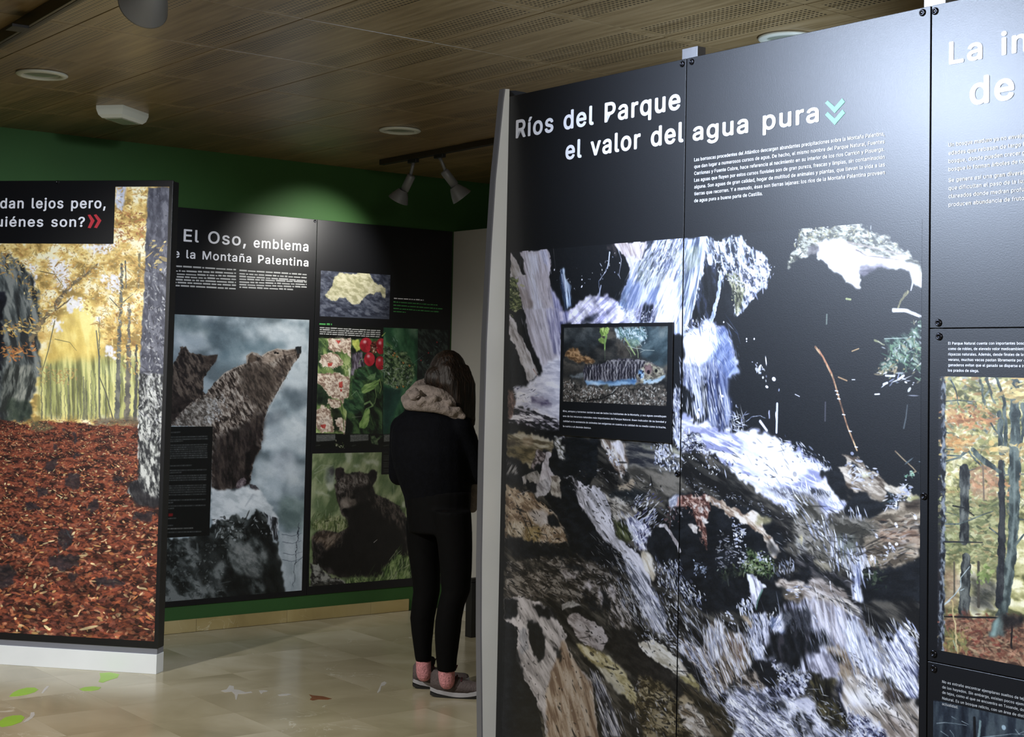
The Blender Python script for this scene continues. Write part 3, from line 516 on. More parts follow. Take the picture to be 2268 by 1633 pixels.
    c.patch('590,1230 680,1300 740,1500 700,1560 640,1480 580,1340',[(130,118,96),(186,172,146),(220,214,204)],65,(30,8),soft=4,warp=5)
    c.patch('870,740 900,680 960,640 1000,660 960,770 890,780',[(120,126,150),(226,228,240)],-60,(14,6),soft=3,warp=4,con=1.5)
    c.patch('620,1200 700,1000 820,960 1000,1150 1010,1300 950,1380 760,1400 700,1320',DK,0,20,soft=4,warp=6)
    c.line('780,985 830,980 900,1080 960,1180 985,1250',13,[(120,110,110),(196,190,196)],16,soft=4,rough=3)
    c.patch('960,680 1010,680 1010,780 950,770',[(120,70,60),(180,130,116)],20,(10,7),soft=3,warp=4)
    c.dabs('840,780 1010,780 1010,900 880,1000 840,880',40,[(180,180,195),(90,60,60),(120,110,110)],(3.4,2),30,40,op=.8)
    c.dabs('700,1350 1000,1380 1010,1633 760,1633',150,SP+[(90,96,130),(40,46,60)],(4.5,1.8),65,30,op=.7)
    c.dabs('0,1330 200,1400 440,1633 200,1633',90,SP+[(70,70,90)],(4.5,1.8),55,25,op=.6)
    R7=(1100,950,2.391); c.F(*R7)
    c.patch('340,260 400,260 440,400 560,580 640,640 720,760 700,790 600,730 480,700 380,640 380,560 250,350 340,370',DK,0,(20,8),soft=3,warp=5)
    c.patch('100,600 300,650 380,660 240,680 200,700 80,670',DK,10,(20,8),soft=3,warp=6)
    c.patch('60,700 200,690 390,680 480,700 640,780 640,900 560,960 330,900 230,900 40,890',[(24,22,20),(66,60,54),(120,114,108)],25,(30,8),soft=4,warp=9,con=1.5)
    c.patch('560,760 640,800 700,900 740,1040 700,1080 600,1040 540,900',[(24,22,20),(72,66,60),(160,152,150)],60,(20,7),soft=4,warp=8,con=1.5)
    c.patch('40,900 120,885 230,920 290,960 370,1090 360,1130 440,1270 500,1320 540,1633 260,1633 240,1500 160,1380 100,1200 110,1100 40,1010',[(130,126,132),(174,170,178),(204,200,210)],60,(40,9),soft=2.5,warp=4,con=1.2)
    c.patch('350,1120 440,1270 500,1340 540,1640 270,1640 260,1400 300,1250 330,1190',[(110,84,66),(158,134,112),(188,172,158)],75,(40,9),soft=6,warp=6,con=1.2)
    c.dabs('300,1300 420,1250 500,1633 290,1633',110,[(180,150,140),(120,88,70),(205,196,196)],(2.4,1.6),75,40,op=.6)
    c.patch('160,1010 220,1040 255,1110 250,1200 230,1240 180,1160',DK,0,10,soft=3,warp=5)
    c.patch('190,930 270,950 290,1010 230,1000',DK,0,10,soft=3,warp=5)
    c.patch('20,1000 110,1050 110,1120 100,1210 150,1330 210,1430 250,1640 10,1640',DK,0,(20,8),soft=2,warp=4)
    c.patch('40,900 110,900 110,1000 40,1010',DK,0,10,soft=3,warp=4)
    c.patch('115,1060 160,1060 170,1170 130,1190',[(100,104,118),(160,164,180)],80,(14,6),soft=4,warp=5,op=.8)
    c.patch('345,930 400,910 450,940 380,945 350,960',[(120,120,120),(180,178,180)],-10,(10,6),soft=2,warp=3)
    c.patch('370,1000 420,970 490,1010 560,1050 590,1110 560,1180 480,1150 420,1100',[(110,102,104),(158,150,154),(182,176,184)],35,(24,8),soft=2.5,warp=4)
    c.patch('420,1130 480,1150 600,1210 680,1290 740,1400 740,1480 700,1440 600,1340 520,1250 440,1180',[(110,98,52),(172,160,110),(210,204,170)],40,(30,9),soft=3,warp=4)
    c.patch('520,1240 620,1300 690,1400 640,1400 560,1300',[(170,168,150),(205,202,190)],40,(30,8),soft=4,warp=4,op=.8)
    c.patch('600,1060 700,1060 740,1120 800,1220 960,1330 1000,1420 800,1380 740,1330 620,1220',[(10,10,12),(30,28,26)],30,(20,8),soft=4,warp=6)
    c.patch('750,1140 820,1115 880,1140 960,1220 1000,1300 960,1310 860,1240 800,1200',[(150,142,120),(200,194,180),(225,222,218)],35,(30,8),soft=2.5,warp=4)
    c.patch('750,1310 860,1330 950,1420 1050,1640 780,1640 740,1500',[(34,28,16),(88,76,48),(140,126,92)],30,(34,9),soft=5,warp=7,con=1.4,curl=30)
    c.patch('960,1480 1010,1450 1052,1480 1052,1600 1000,1600',[(96,80,60),(170,158,144),(206,200,192)],40,(14,7),soft=4,warp=5)
    c.patch('490,1270 540,1300 620,1480 660,1633 560,1633 540,1480',[(20,22,30),(90,94,116),(190,192,210)],68,(40,4),soft=3,warp=4,con=1.7)
    c.dabs('490,1270 560,1320 680,1633 570,1633',80,SP,(9,1.4),66,7,op=.7)
    c.patch('660,640 760,740 850,880 900,1000 900,1090 840,1080 760,950 700,800',[(50,54,66),(140,142,160),(206,206,222)],60,(36,5),soft=4,warp=6,con=1.6)
    c.dabs('640,800 900,900 960,1100 840,1120 700,1000',170,SP+[(50,50,70)],(6,1.5),62,16,op=.75)
    c.dabs('700,1080 960,1100 980,1200 880,1140',50,SP,(5,1.6),35,25,op=.8)
    c.dabs('690,1350 940,1440 900,1633 700,1633',30,SP,(5,1.6),70,18,op=.8)
    c.dabs('850,700 985,700 985,1100 900,1000',90,SP+[(60,66,90)],(4,1.7),60,30,op=.7)
    # crevices, facets and spray laid over the big shapes
    BK=[(5,6,9),(12,12,14),(22,20,20)]; LT=[(200,196,204),(170,164,170),(222,218,226)]
    c.F(*(1100,950,2.391))
    for q,n,a in [('40,900 230,920 370,1090 440,1270 540,1633 270,1633 160,1380 100,1200',90,62),('40,310 160,340 280,420 390,640 40,600',110,38),('60,700 390,680 640,780 640,900 330,900 40,890',260,28),('340,260 440,260 600,450 720,760 560,560',70,52),('370,1000 490,1010 590,1110 480,1150',26,35),('420,1130 600,1210 740,1400 700,1440',26,42),('750,1140 880,1140 1000,1300 860,1240',18,35),('740,1310 950,1420 1050,1633 740,1633',150,32),('560,760 700,800 740,1040 600,1040',110,55),('380,230 640,180 900,330 760,420 560,420',120,22)]:
        c.dabs(q,n,BK,(6,1.7),a,22,op=.75,var=.7); c.dabs(q,n//2,LT,(4.5,1.2),a,22,op=.5,var=.6)
    c.dabs('640,640 900,1000 960,1200 700,1000 620,800',220,SP+[(120,124,150)],(7,1.0),60,8,op=.7,var=.6)
    c.dabs('500,620 600,540 760,760 640,760',80,[(150,148,150),(90,84,78),(190,190,200)],(6,1.2),50,12,op=.6)
    for q in ['230,930 300,945 330,1010 280,990','160,1010 230,1040 255,1110 250,1200 225,1250 180,1150','290,1130 350,1190 330,1230','20,1100 110,1180 150,1330 90,1330','440,860 520,900 560,980 500,960','540,830 600,900 600,980 560,940','330,700 440,720 480,760 400,750','60,560 200,600 380,640 380,690 200,660 60,640']:
        c.patch(q,DK,40,(14,7),soft=3,warp=8,wl=9,op=.9)
    for q,cl in [('340,750 430,770 420,800 360,790',RK),('470,800 520,830 500,860 460,840',RK),('540,830 565,900 560,960 540,900',RK),('130,690 260,700 300,740 180,760',M),('600,830 640,860 620,900 600,880',RK),('610,720 700,790 660,800 600,760',M)]:
        c.patch(q,cl,35,(12,6),soft=3,warp=8,wl=9,op=.8)
    c.F(*(1500,950,2.391))
    for q,n,a in [('550,800 900,760 980,1000 800,900',70,30),('880,550 1280,480 1280,700 1000,780',110,-6),('500,500 800,450 980,700 760,760 560,660',150,35),('120,60 560,60 760,480 430,330',60,28),('900,1150 1100,1400 1280,1500 1280,1633 1000,1500',120,52),('20,1180 400,1280 300,1600 20,1633',130,42)]:
        c.dabs(q,n,BK,(7,1.5),a,16,op=.6,var=.7); c.dabs(q,n//2,LT,(6,1.1),a,16,op=.45,var=.6)
    c.dabs('480,960 900,930 1080,1150 1180,1500 900,1300 700,1100',360,SP+[(110,114,140),(150,150,176)],(9,1.0),72,10,op=.6,var=.7)
    c.dabs('40,1000 400,1040 420,1240 260,1400 40,1200',300,SP+[(60,60,80),(120,112,110)],(8,1.0),66,9,op=.65,var=.6)
    c.dabs('260,1340 700,1340 900,1500 860,1680 300,1680',420,SP+[(40,44,60),(80,84,110)],(6,1.2),42,26,op=.65,var=.7)
    c.dabs('1040,1100 1270,1160 1270,1400 1180,1400',180,SP+[(60,64,96),(100,104,140)],(8,1.1),56,10,op=.7)
    c.dabs('30,260 520,420 500,460 200,360 30,330',90,SP,(3,1.2),20,30,op=.5)
    for q in ['260,700 330,740 330,800 260,780','480,600 600,660 560,700 470,650','180,760 300,760 320,900 200,920','560,950 720,960 700,1100 560,1080','560,1150 640,1180 620,1300 540,1260']:
        c.patch(q,DK,60,(14,8),soft=7,warp=8,wl=9,op=.75)
    c.F(*C_)
    c.dabs('95,540 300,600 420,520 480,640 300,760 100,760',220,SP+[(150,160,200),(120,134,184)],(8,1.1),82,10,op=.7,var=.6)
    c.dabs('470,200 600,160 700,560 560,700 420,560',170,[(90,110,166),(150,166,210),(206,212,240),(60,78,130)],(9,1.0),66,12,op=.6,var=.6)
    c.dabs('60,130 200,60 400,40 480,200 100,200',120,SP+[(120,130,170)],(4,1.3),70,30,op=.85,var=.7)
    c.F(*(1310,510,7.1)); c.dabs('560,640 980,150 1480,130 1480,1440 980,1440 480,1200',420,SP+[(90,104,140),(60,70,100),(150,158,190)],(9,.9),-70,7,op=.6,var=.6)
    c.F(*(1110,520,7.424)); c.dabs('300,280 740,250 880,1300 900,1640 430,1640',130,[(120,114,128),(216,212,230),(150,140,146)],(11,1.1),80,6,op=.5,var=.6)
    c.mod((26,14),.22,'1090,950 2060,950 2060,1700 1080,1700',35,k=1); c.mod((70,40),.3,'1090,950 2060,950 2060,1700 1080,1700',35)
    c.tone(.8,1.04,.84)
    c.grain(.008)
    return c
def greek(c,x0,y0,x1,y1,h,col=(150,152,150),op=.8,seed=3,short=1.,y0b=None,y1b=None):
    """a line of print too small to read: word-length bars with ragged tops, from (x0,y0) to (x1,y1) in the frame"""
    r=np.random.RandomState(seed+int(y0)); t=0.; L=math.hypot(x1-x0,y1-y0)
    while t<short:
        w=r.uniform(1.6,5.5)*h/L
        e=min(t+w,short); a=(x0+(x1-x0)*t,y0+(y1-y0)*t); b=(x0+(x1-x0)*e,y0+(y1-y0)*e)
        g=r.uniform(.75,1)
        c.line([a,b],h*.3,[tuple(v*g*.8 for v in col),tuple(v*g for v in col)],soft=1.2,op=op*.6)
        t=e+.55*h/L
def autumn():
    c=Canvas(PC,-1.0,.06,-1.445,.926,470,(20,22,30),seed=5,q=1.6)
    c.F(0,0,1)
    Y=[(150,118,52),(214,168,78),(238,206,112),(250,236,190)]
    c.patch('-40,405 400,405 400,960 -40,960',Y,0,(30,22),soft=0,warp=0,con=1.3)
    Z=(0,380,2.7225); c.F(*Z)
    c.patch('420,780 560,780 640,1150 600,1440 240,1460 240,1200 330,960',[(196,160,60),(238,206,90),(252,236,130)],80,(80,30),soft=22,warp=14,op=.9)
    c.patch('240,1150 860,1100 860,1500 230,1480',[(84,92,54),(146,156,86),(206,206,120)],88,(90,8),soft=16,warp=10,con=1.3,op=.85)
    c.patch('690,90 760,90 740,240 700,230',[(170,176,196),(226,228,240)],0,12,soft=4,warp=5)
    for q in ['280,520 420,560 420,720 340,680','600,640 720,620 740,720 680,740','400,760 500,770 500,830 410,850','480,440 700,430 690,480 560,490','640,1040 700,1080 690,1140 640,1100','170,560 215,560 200,740 180,760','310,890 370,890 370,950 320,960','560,870 610,870 620,900 570,900']:
        c.patch(q,[(220,220,235),(250,250,255)],30,(14,9),soft=3,warp=12,wl=9,con=1.2,op=.9)
    # far trunks
    for x,w,y0 in [(250,9,1180),(275,6,1220),(305,10,1160),(340,5,1240),(365,7,1250),(412,16,1200),(440,6,1260),(468,8,1230),(505,18,1240),(520,14,1260),(550,7,1200),(575,9,1220),(600,12,880),(635,8,1200),(655,6,1260),(390,5,1220),(485,5,1250)]:
        c.line('%d,1490 %d,1340 %d,%d'%(x+2,x,x-2,y0),w*.42,[(84,86,66),(122,122,88)],w*.2,soft=1.5,rough=1.5,op=.85)
    c.line('735,560 728,800 715,1100 705,1480',7,[(74,76,72),(112,112,100)],13,soft=1.5,rough=2)
    c.line('715,820 660,760',3,[(74,76,72)],1.5); c.line('728,800 800,740',3,[(84,80,70)],1.5)
    c.line('755,540 760,700',4,[(84,84,80)],3); c.line('780,800 775,1100 765,1490',8,[(78,76,70),(120,112,96)],14,soft=2,rough=3)
    c.line('820,1050 825,1230 812,1490',6,[(70,72,66)],9,soft=2,rough=2); c.line('840,500 835,700',7,[(96,88,62),(150,130,80)],6,soft=3)
    c.line('580,960 596,1120 598,1480',2.6,[(90,92,80)],4); c.line('600,1240 640,1340 680,1490',2.5,[(80,80,64)],3)
    c.line('330,900 290,1080 255,1200',2.4,[(90,90,66)],2); c.line('330,1010 420,1030 460,1080',2,[(120,110,60)],1)
    # big left tree
    c.patch('-60,480 60,500 140,560 200,640 240,760 250,900 230,980 240,1200 180,1400 200,1490 60,1510 -60,1500',[(34,38,40),(72,80,80),(120,126,122)],75,(40,12),soft=4,warp=9,con=1.4)
    c.patch('-60,700 20,720 40,800 10,860 20,1000 0,1240 -60,1300',[(8,10,16),(24,26,38)],80,20,soft=4,warp=7)
    c.patch('20,1190 90,1160 200,1180 220,1300 150,1460 60,1500 0,1440',[(36,40,38),(86,92,86),(140,142,130)],100,(40,10),soft=6,warp=8,con=1.4)
    c.patch('40,1380 180,1370 200,1500 40,1510',[(22,34,28),(52,66,50)],60,20,soft=8,warp=7,op=.8)
    c.line('190,1010 240,920 330,810 420,690 540,600 590,560',15,[(86,76,58),(130,112,80)],5,soft=2,rough=3)
    c.line('300,850 360,820 425,765',6,[(100,84,58)],3,soft=2,rough=2); c.line('240,600 330,620 380,690',2.5,[(110,96,60)],2)
    c.line('430,690 500,640 510,560',3,[(110,96,62)],1.5)
    LV=[(236,188,84),(214,150,62),(250,222,140),(190,128,58),(226,176,70),(180,140,60),(246,206,110)]
    c.dabs('-60,430 690,430 700,90 890,90 870,700 860,1240 740,1180 500,820 420,700 250,1000 140,700 -60,560',1500,LV,(3.6,1.6),15,45,op=.8)
    c.dabs('250,560 860,540 860,1000 560,900 420,800 260,1000',420,[(255,246,214),(250,232,150),(206,146,60)],(3,1.4),15,45,op=.8)
    c.dabs('690,250 880,250 880,420 690,430',110,[(200,110,62),(214,130,60),(170,96,50)],(3.4,1.5),20,45,op=.8)
    c.dabs('20,900 200,900 230,940 100,990 0,960',70,LV,(4.4,1.8),10,30); c.dabs('20,1050 220,1040 200,1100 60,1140 0,1120',80,[(214,130,56),(226,150,70),(190,104,50)],(4.4,1.8),10,30)
    c.dabs('-60,460 60,460 60,560 -60,560',50,LV,(4,1.8),10,30); c.dabs('230,1170 480,1200 420,1300 240,1280',90,[(200,150,80),(220,180,90)],(3.4,1.5),10,40,op=.7)
    # forest floor, leaves growing towards the front
    Z2=(0,900,2.7225); c.F(*Z2)
    c.patch('-60,90 30,80 210,130 240,85 560,110 840,120 980,600 960,1460 -60,1460',[(34,16,14),(84,34,22),(136,58,34)],0,(16,6),soft=3,warp=4,con=1.4)
    c.patch('560,80 860,60 860,125 700,112 560,112',[(60,52,44),(110,98,80)],0,(30,5),soft=4,warp=5,op=.8)
    c.patch('180,90 240,90 330,130 240,160 180,140',[(64,60,40),(110,96,60)],0,12,soft=4,warp=5)
    LF=[(138,58,38),(160,74,48),(104,42,32),(180,100,62),(74,34,30),(196,126,86),(150,72,54),(120,58,46),(60,30,28)]
    LB=[(226,176,92),(236,200,130),(214,120,56),(240,216,150),(200,92,48)]
    for i in range(22):
        y0=86+i*62; y1=y0+80; sc=.75+i*.105; n=int(560/sc**1.25)
        c.dabs('-60,%d 960,%d 960,%d -60,%d'%(y0,y0,y1,y1),n,LF if i<14 else LF+[(60,24,22),(84,34,30)],(2.3*sc,1.1*sc),0,26,op=.85,var=.4)
        c.dabs('-60,%d 960,%d 960,%d -60,%d'%(y0,y0,y1,y1),int(n*(.2 if i<12 else .16)),LB,(2.3*sc,1.0*sc),0,30,op=.9,var=.4)
    for q in ['340,745 440,745 430,830 380,860 345,820','-60,960 60,950 100,1010 60,1090 -60,1130','300,910 470,890 470,960 370,990 300,960','540,570 600,570 590,620 520,640','670,425 760,430 740,460 680,455','220,490 290,490 280,540 225,545','400,410 480,415 480,500 400,490','320,235 350,235 350,265 320,262','445,280 480,280 475,310 445,310','290,330 350,325 330,385 265,385','60,760 160,790 160,830 60,800','800,640 930,640 920,690 800,680','150,570 240,600 230,630 140,610','370,120 400,125 390,150','350,180 400,180 380,195','440,160 470,160 460,225 440,220','410,1010 470,1000 450,1060 420,1060','570,1030 760,1050 740,1090 600,1080']:
        c.patch(q,[(18,18,26),(46,40,46)],10,(12,7),soft=3,warp=7,op=.82)
    c.dabs('340,745 440,745 430,830 380,860 345,820',10,[(60,70,76),(40,50,56)],(4,2),60,30,op=.6)
    c.mod((60,30),.22,'-60,900 960,900 960,1460 -60,1460',0)
    # birch-like trunk at the right
    c.F(*Z)
    c.patch('893,95 1040,95 1030,560 1010,900 1000,1200 985,1640 835,1640 835,1400 850,1000 870,700 878,400',[(52,54,68),(74,76,90),(104,106,118)],80,(20,9),soft=2,warp=3,con=1.1)
    c.F(*Z2)
    c.patch('835,-200 990,-200 975,300 960,600 850,600 760,520 780,470 830,440',[(34,36,40),(100,102,100),(186,188,182)],82,(16,6),soft=2,warp=4,con=1.6)
    c.patch('760,470 840,440 860,520 960,560 960,620 820,600',[(14,14,20),(34,32,36)],0,14,soft=6,warp=6,op=.9)
    c.F(*Z)
    c.dabs('885,560 1015,560 1000,1000 990,1640 845,1640 860,1100 872,800',420,[(140,142,150),(176,178,182),(60,60,72),(206,206,204),(44,46,54)],(3.6,1.6),80,34,op=.8)
    c.dabs('895,100 1020,100 1010,560 885,560',70,[(120,122,136),(60,62,76)],(3,1.4),70,40,op=.7)
    c.dabs('840,1300 975,1300 970,1640 840,1640',160,[(200,202,196),(224,224,216),(40,44,44)],(4.6,1.8),84,26,op=.8)
    c.dabs('920,410 1005,410 1000,600 930,600 890,490',26,[(226,190,96),(200,160,80),(236,210,130)],(5,2.2),-20,30)
    # header panel
    c.F(0,0,1); 
    c.a=c.a; q=c.P('-60,380 251,380 252,540.5 -60,540')
    x1=int(q[1,0]);y1=int(round(q[2,1])); c.a[:y1,:int(round((q[1,0]+q[2,0])/2))]=np.array((20,22,30))/255
    c.tone(.8,1.04,.93); c.grain(.008); return c
def bears():
    c=Canvas(PB,-1.06,-.002,-1.42,.291,420,(12,13,14),seed=9,q=1.4); c.F(360,680,2.4028)
    c.patch('-60,30 800,60 800,1640 -60,1640',[(96,110,118),(140,156,166),(188,200,208)],20,(70,60),soft=0,warp=0,con=1.2)
    for q,cl in [('230,60 420,110 460,220 330,260 240,180',[(66,82,92),(100,120,130)]),('40,40 200,60 260,130 140,180 40,120',[(84,104,110),(130,146,150)]),('400,190 640,180 640,240 540,250 440,240 400,330 300,330 280,260',[(84,108,120),(120,140,150)]),('640,420 780,430 780,520 700,540 640,480',[(86,100,110),(120,134,144)]),('550,560 640,540 660,640 560,720',[(110,122,132),(150,160,168)]),('630,1010 750,1020 750,1180 660,1190 610,1120',[(74,92,90),(110,130,128)]),('560,780 700,760 720,900 600,920',[(136,146,158),(176,186,196)])]:
        c.patch(q,cl,30,(40,30),soft=16,warp=10,op=.8)
    for q in ['60,110 230,140 260,220 120,240 50,200','470,90 740,100 730,190 560,180','660,380 760,380 770,430 680,440','540,640 760,560 760,760 640,760 520,760','490,800 640,860 640,1010 480,960','640,820 760,840 750,1000 660,990']:
        c.patch(q,[(176,190,200),(216,226,232)],20,(40,26),soft=14,warp=10,op=.75)
    FUR=[(40,34,32),(84,74,68),(128,118,110),(168,160,152)]; FD=[(14,12,12),(34,28,28),(60,52,48)]
    # rear bear
    c.patch('-60,330 60,300 85,250 95,212 120,210 140,240 190,250 230,262 290,255 285,285 250,330 215,380 215,450 240,470 100,560 40,640 -60,660',[(30,26,26),(62,54,50),(96,86,78)],60,(14,6),soft=2,warp=2.5,wl=7,con=1.4)
    c.patch('215,262 290,256 284,290 240,310',[(40,34,32),(70,60,54)],0,8,soft=3,warp=3); c.patch('95,220 118,215 120,270 95,280',FD,0,8,soft=2,warp=2)
    c.patch('-60,480 100,480 200,520 60,620 -60,640',FD,60,14,soft=10,warp=6,op=.8)
    # front bear
    c.patch('40,630 70,590 140,520 230,460 280,400 330,350 400,315 450,300 450,260 475,242 510,252 530,265 560,240 610,222 660,232 700,225 735,208 738,245 715,280 690,310 670,350 640,400 600,470 560,540 540,600 530,700 520,760 490,800 475,860 465,940 440,950 330,980 260,965 262,640',FUR,60,(13,5),soft=2,warp=2.5,wl=7,con=1.5)
    c.patch('270,700 400,640 500,560 545,570 535,690 500,780 460,860 455,945 330,985 262,960',FD,85,(26,8),soft=14,warp=8,op=.92)
    c.patch('440,790 480,740 520,740 490,800 470,860 462,945 435,945',[(10,9,10),(26,20,20)],85,12,soft=4,warp=4)
    c.patch('400,340 540,290 610,330 640,390 590,480 500,520 420,470',[(44,38,34),(88,78,70),(126,116,106)],50,(16,6),soft=12,warp=6,op=.7)
    c.patch('40,630 140,530 230,470 280,500 260,640',[(70,66,62),(120,116,110),(176,174,170)],50,(9,5),soft=6,warp=5,con=1.5,op=.8)
    c.dabs('60,600 260,460 520,420 500,560 300,640',420,[(150,144,138),(110,102,96),(60,52,48),(186,184,180)],(3,1.1),60,26,op=.55)
    c.dabs('270,480 340,470 340,520 290,620 210,620 220,560',90,[(214,216,218),(190,192,194)],(3,1.8),50,50,op=.8)
    c.dabs('400,330 700,240 640,420 540,560 300,700 280,500',420,[(140,130,120),(60,50,44),(100,90,82)],(4,1),62,22,op=.5)
    c.patch('520,262 560,242 610,226 650,240 640,262 600,280 560,300 525,300',[(110,98,88),(146,132,120),(172,158,146)],20,(12,5),soft=5,warp=2,con=1.2,op=.8)
    c.patch('610,300 680,262 712,262 690,300 660,350 620,400 590,400 580,350',[(40,34,32),(74,64,58),(104,92,84)],60,(12,5),soft=6,warp=2,con=1.3,op=.75)
    c.patch('650,232 700,226 712,250 680,262 650,256',[(96,84,76),(130,118,108)],20,(10,5),soft=4,warp=1,op=.8)
    c.dot(*c.T(612,246),3.2,2.2,.1,np.array((12,10,10))/255.,1,1)
    c.patch('440,330 520,310 580,350 590,420 560,500 520,540 470,470 430,400',[(46,40,36),(84,74,66)],65,(14,5),soft=12,warp=3,con=1.3,op=.5)
    c.line('285,400 330,352 400,318 448,302',3.4,[(190,182,172)],2.4,soft=3,op=.6); c.line('530,262 560,240 612,222 660,231 702,224',2.6,[(190,178,166)],2,soft=2.4,op=.7)
    c.patch('705,212 738,208 737,245 715,250',[(20,24,28),(44,50,54)],0,6,soft=2,warp=2)
    c.line('640,262 690,250 715,240',1.6,[(60,52,48)],1); c.patch('590,240 605,236 606,246 594,250',[(16,14,14)],0,5,soft=1.5,warp=1)
    c.patch('445,300 500,300 560,330 600,400 570,500 520,560 470,520 430,420 410,340',[(26,22,20),(58,50,46),(92,82,74)],62,(15,5),soft=14,warp=3,con=1.3,op=.62)
    c.patch('455,262 478,250 500,262 498,290 470,300 455,285',[(60,50,44),(96,84,74)],0,8,soft=3,warp=2)
    c.line('450,295 447,262 475,241 508,250 530,278',4.4,[(150,140,130)],2,soft=2,op=.8)
    c.line('640,400 580,520 545,590',2,[(206,210,214)],1,soft=2,op=.6)
    c.patch('400,930 435,905 445,925 430,960 390,965',[(60,50,56),(130,120,124)],40,7,soft=2,warp=3); c.patch('460,945 495,945 515,975 490,978 465,960',[(24,22,26),(80,78,84)],20,7,soft=2,warp=3)
    # snow, rock
    c.patch('255,965 330,978 380,975 420,950 450,960 520,978 560,1040 610,1110 620,1200 560,1140 510,1080 440,1130 380,1110 340,1180 260,1160',[(178,188,194),(208,216,222),(226,232,236)],20,(40,20),soft=4,warp=6)
    c.line('480,1000 440,1060',5,[(150,160,170)],2,soft=5,op=.6)
    c.patch('-60,1230 120,1235 260,1160 330,1130 400,1100 440,1130 500,1085 540,1100 575,1160 590,1240 615,1250 635,1420 650,1530 400,1570 -60,1610',[(20,24,24),(60,66,66),(112,118,118)],50,(34,22),soft=3,warp=9,con=1.5)
    c.patch('480,1090 560,1150 600,1260 640,1420 650,1530 560,1540 520,1420 560,1330 520,1240 450,1200',[(8,11,11),(26,30,30)],75,(24,12),soft=8,warp=8,op=.92)
    c.patch('340,1370 440,1440 500,1560 380,1580 300,1480',[(8,10,11),(24,28,28)],70,20,soft=9,warp=9,op=.9)
    c.patch('130,1240 260,1230 340,1340 250,1400 230,1490 180,1420 200,1330',[(12,15,15),(34,38,38)],60,20,soft=7,warp=8,op=.85)
    c.patch('340,1280 460,1270 540,1330 520,1440 440,1430 360,1370',[(66,72,72),(106,112,112),(136,140,140)],40,(16,9),soft=9,warp=8,op=.8)
    c.dabs('0,1260 340,1250 330,1560 0,1590',260,[(120,128,128),(30,34,34),(88,94,94),(150,156,156)],(3,1.8),30,60,op=.5)
    c.dabs('270,1120 560,1100 580,1220 300,1240',120,[(190,198,202),(14,16,16),(50,54,54)],(4,2),30,60,op=.75)
    c.patch('540,1090 570,1110 610,1130 612,1250 590,1230 570,1180',[(30,32,36),(170,178,186)],85,(20,4),soft=2,warp=4,con=1.8)
    c.patch('618,1195 755,1210 748,1526 650,1532 635,1400',[(150,162,170),(186,196,204)],80,(40,20),soft=4,warp=4)
    c.line('725,1150 710,1300 695,1490',2.6,[(60,66,76)],1.2,rough=3); c.line('745,1330 700,1370',1.5,[(80,90,100)],1)
    for y in (1210,1250,1310,1345): c.line('640,%d 690,%d 740,%d'%(y,y+10,y-6),2,[(90,100,112)],1,rough=3,op=.8)
    # text box
    c.F(360,680,2.4028); q=c.P('-60,640 268,640 266,1235 -60,1235'); c.a[int(q[0,1]):int(q[3,1]),:int(q[1,0])]=np.array((10,12,12))/255
    c.hs=.42; c.F(370,930,5.833)
    T=(126,130,130)
    for y,x1 in [(160,170),(215,520),(245,520),(275,200),(320,515),(348,510),(375,508),(402,506),(430,512),(458,512),(485,515),(588,310),(645,510),(680,180),(716,500),(744,500),(772,500),(845,496),(872,496),(900,496),(928,496),(960,496),(1030,490),(1105,490),(1070,70),(1145,80),(1400,330),(1445,435),(1272,110),(1365,70)]:
        greek(c,-160,y+14,x1,y-2,13,T if y not in(1400,) else (190,190,186),op=.7)
    c.patch('15,1210 75,1205 75,1245 15,1250',[(110,20,24)],0,10,soft=1,warp=0); 
    c.grain(.008); return c
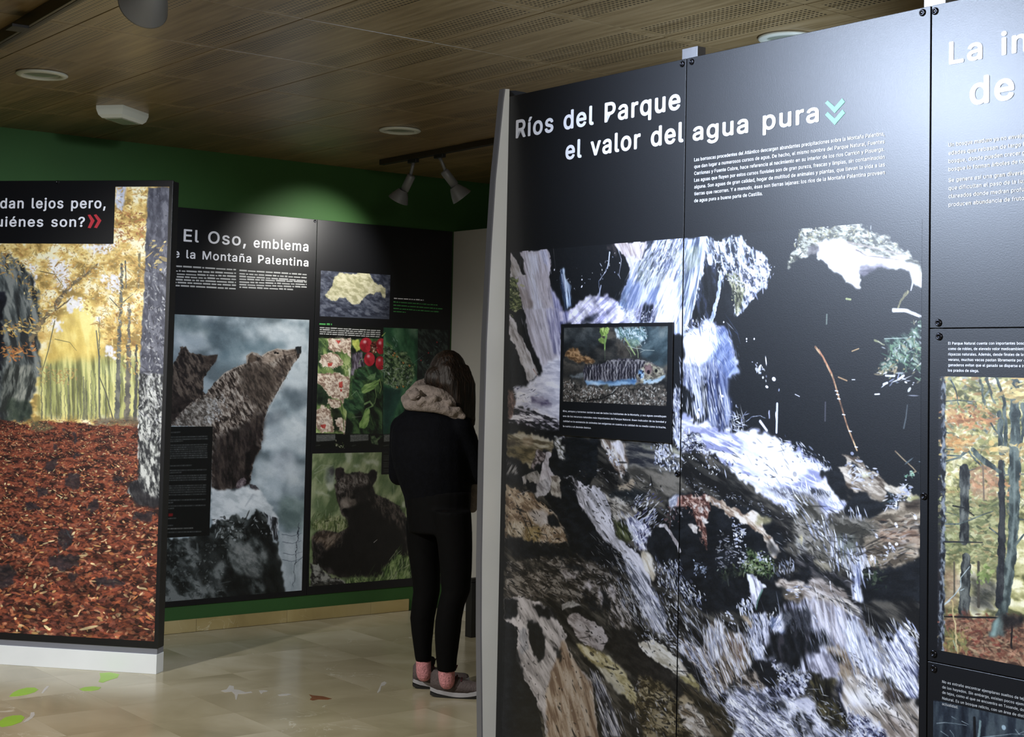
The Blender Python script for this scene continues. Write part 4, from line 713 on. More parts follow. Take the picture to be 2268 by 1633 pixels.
def plants():
    c=Canvas(PB,.052,1.085,-.55,.33,560,(10,14,12),seed=12,q=1.2); Z=(690,700,5.442); c.F(*Z)
    G=[(34,60,34),(78,112,62),(136,160,100)]
    # left column, masterwort flowers
    c.patch('75,265 480,275 465,740 400,1420 35,1410',[(44,70,40),(112,142,74),(176,196,120)],60,(60,30),soft=1,warp=0,con=1.3)
    c.patch('60,880 150,870 200,1000 180,1080 50,1060',[(14,26,20),(40,60,40)],80,20,soft=8,warp=6)
    c.patch('200,1110 330,1100 370,1400 260,1400 250,1200',[(14,20,14),(44,56,30)],80,20,soft=8,warp=6)
    c.patch('470,620 440,640 460,760 472,740',[(230,240,210)],80,12,soft=3)
    PK=[(150,120,104),(206,182,160),(238,222,204)]
    for q in ['190,268 460,272 475,330 475,500 440,480 400,440 330,420 270,440 200,390','120,470 200,440 300,460 370,540 380,600 230,630 130,600 90,560','60,690 220,680 380,700 465,760 465,980 380,1020 300,990 200,960 120,850 60,800','200,990 330,1010 400,1020 340,1100 240,1110 190,1050','60,1130 130,1075 220,1110 240,1210 260,1300 265,1390 160,1410 60,1370 45,1260','280,1240 400,1230 450,1290 460,1380 390,1420 300,1330']:
        c.patch(q,PK,40,(9,6),soft=2,warp=6,con=1.5)
    for x,y,r in [(340,310,90),(220,560,120),(330,850,150),(160,1280,90)]:
        for k in range(26):
            a=k*.2417; c.line([(x+math.cos(a)*r*.35,y+math.sin(a)*r*.25),(x+math.cos(a)*r,y+math.sin(a)*r*.75)],1.6,[(244,234,220)],1,soft=1,op=.75)
    c.dabs('200,680 465,720 465,880 200,860',120,[(150,100,90),(250,240,230),(190,150,130)],(2,1),60,50,op=.7)
    for q in ['200,565 250,565 240,605 200,605','330,800 380,790 360,870 330,860','335,885 370,885 360,915 340,915','110,1310 170,1300 160,1350 120,1350','440,1260 490,1280 480,1330 440,1310','280,290 350,290 330,340']:
        c.patch(q,[(170,40,36),(222,90,80)],0,8,soft=2,warp=3)
    c.line('360,400 390,560',2.4,[(90,120,50)],1.6); c.line('350,1020 380,1200 390,1380',4,[(60,90,40),(110,140,60)],3)
    c.dabs('80,270 200,270 120,450 75,560',30,G,(6,3),40,40,op=.5)
    c.dabs('360,560 465,560 460,700 380,690',40,[(90,130,60),(190,210,140)],(4,2),70,30,op=.8)
    # middle column, red berries
    c.patch('478,270 890,270 860,760 850,1420 400,1420 470,740',[(14,24,18),(34,62,34),(70,104,56)],60,(40,20),soft=1,warp=0,con=1.3)
    c.patch('485,440 600,430 640,600 520,640 500,720 475,720',[(30,24,30),(84,76,92),(140,132,150)],80,(24,8),soft=4,warp=4)
    c.patch('480,290 570,280 585,400 540,430 490,350',[(150,170,60),(206,214,100)],40,14,soft=3,warp=3)
    for q in ['490,760 580,760 640,850 620,1000 520,1000 480,900','520,900 600,960 640,1040 560,1060 520,980','400,1000 600,1010 640,1080 560,1180 440,1160 370,1080','560,640 640,640 700,760 600,780 540,720','640,600 760,600 860,700 800,800 700,720']:
        c.patch(q,[(24,52,34),(44,84,52),(78,124,74)],30,(30,12),soft=3,warp=3)
    c.patch('600,880 640,830 760,780 820,760 800,830 740,890 640,935 605,920',[(84,124,58),(124,168,84),(166,200,118)],-20,(40,12),soft=2,warp=2)
    c.line('610,915 700,850 815,768',2,[(180,210,140)],1.4,op=.6)
    c.patch('650,1120 700,1110 700,1220 680,1310 640,1360 580,1350 570,1300 620,1200',[(74,116,50),(116,160,76),(160,196,110)],-60,(40,12),soft=2,warp=2)
    c.line('760,850 780,960 760,1050 700,1100',3,[(110,140,84)],2); c.line('820,760 840,860 820,930',3,[(140,160,90)],2)
    c.line('640,1060 700,1030 740,1080 660,1120',8,[(90,130,76),(130,160,100)],5,soft=3); c.line('570,580 590,520 640,520',3,[(120,150,110)],2)
    c.patch('660,740 770,680 770,760 700,770',[(70,116,66),(120,160,104)],-20,(16,8),soft=2,warp=3); c.line('480,960 540,900 620,1040',2,[(130,160,120)],1)
    c.line('700,1190 740,1310',7,[(56,86,44)],4,soft=3); c.line('490,1220 600,1210',2,[(120,130,110)],1)
    for x,y,rx,ry in [(655,350,76,92),(835,365,62,98),(697,520,66,86),(828,565,60,84)]:
        q=[(x+rx*math.cos(t),y+ry*math.sin(t)) for t in np.linspace(0,6.28,22)[:-1]]
        c.patch(q,[(150,18,32),(190,28,46),(214,44,60)],60,(30,20),soft=2,warp=1)
        q=[(x-rx*.2+rx*.28*math.cos(t),y-ry*.42+ry*.22*math.sin(t)) for t in np.linspace(0,6.28,12)[:-1]]
        c.patch(q,[(244,190,196)],0,20,soft=5,warp=0,op=.85)
    c.patch('730,300 780,300 780,440 740,450 700,400',[(60,16,16),(150,90,60)],40,(8,5),soft=2,warp=4,con=1.5)
    c.dabs('720,360 780,360 780,440 720,430',16,[(220,200,170),(120,30,30)],(3,1.6),30,60)
    # right column, juniper
    c.patch('865,105 1285,125 1270,760 1000,1420 860,1420',[(22,66,44),(44,100,64),(84,136,96)],80,(70,40),soft=1,warp=0,con=1.2)
    c.patch('1150,130 1285,130 1280,260 1180,240',[(90,130,104),(136,164,136)],30,30,soft=14,warp=6,op=.7)
    c.patch('865,860 1100,880 1060,1020 900,1420 860,1420',[(14,50,46),(30,78,66)],80,50,soft=10,warp=4,op=.9)
    c.patch('870,380 960,330 1000,430 1150,440 1240,600 1230,740 1150,860 1000,880 880,820 870,600',[(26,50,34),(70,104,64),(130,156,110)],30,(14,7),soft=5,warp=9,con=1.5)
    c.dabs('870,400 960,400 1230,620 1210,800 1000,880 870,800',240,[(180,200,190),(220,230,228),(70,110,60),(100,140,70),(24,44,34),(130,160,120)],(5,1.5),40,70,op=.8)
    for x,y in [(1000,450),(1030,490),(1105,565),(1180,600),(1030,860),(1105,850),(985,475)]:
        c.dot(*c.T(x,y),4.6,3.8,0,np.array((170,122,62))/255.); c.dot(*c.T(x-8,y-10),2,1.6,0,np.array((206,164,104))/255.)
    c.dabs('980,260 1020,260 1020,360 990,360',16,[(120,160,140),(170,200,190)],(4,1.5),80,20,op=.7)
    c.line('850,240 890,200',5,[(150,170,90)],2,soft=2); c.line('910,330 960,380',10,[(70,120,60)],5,soft=3)
    # far right dark column with red berries
    c.F(680,560,2.121)
    c.patch('521,340 680,350 680,480 700,900 500,900 518,600',[(10,18,20),(24,34,34),(50,64,60)],60,(20,8),soft=1,warp=0,con=1.2)
    c.dabs('521,340 620,345 640,600 521,600',60,[(120,150,150),(60,90,70),(24,40,34)],(5,1.4),-30,40,op=.7)
    for x,y in [(535,505),(610,420),(570,470)]: c.dot(*c.T(x,y),3,3,0,np.array((150,30,36))/255.)
    # caption strip
    c.patch('30,852 720,868 720,925 30,915',[(8,12,10)],0,10,soft=0,warp=0)
    c.F(*Z); c.hs=.42
    for x0,x1 in [(55,285),(465,685),(870,1100),(1200,1500)]:
        c.patch('%d,1430 %d,1425 %d,1500 %d,1515'%(x0,x1,x1,x0),[(70,74,72),(104,106,104)],0,(6,2),soft=1,warp=0)
    for x0,x1 in [(40,105),(490,530),(870,930)]: greek(c,x0,1565,x1,1555,16,(96,100,96))
    c.patch('710,1440 760,1435 780,1480 830,1440 860,1440 800,1500 800,1550 720,1540',[(40,60,36),(90,110,76)],30,8,soft=2,warp=3); c.dabs('310,1540 380,1540 380,1575 310,1575',14,[(190,190,160),(90,110,60)],(4,2),10,40)
    c.tone(.85); c.grain(.008); return c
def cub():
    c=Canvas(PB,.036,1.085,-1.40,-.56,500,(12,14,12),seed=15,q=1.3); c.F(680,980,4.804)
    c.patch('30,80 1500,70 1500,1640 20,1640',[(84,108,62),(126,146,94),(166,178,128)],110,(60,30),soft=0,warp=0,con=1.3)
    for q in ['390,85 460,85 480,160 460,230 430,210','590,170 760,190 770,240 640,230 590,200','540,85 610,85 600,130 560,140','480,230 560,210 560,260 500,280','190,440 290,400 300,490 230,510','80,500 250,570 260,590 90,530','1000,640 1040,620 1040,700 1000,700']:
        c.patch(q,[(180,190,158),(210,216,190)],60,(20,10),soft=6,warp=6,op=.85)
    for q in ['60,560 200,640 220,760 60,720','470,150 590,120 600,220 500,230','740,380 900,400 950,540 800,560','180,80 400,90 420,200 200,190']:
        c.patch(q,[(60,90,50),(96,124,70)],100,(34,14),soft=14,warp=8,op=.6)
    c.patch('190,280 290,250 300,440 200,440',[(90,104,96),(150,160,156)],60,20,soft=12,warp=6,op=.8)
    for a,b in [('80,330 160,290 280,240',8),('80,300 150,240 260,250',6),('920,460 925,600',5),('110,620 120,690',5),('200,720 195,780',4),('90,370 150,440',8)]: c.line(a,b*.5,[(170,182,150)],1.5,soft=3,op=.6)
    c.patch('60,830 200,820 300,780 430,820 440,900 380,960 300,960 200,940 60,930',[(70,90,40),(130,146,84),(176,180,130)],100,(20,8),soft=6,warp=8,con=1.4)
    c.dabs('60,780 430,780 440,940 200,960 60,940',160,[(190,196,150),(100,120,50),(150,160,100),(60,76,34)],(6,1.5),100,34,op=.7)
    # the cub
    F1=[(18,16,16),(44,38,36),(86,76,70)]
    c.patch('290,460 310,420 300,400 297,330 310,275 345,262 380,280 400,320 420,340 480,320 560,310 610,330 660,330 670,300 710,290 745,320 740,380 715,430 700,450 710,520 740,560 850,600 950,660 1010,720 1100,860 1120,1100 1110,1250 860,1280 800,1400 740,1440 640,1440 480,1420 360,1440 200,1370 60,1290 50,1030 80,960 180,930 260,950 330,960 400,930 445,900 425,815 370,770 340,690 320,620',F1,80,(18,7),soft=3,warp=3,wl=8,con=1.3)
    c.patch('420,700 640,600 760,760 1000,900 1100,1200 850,1290 780,1420 500,1430 350,1430 160,1340 100,1260 200,1150 350,1050 440,920',[(11,10,10),(20,18,18)],80,30,soft=14,warp=8,op=.95)
    c.patch('320,420 420,350 560,330 650,350 640,440 560,470 480,500 420,460 380,560 330,560 300,480',[(50,42,38),(100,90,84),(144,136,128)],70,(12,6),soft=8,warp=5,con=1.4,op=.9)
    c.dabs('330,400 640,340 640,440 470,500 340,500',220,[(150,142,134),(90,78,70),(50,42,38)],(3.6,1),80,40,op=.55)
    c.patch('480,480 680,440 700,560 600,640 520,610 480,560',[(14,12,12),(30,26,26)],60,20,soft=12,warp=6,op=.85)
    c.patch('370,600 430,580 500,610 520,660 450,690 400,700 350,660',[(96,84,74),(140,128,118)],60,(16,8),soft=6,warp=4,op=.85)
    c.patch('375,710 440,700 460,740 430,790 390,770',[(8,7,8),(18,15,16)],0,10,soft=4,warp=3)
    c.patch('350,540 390,535 390,570 355,570',[(20,14,14)],0,6,soft=5,warp=2,op=.8); c.patch('470,570 510,565 510,595 475,595',[(12,9,10)],0,6,soft=5,warp=2,op=.8)
    c.patch('350,620 400,600 440,610 450,660 430,700 380,705 352,670',[(130,118,106),(164,152,140)],70,(12,6),soft=7,warp=3,op=.8)
    c.dot(*c.T(374,566),4.2,3.2,.4,np.array((8,6,6))/255.,1,1.6); c.dot(*c.T(492,588),4.2,3.2,.1,np.array((8,6,6))/255.,1,1.6); c.dot(*c.T(371,561),1.1,1,0,np.array((120,116,110))/255.,1,1)
    c.dot(*c.T(402,722),9,6,.1,np.array((8,7,8))/255.,1,2); c.line('405,740 410,775 440,790',2,[(8,7,8)],1.5,soft=2)
    c.patch('300,330 312,280 345,264 375,280 395,320 360,380 320,385',[(20,16,18),(52,44,44)],70,12,soft=3,warp=3); c.patch('650,340 672,302 712,292 742,325 738,385 705,430 670,400',[(16,13,14),(40,34,34)],70,12,soft=3,warp=3)
    c.patch('235,290 280,265 300,300 280,350 240,340',[(60,58,62),(96,92,96)],70,12,soft=6,warp=4,op=.8)
    c.patch('55,1000 150,950 330,960 360,1000 250,1120 210,1150 160,1080 60,1040',[(60,46,36),(106,88,72),(140,122,104)],120,(16,7),soft=7,warp=6,con=1.4,op=.9)
    c.dabs('710,540 1010,700 1000,760 800,720',140,[(110,100,92),(70,62,56),(40,36,34)],(4.5,1.1),50,30,op=.55)
    c.dabs('240,1020 380,1000 380,1100 260,1120',50,[(110,98,88),(60,50,44)],(4,1.1),120,20,op=.5)
    c.line('710,1065 745,1035',2.4,[(176,170,168)],1.4)
    # grass and stones below
    c.patch('860,1290 960,1200 1060,1230 1140,1180 1500,1150 1500,1500 600,1560 420,1560 430,1450 600,1430 760,1440',[(40,64,28),(88,122,54),(150,176,104)],100,(24,6),soft=6,warp=9,con=1.5)
    c.dabs('860,1230 960,1180 1500,1160 1500,1500 700,1520 640,1450 840,1400',420,[(120,150,80),(170,190,130),(60,90,36),(90,124,54),(190,200,160)],(11,1.3),110,26,op=.75)
    c.dabs('420,1440 700,1420 800,1540 430,1560',120,[(70,92,50),(110,130,80),(40,56,30)],(7,1.3),100,34,op=.7)
    c.patch('40,1290 120,1300 180,1380 250,1430 400,1480 420,1520 390,1560 300,1580 30,1620',[(40,38,36),(104,104,98),(156,156,148)],30,(16,10),soft=3,warp=6,con=1.6)
    c.patch('100,1500 240,1490 230,1560 100,1580',[(30,30,26),(70,70,60)],10,14,soft=5,warp=5,op=.8)
    c.patch('180,1330 260,1340 290,1390 220,1410',[(40,34,34),(80,72,70)],30,10,soft=4,warp=5)
    q=c.P('798,78 798,345'); c.a[:int(q[1,1]),int(q[0,0]):]=np.array((12,14,13))/255
    c.hs=.42
    for y in (105,145,165,185,218,240,258,292,312): greek(c,815,y,895,y-2,9,(120,124,120),op=.8,short=.8 if y!=105 else .5)
    c.tone(.8,.92); c.grain(.008); return c
def map_print():
    c=Canvas(PB,.073,.605,.318,.612,560,(70,78,98),seed=17)
    c.F(680,560,2.121); c.patch('30,20 420,20 420,300 30,300',[(44,50,70),(70,78,100),(104,112,132)],20,(18,9),soft=0,warp=0,con=1.2)
    c.line('57,180 130,175 260,190 385,180',1.2,[(110,118,140)],1,rough=4,op=.5); c.line('57,230 150,235 250,245 385,235',1.2,[(100,108,130)],1,rough=4,op=.5)
    c.F(300,380,2.766)
    c.patch('1160,760 1175,740 1205,700 1215,650 1250,618 1290,625 1340,630 1385,612 1405,604 1435,625 1450,660 1475,690 1510,695 1530,715 1532,775 1515,770 1500,740 1480,735 1460,755 1430,750 1400,770 1370,810 1340,818 1310,800 1290,775 1250,772 1225,795 1195,790 1175,775',[(172,170,126),(206,202,158),(226,222,184)],20,(16,9),soft=1.2,warp=3,wl=8,con=1.3)
    c.line('1230,700 1290,690 1340,720 1400,690 1460,710',1,[(160,150,110)],1,rough=4,op=.5); c.line('1340,640 1330,700 1350,770',1,[(160,150,110)],1,rough=4,op=.5)
    c.tone(.8,.9); c.grain(.006); return c
def fish():
    c=Canvas(PA,-.135,.3457,-.0973,.1395,1000,(30,36,38),seed=21,lw=.7); c.F(1240,710,5.831)
    c.patch('60,70 1430,60 1430,1110 50,1110',[(18,20,22),(44,44,42),(84,78,68)],10,(60,26),soft=0,warp=0,con=1.2)
    c.patch('60,80 520,80 560,300 420,380 100,380 60,300',[(26,32,36),(52,60,64),(84,92,94)],20,(60,30),soft=14,warp=8,op=.8)
    c.patch('1060,90 1420,80 1420,560 1340,600 1180,540 1060,460',[(30,48,56),(50,74,84),(80,104,112)],150,(70,30),soft=10,warp=8)
    c.patch('1150,320 1300,260 1420,230 1420,260 1310,280 1180,350',[(64,90,98)],0,30,soft=14,op=.5)
    c.patch('1040,90 1160,90 1170,250 1100,330 1060,250',[(16,34,44),(34,54,64)],80,(40,20),soft=8,warp=6,op=.8)
    c.patch('1280,90 1410,85 1410,200 1300,220',[(80,96,98),(130,140,136)],40,14,soft=10,warp=6,op=.6)
    c.patch('730,95 830,90 1060,90 1120,130 1150,240 1060,290 960,280 860,240 800,230 740,210',[(60,100,112),(130,168,178),(196,216,220)],60,(12,7),soft=4,warp=9,con=1.5)
    c.dabs('740,95 1100,90 1140,260 960,280 800,230',220,[(180,206,214),(90,140,150),(210,224,226),(60,110,100)],(5,2),60,60,op=.7)
    c.patch('900,240 1020,230 1050,300 980,370 900,330',[(70,110,90),(140,170,150)],40,(10,6),soft=5,warp=6,op=.8)
    c.line('780,100 800,170 830,200',7,[(60,110,90)],4,soft=3); c.line('860,230 930,340 990,440',8,[(120,150,70),(160,186,110)],7,soft=2.5); c.line('870,330 930,420 940,470',4,[(120,140,90)],3); c.line('1010,340 1030,420 1030,480',5,[(130,150,100)],4)
    c.line('900,330 1000,360 1060,360 1100,380 1240,388',2.4,[(170,180,170)],2,soft=2); c.line('1060,410 1130,380',2.4,[(150,160,150)],1.4); c.line('1050,290 1080,330',2.4,[(190,200,190)],1.4); c.line('960,320 1010,250 1050,300',2.2,[(140,170,120)],1.4)
    c.patch('760,300 880,300 920,420 880,500 760,440',[(34,28,24),(84,74,62)],30,20,soft=10,warp=8,op=.7)
    # leaf shoot
    c.patch('535,95 655,90 650,150 600,210 550,200 530,150',[(90,130,34),(140,180,56),(180,208,92)],60,(20,8),soft=2,warp=3)
    c.patch('510,235 560,205 600,250 590,310 540,290',[(90,124,36),(130,164,56)],50,(20,8),soft=2,warp=3)
    c.line('600,95 570,200',3,[(40,64,20)],2); c.line('620,200 600,300 600,380',14,[(100,144,50),(140,180,76)],9,soft=3); c.line('600,380 602,510',5,[(70,84,60)],3,soft=2)
    # brown stone
    c.patch('80,400 150,365 210,360 270,380 290,430 350,460 400,480 450,490 480,530 400,560 330,545 250,545 190,520 90,460',[(88,54,22),(140,94,46),(180,130,76)],20,(14,8),soft=3,warp=6,con=1.4)
    c.patch('180,590 340,570 320,640 220,650',[(60,52,44),(120,110,98)],20,14,soft=6,warp=6,op=.7); c.patch('60,560 330,600 320,760 60,760',[(24,24,24),(50,48,44)],20,20,soft=10,warp=6,op=.6)
    # fish
    c.patch('150,715 250,690 330,660 330,740 260,745 150,735',[(70,80,84),(120,130,134)],0,(30,7),soft=5,warp=5,op=.8)
    c.patch('320,640 350,590 430,580 560,560 640,520 720,500 860,490 960,500 1080,510 1200,540 1300,590 1360,640 1388,690 1380,740 1300,790 1180,820 1000,815 900,830 760,840 640,855 620,830 480,840 380,830 330,780',[(34,32,44),(74,70,84),(128,124,128)],100,(22,9),soft=2,warp=3,con=1.4)
    c.patch('330,770 480,775 640,790 800,770 980,745 1010,760 1000,815 900,830 760,838 650,855 620,828 480,842 370,830',[(60,104,150),(110,160,204),(176,208,230)],0,(60,12),soft=5,warp=3)
    c.patch('930,750 1010,740 990,820 930,825',[(30,90,160),(60,120,190)],80,20,soft=7,op=.7)
    r=np.random.RandomState(4)
    for i in range(19):
        for j in range(6):
            x=350+i*39+r.uniform(-9,9); y=600+j*30-18*math.sin((x-330)/260)+r.uniform(-6,6)-(12 if j==0 else 0)
            if x>1060: continue
            c.dot(*c.T(x,y),5.2*r.uniform(.8,1.3),2.3*r.uniform(.8,1.2),1.5+r.uniform(-.3,.3),np.array((22,20,34))/255.,.85,1.5)
            c.dot(*c.T(x+17,y+8),4.6*r.uniform(.7,1.2),1.3,1.5+r.uniform(-.3,.3),np.array((176,168,160))/255.,.55,1.5)
    for x in range(640,1110,52): 
        q=[(x+22*math.cos(t),545+30*math.sin(t)) for t in np.linspace(2.6,6.8,9)]; c.line(q,2.2,[(176,170,160)],1.8,soft=1.5,op=.7)
        c.dot(*c.T(x,548),3.4,2.4,1.5,np.array((14,12,18))/255.,.9,1.5)
    # head
    c.patch('1010,720 1040,650 1090,600 1120,540 1200,545 1290,590 1350,630 1388,690 1384,730 1300,785 1200,815 1100,810 1020,780',[(84,76,66),(138,130,108),(180,172,140)],20,(14,9),soft=4,warp=4,con=1.3)
    c.patch('1100,770 1240,760 1388,700 1384,735 1300,790 1180,822 1100,815',[(120,160,190),(176,204,220)],-10,(30,8),soft=4,warp=3)
    c.patch('1110,570 1200,560 1210,640 1170,690 1110,660',[(90,60,66),(140,104,104)],40,12,soft=5,warp=4); c.dot(*c.T(1163,665),6.5,6,0,np.array((24,16,24))/255.,1,2)
    c.patch('1030,640 1080,640 1115,690 1100,750 1060,750 1030,700',[(30,60,110),(90,140,190),(200,216,226)],60,(10,7),soft=3,warp=3,con=1.6); c.dot(*c.T(1050,710),5,4,0,np.array((16,16,30))/255.,1,2); c.dot(*c.T(1095,660),3.4,3,0,np.array((30,26,36))/255.,1,2)
    c.dot(*c.T(1262,650),9,8.4,0,np.array((150,146,110))/255.,1,2); c.dot(*c.T(1262,650),7,6.4,0,np.array((70,66,60))/255.,1,1.5); c.dot(*c.T(1264,650),4.6,4.2,0,np.array((12,12,16))/255.,1,1.2)
    c.line('1220,720 1290,715 1388,690',3,[(90,84,60)],2,soft=2); c.line('1220,610 1300,600 1340,640',2.4,[(170,168,130)],1.6,soft=2,op=.8)
    for x,y in [(1135,770),(1200,745),(1210,770),(1330,690),(1110,610),(1230,690)]: c.dot(*c.T(x,y),2.2,1.9,0,np.array((40,40,30))/255.,.9,1.2)
    c.line('1000,820 1060,800 1100,790',8,[(130,120,90)],5,soft=4,op=.8); c.patch('580,850 640,820 660,900 560,960',[(84,86,60),(120,118,84)],60,14,soft=7,op=.7); c.patch('900,860 1050,830 1020,930 920,960',[(70,66,44),(110,104,72)],60,14,soft=9,op=.6)
    # gravel
    PB_=[(150,142,128),(196,190,176),(110,98,84),(84,74,66),(220,216,204),(130,106,90),(64,58,52)]
    c.patch('60,790 330,850 700,860 1400,830 1400,1110 50,1050',[(24,22,20),(66,60,52),(104,94,82)],0,(10,7),soft=10,warp=8,con=1.3,op=.9)
    for q,n,sz in [('60,780 220,800 180,880 60,860',60,3),('300,870 560,860 640,940 480,1000 300,980',170,3.2),('60,990 220,1010 220,1050 60,1050',50,3),('640,1000 900,960 1120,830 1200,860 1400,930 1400,1110 640,1080',420,3.2),('640,900 900,840 900,960 700,990',90,2.8),('220,1030 640,1040 640,1070 220,1055',60,2.4),('80,890 280,930 260,970 80,950',30,2.6)]:
        c.dabs(q,n,PB_,(sz*1.1,sz*.8),30,60,op=.9,var=.35)
    c.line('380,1030 560,1010 700,940 760,900',7,[(16,14,14)],4,soft=4,rough=3); c.line('690,940 760,860',3,[(170,176,170)],2)
    c.tone(.68); c.grain(.01); return c
def beech():
    c=Canvas(PA,1.300,2.05,-.66,.0065,640,(24,24,30),seed=25,q=1.4,lw=.42); Z=(2040,820,5.268); c.F(*Z)
    c.patch('265,60 2500,60 2500,4000 240,4000',[(92,92,48),(156,150,82),(206,196,124),(238,228,180)],10,(26,14),soft=0,warp=0,con=1.4)
    LG=[(206,196,110),(226,206,130),(180,176,90),(236,222,160),(214,160,84),(150,150,80),(222,190,100),(120,124,76)]
    TR=[(44,54,52),(74,88,84),(110,124,114)]
    c.dabs('270,80 1400,80 1400,1640 260,1640',1100,LG,(4.6,1.8),5,30,op=.85)
    c.dabs('270,80 1400,80 1400,1000 280,1000',160,[(240,240,236),(140,160,170),(90,104,104),(226,150,80)],(4,1.8),5,30,op=.7)
    c.line('700,120 720,320 740,400',12,TR,10,soft=3,rough=5,op=.85); c.line('760,90 830,300 860,380',9,TR,6,soft=2,rough=4,op=.85)
    c.line('350,120 410,240 430,380 440,400',6,TR,4,soft=2,rough=2); c.line('640,420 560,560 480,560',7,TR,4,soft=2,rough=3)
    c.line('880,90 940,250 970,400 985,700 990,960',12,TR,14,soft=2,rough=3)
    c.line('1090,140 1090,380 1100,700 1090,1080 1070,1640',36,TR,50,soft=3,rough=4); c.line('1190,400 1200,640 1180,780 1150,920',16,TR,10,soft=3,rough=4)
    c.line('920,500 930,800 945,1200 930,1640',20,TR,28,soft=3,rough=4); c.line('1010,1000 1100,1090',2,TR,2)
    c.line('510,1180 505,1500',44,[(24,26,30),(60,62,64),(110,112,106)],44,soft=3,rough=3)
    c.line('290,990 460,1000 540,920',5,TR,8,soft=2,rough=3); c.line('290,1060 440,1020 560,940 620,1040 730,1140 860,1150',7,TR,6,soft=2,rough=3); c.line('600,920 700,1010 840,1120 900,1180',13,TR,14,soft=3,rough=3)
    c.line('560,1170 700,1130 860,1120',5,TR,4); c.line('290,720 380,760 450,790',5,TR,3); c.line('800,590 850,680 930,770',7,TR,6,soft=2)
    c.line('880,1230 1010,1220 1200,1210',6,[(110,116,108)],5,soft=2)
    c.line('290,360 430,350 560,360 640,370',4,TR,3,rough=3); c.line('290,920 400,930 480,930',5,TR,3)
    c.dabs('280,500 760,480 860,600 760,640 300,600',110,[(222,140,78),(206,120,66),(236,180,100)],(5,2),5,26,op=.85); c.dabs('290,800 600,800 600,880 290,900',60,[(222,150,70),(236,180,100)],(5,2),0,20)
    c.dabs('600,1170 880,1200 860,1500 580,1480',180,[(226,160,110),(206,140,90),(236,200,140),(190,150,110)],(5,2),5,30,op=.8)
    c.dabs('880,940 1180,930 1180,1000 880,1010',50,[(240,214,140),(226,180,90)],(5.5,2),0,18); c.dabs('1000,1360 1160,1370 1150,1400 1000,1400',26,[(236,160,90)],(5.5,2),0,16); c.dabs('900,200 1200,100 1200,380 960,300',60,[(240,210,120),(236,190,100)],(5,2),0,20)
    Y=(2020,1000,4.083); c.F(*Y)
    c.patch('285,430 860,420 860,1000 700,1100 520,960 280,900',[(94,98,52),(140,144,84),(180,176,116)],5,(22,10),soft=14,warp=8,op=.7,con=1.4)
    c.dabs('285,420 860,420 850,1000 280,960',420,[(160,164,90),(190,190,120),(120,130,70),(84,96,60),(200,170,100)],(5,1.8),5,28,op=.8)
    c.patch('280,1040 420,1040 420,1400 276,1400',[(96,66,48),(150,112,80),(180,150,110)],10,(20,9),soft=12,warp=8,op=.8); c.patch('530,1100 780,1160 760,1420 520,1460',[(30,32,30),(60,60,54),(100,94,80)],20,(20,9),soft=10,warp=8,op=.85,con=1.4)
    c.line('475,160 474,440 470,800',40,[(26,28,30),(62,66,64),(110,114,106)],38,soft=3,rough=3); c.line('490,960 480,1200 468,1500',36,[(28,30,30),(64,68,66),(104,108,100)],52,soft=3,rough=3)
    c.line('920,0 925,240 925,560 900,900 860,1200 820,1450 740,1640',38,TR,44,soft=3,rough=3); c.line('925,0 925,560 895,900 855,1200',8,[(120,136,128)],10,soft=5,op=.6)
    c.line('800,100 812,400 812,700 805,1000 785,1380',22,[(30,32,36),(60,62,62)],34,soft=3,rough=3)
    c.line('600,1000 600,1400',10,[(70,64,52)],12,soft=3); c.line('380,1000 382,1300',7,[(90,80,60)],8,soft=3); c.line('640,120 650,440',6,[(120,100,80)],6,soft=3)
    c.line('285,655 420,655 520,620 640,570 730,540',6,TR,3,soft=2); c.line('285,815 440,818 630,822',7,[(40,44,44)],4,soft=2,rough=3); c.line('370,490 470,510 560,580',6,[(30,32,32)],4,soft=2); c.line('285,540 410,575',3,TR,2); c.line('700,690 780,750',6,TR,5); c.line('960,610 1200,640',5,TR,5); c.line('930,850 1010,750',10,TR,6)
    c.line('560,20 660,110 800,180',10,TR,10,soft=3)
    c.line('280,1390 380,1300 440,1220 440,1140 520,1040',4.5,[(150,170,170),(186,200,200)],3,soft=2); c.line('440,1255 470,1240',3,[(180,196,196)],2)
    c.dabs('590,1080 680,1080 680,1160 590,1160',26,[(150,170,80),(120,146,60)],(4,2.4),20,40)
    X=(2000,1330,5.388); c.F(*X)
    c.patch('475,200 1160,210 2400,250 2400,1400 480,610',[(70,44,32),(132,86,58),(172,124,88)],5,(14,6),soft=6,warp=6,con=1.4)
    c.dabs('475,210 1500,220 1500,790 480,610',560,[(176,110,70),(140,80,54),(200,140,100),(100,62,44),(190,160,110),(156,60,44)],(4.4,1.7),8,34,op=.8)
    c.dabs('490,360 800,360 740,600 490,600',110,[(186,160,80),(150,130,60),(110,120,60)],(4,1.8),60,50,op=.8)
    c.line('490,190 620,195 1200,205',5,[(24,20,20)],6,soft=2,rough=3)
    c.line('580,0 610,200 630,420 650,640',8,[(180,150,84),(206,180,120)],6,soft=2,rough=4); c.line('600,480 640,600',6,[(150,160,120)],5,soft=3); c.line('475,60 560,0',5,[(190,200,196)],4,soft=2)
    c.patch('1180,0 1250,0 1230,180 1190,300 1200,410 1020,420 1050,320 1130,200',TR,110,(24,9),soft=3,warp=4); c.patch('1040,400 1100,230 1150,200 1130,330 1110,425',[(96,136,128),(150,180,172)],110,(24,9),soft=4,warp=3,op=.9)
    c.patch('1200,160 1440,180 1440,300 1240,330 1200,420 1180,300',[(20,18,18),(54,44,40)],10,14,soft=6,warp=5); c.line('1295,300 1295,560',7,[(34,24,22)],8,soft=2,rough=2)
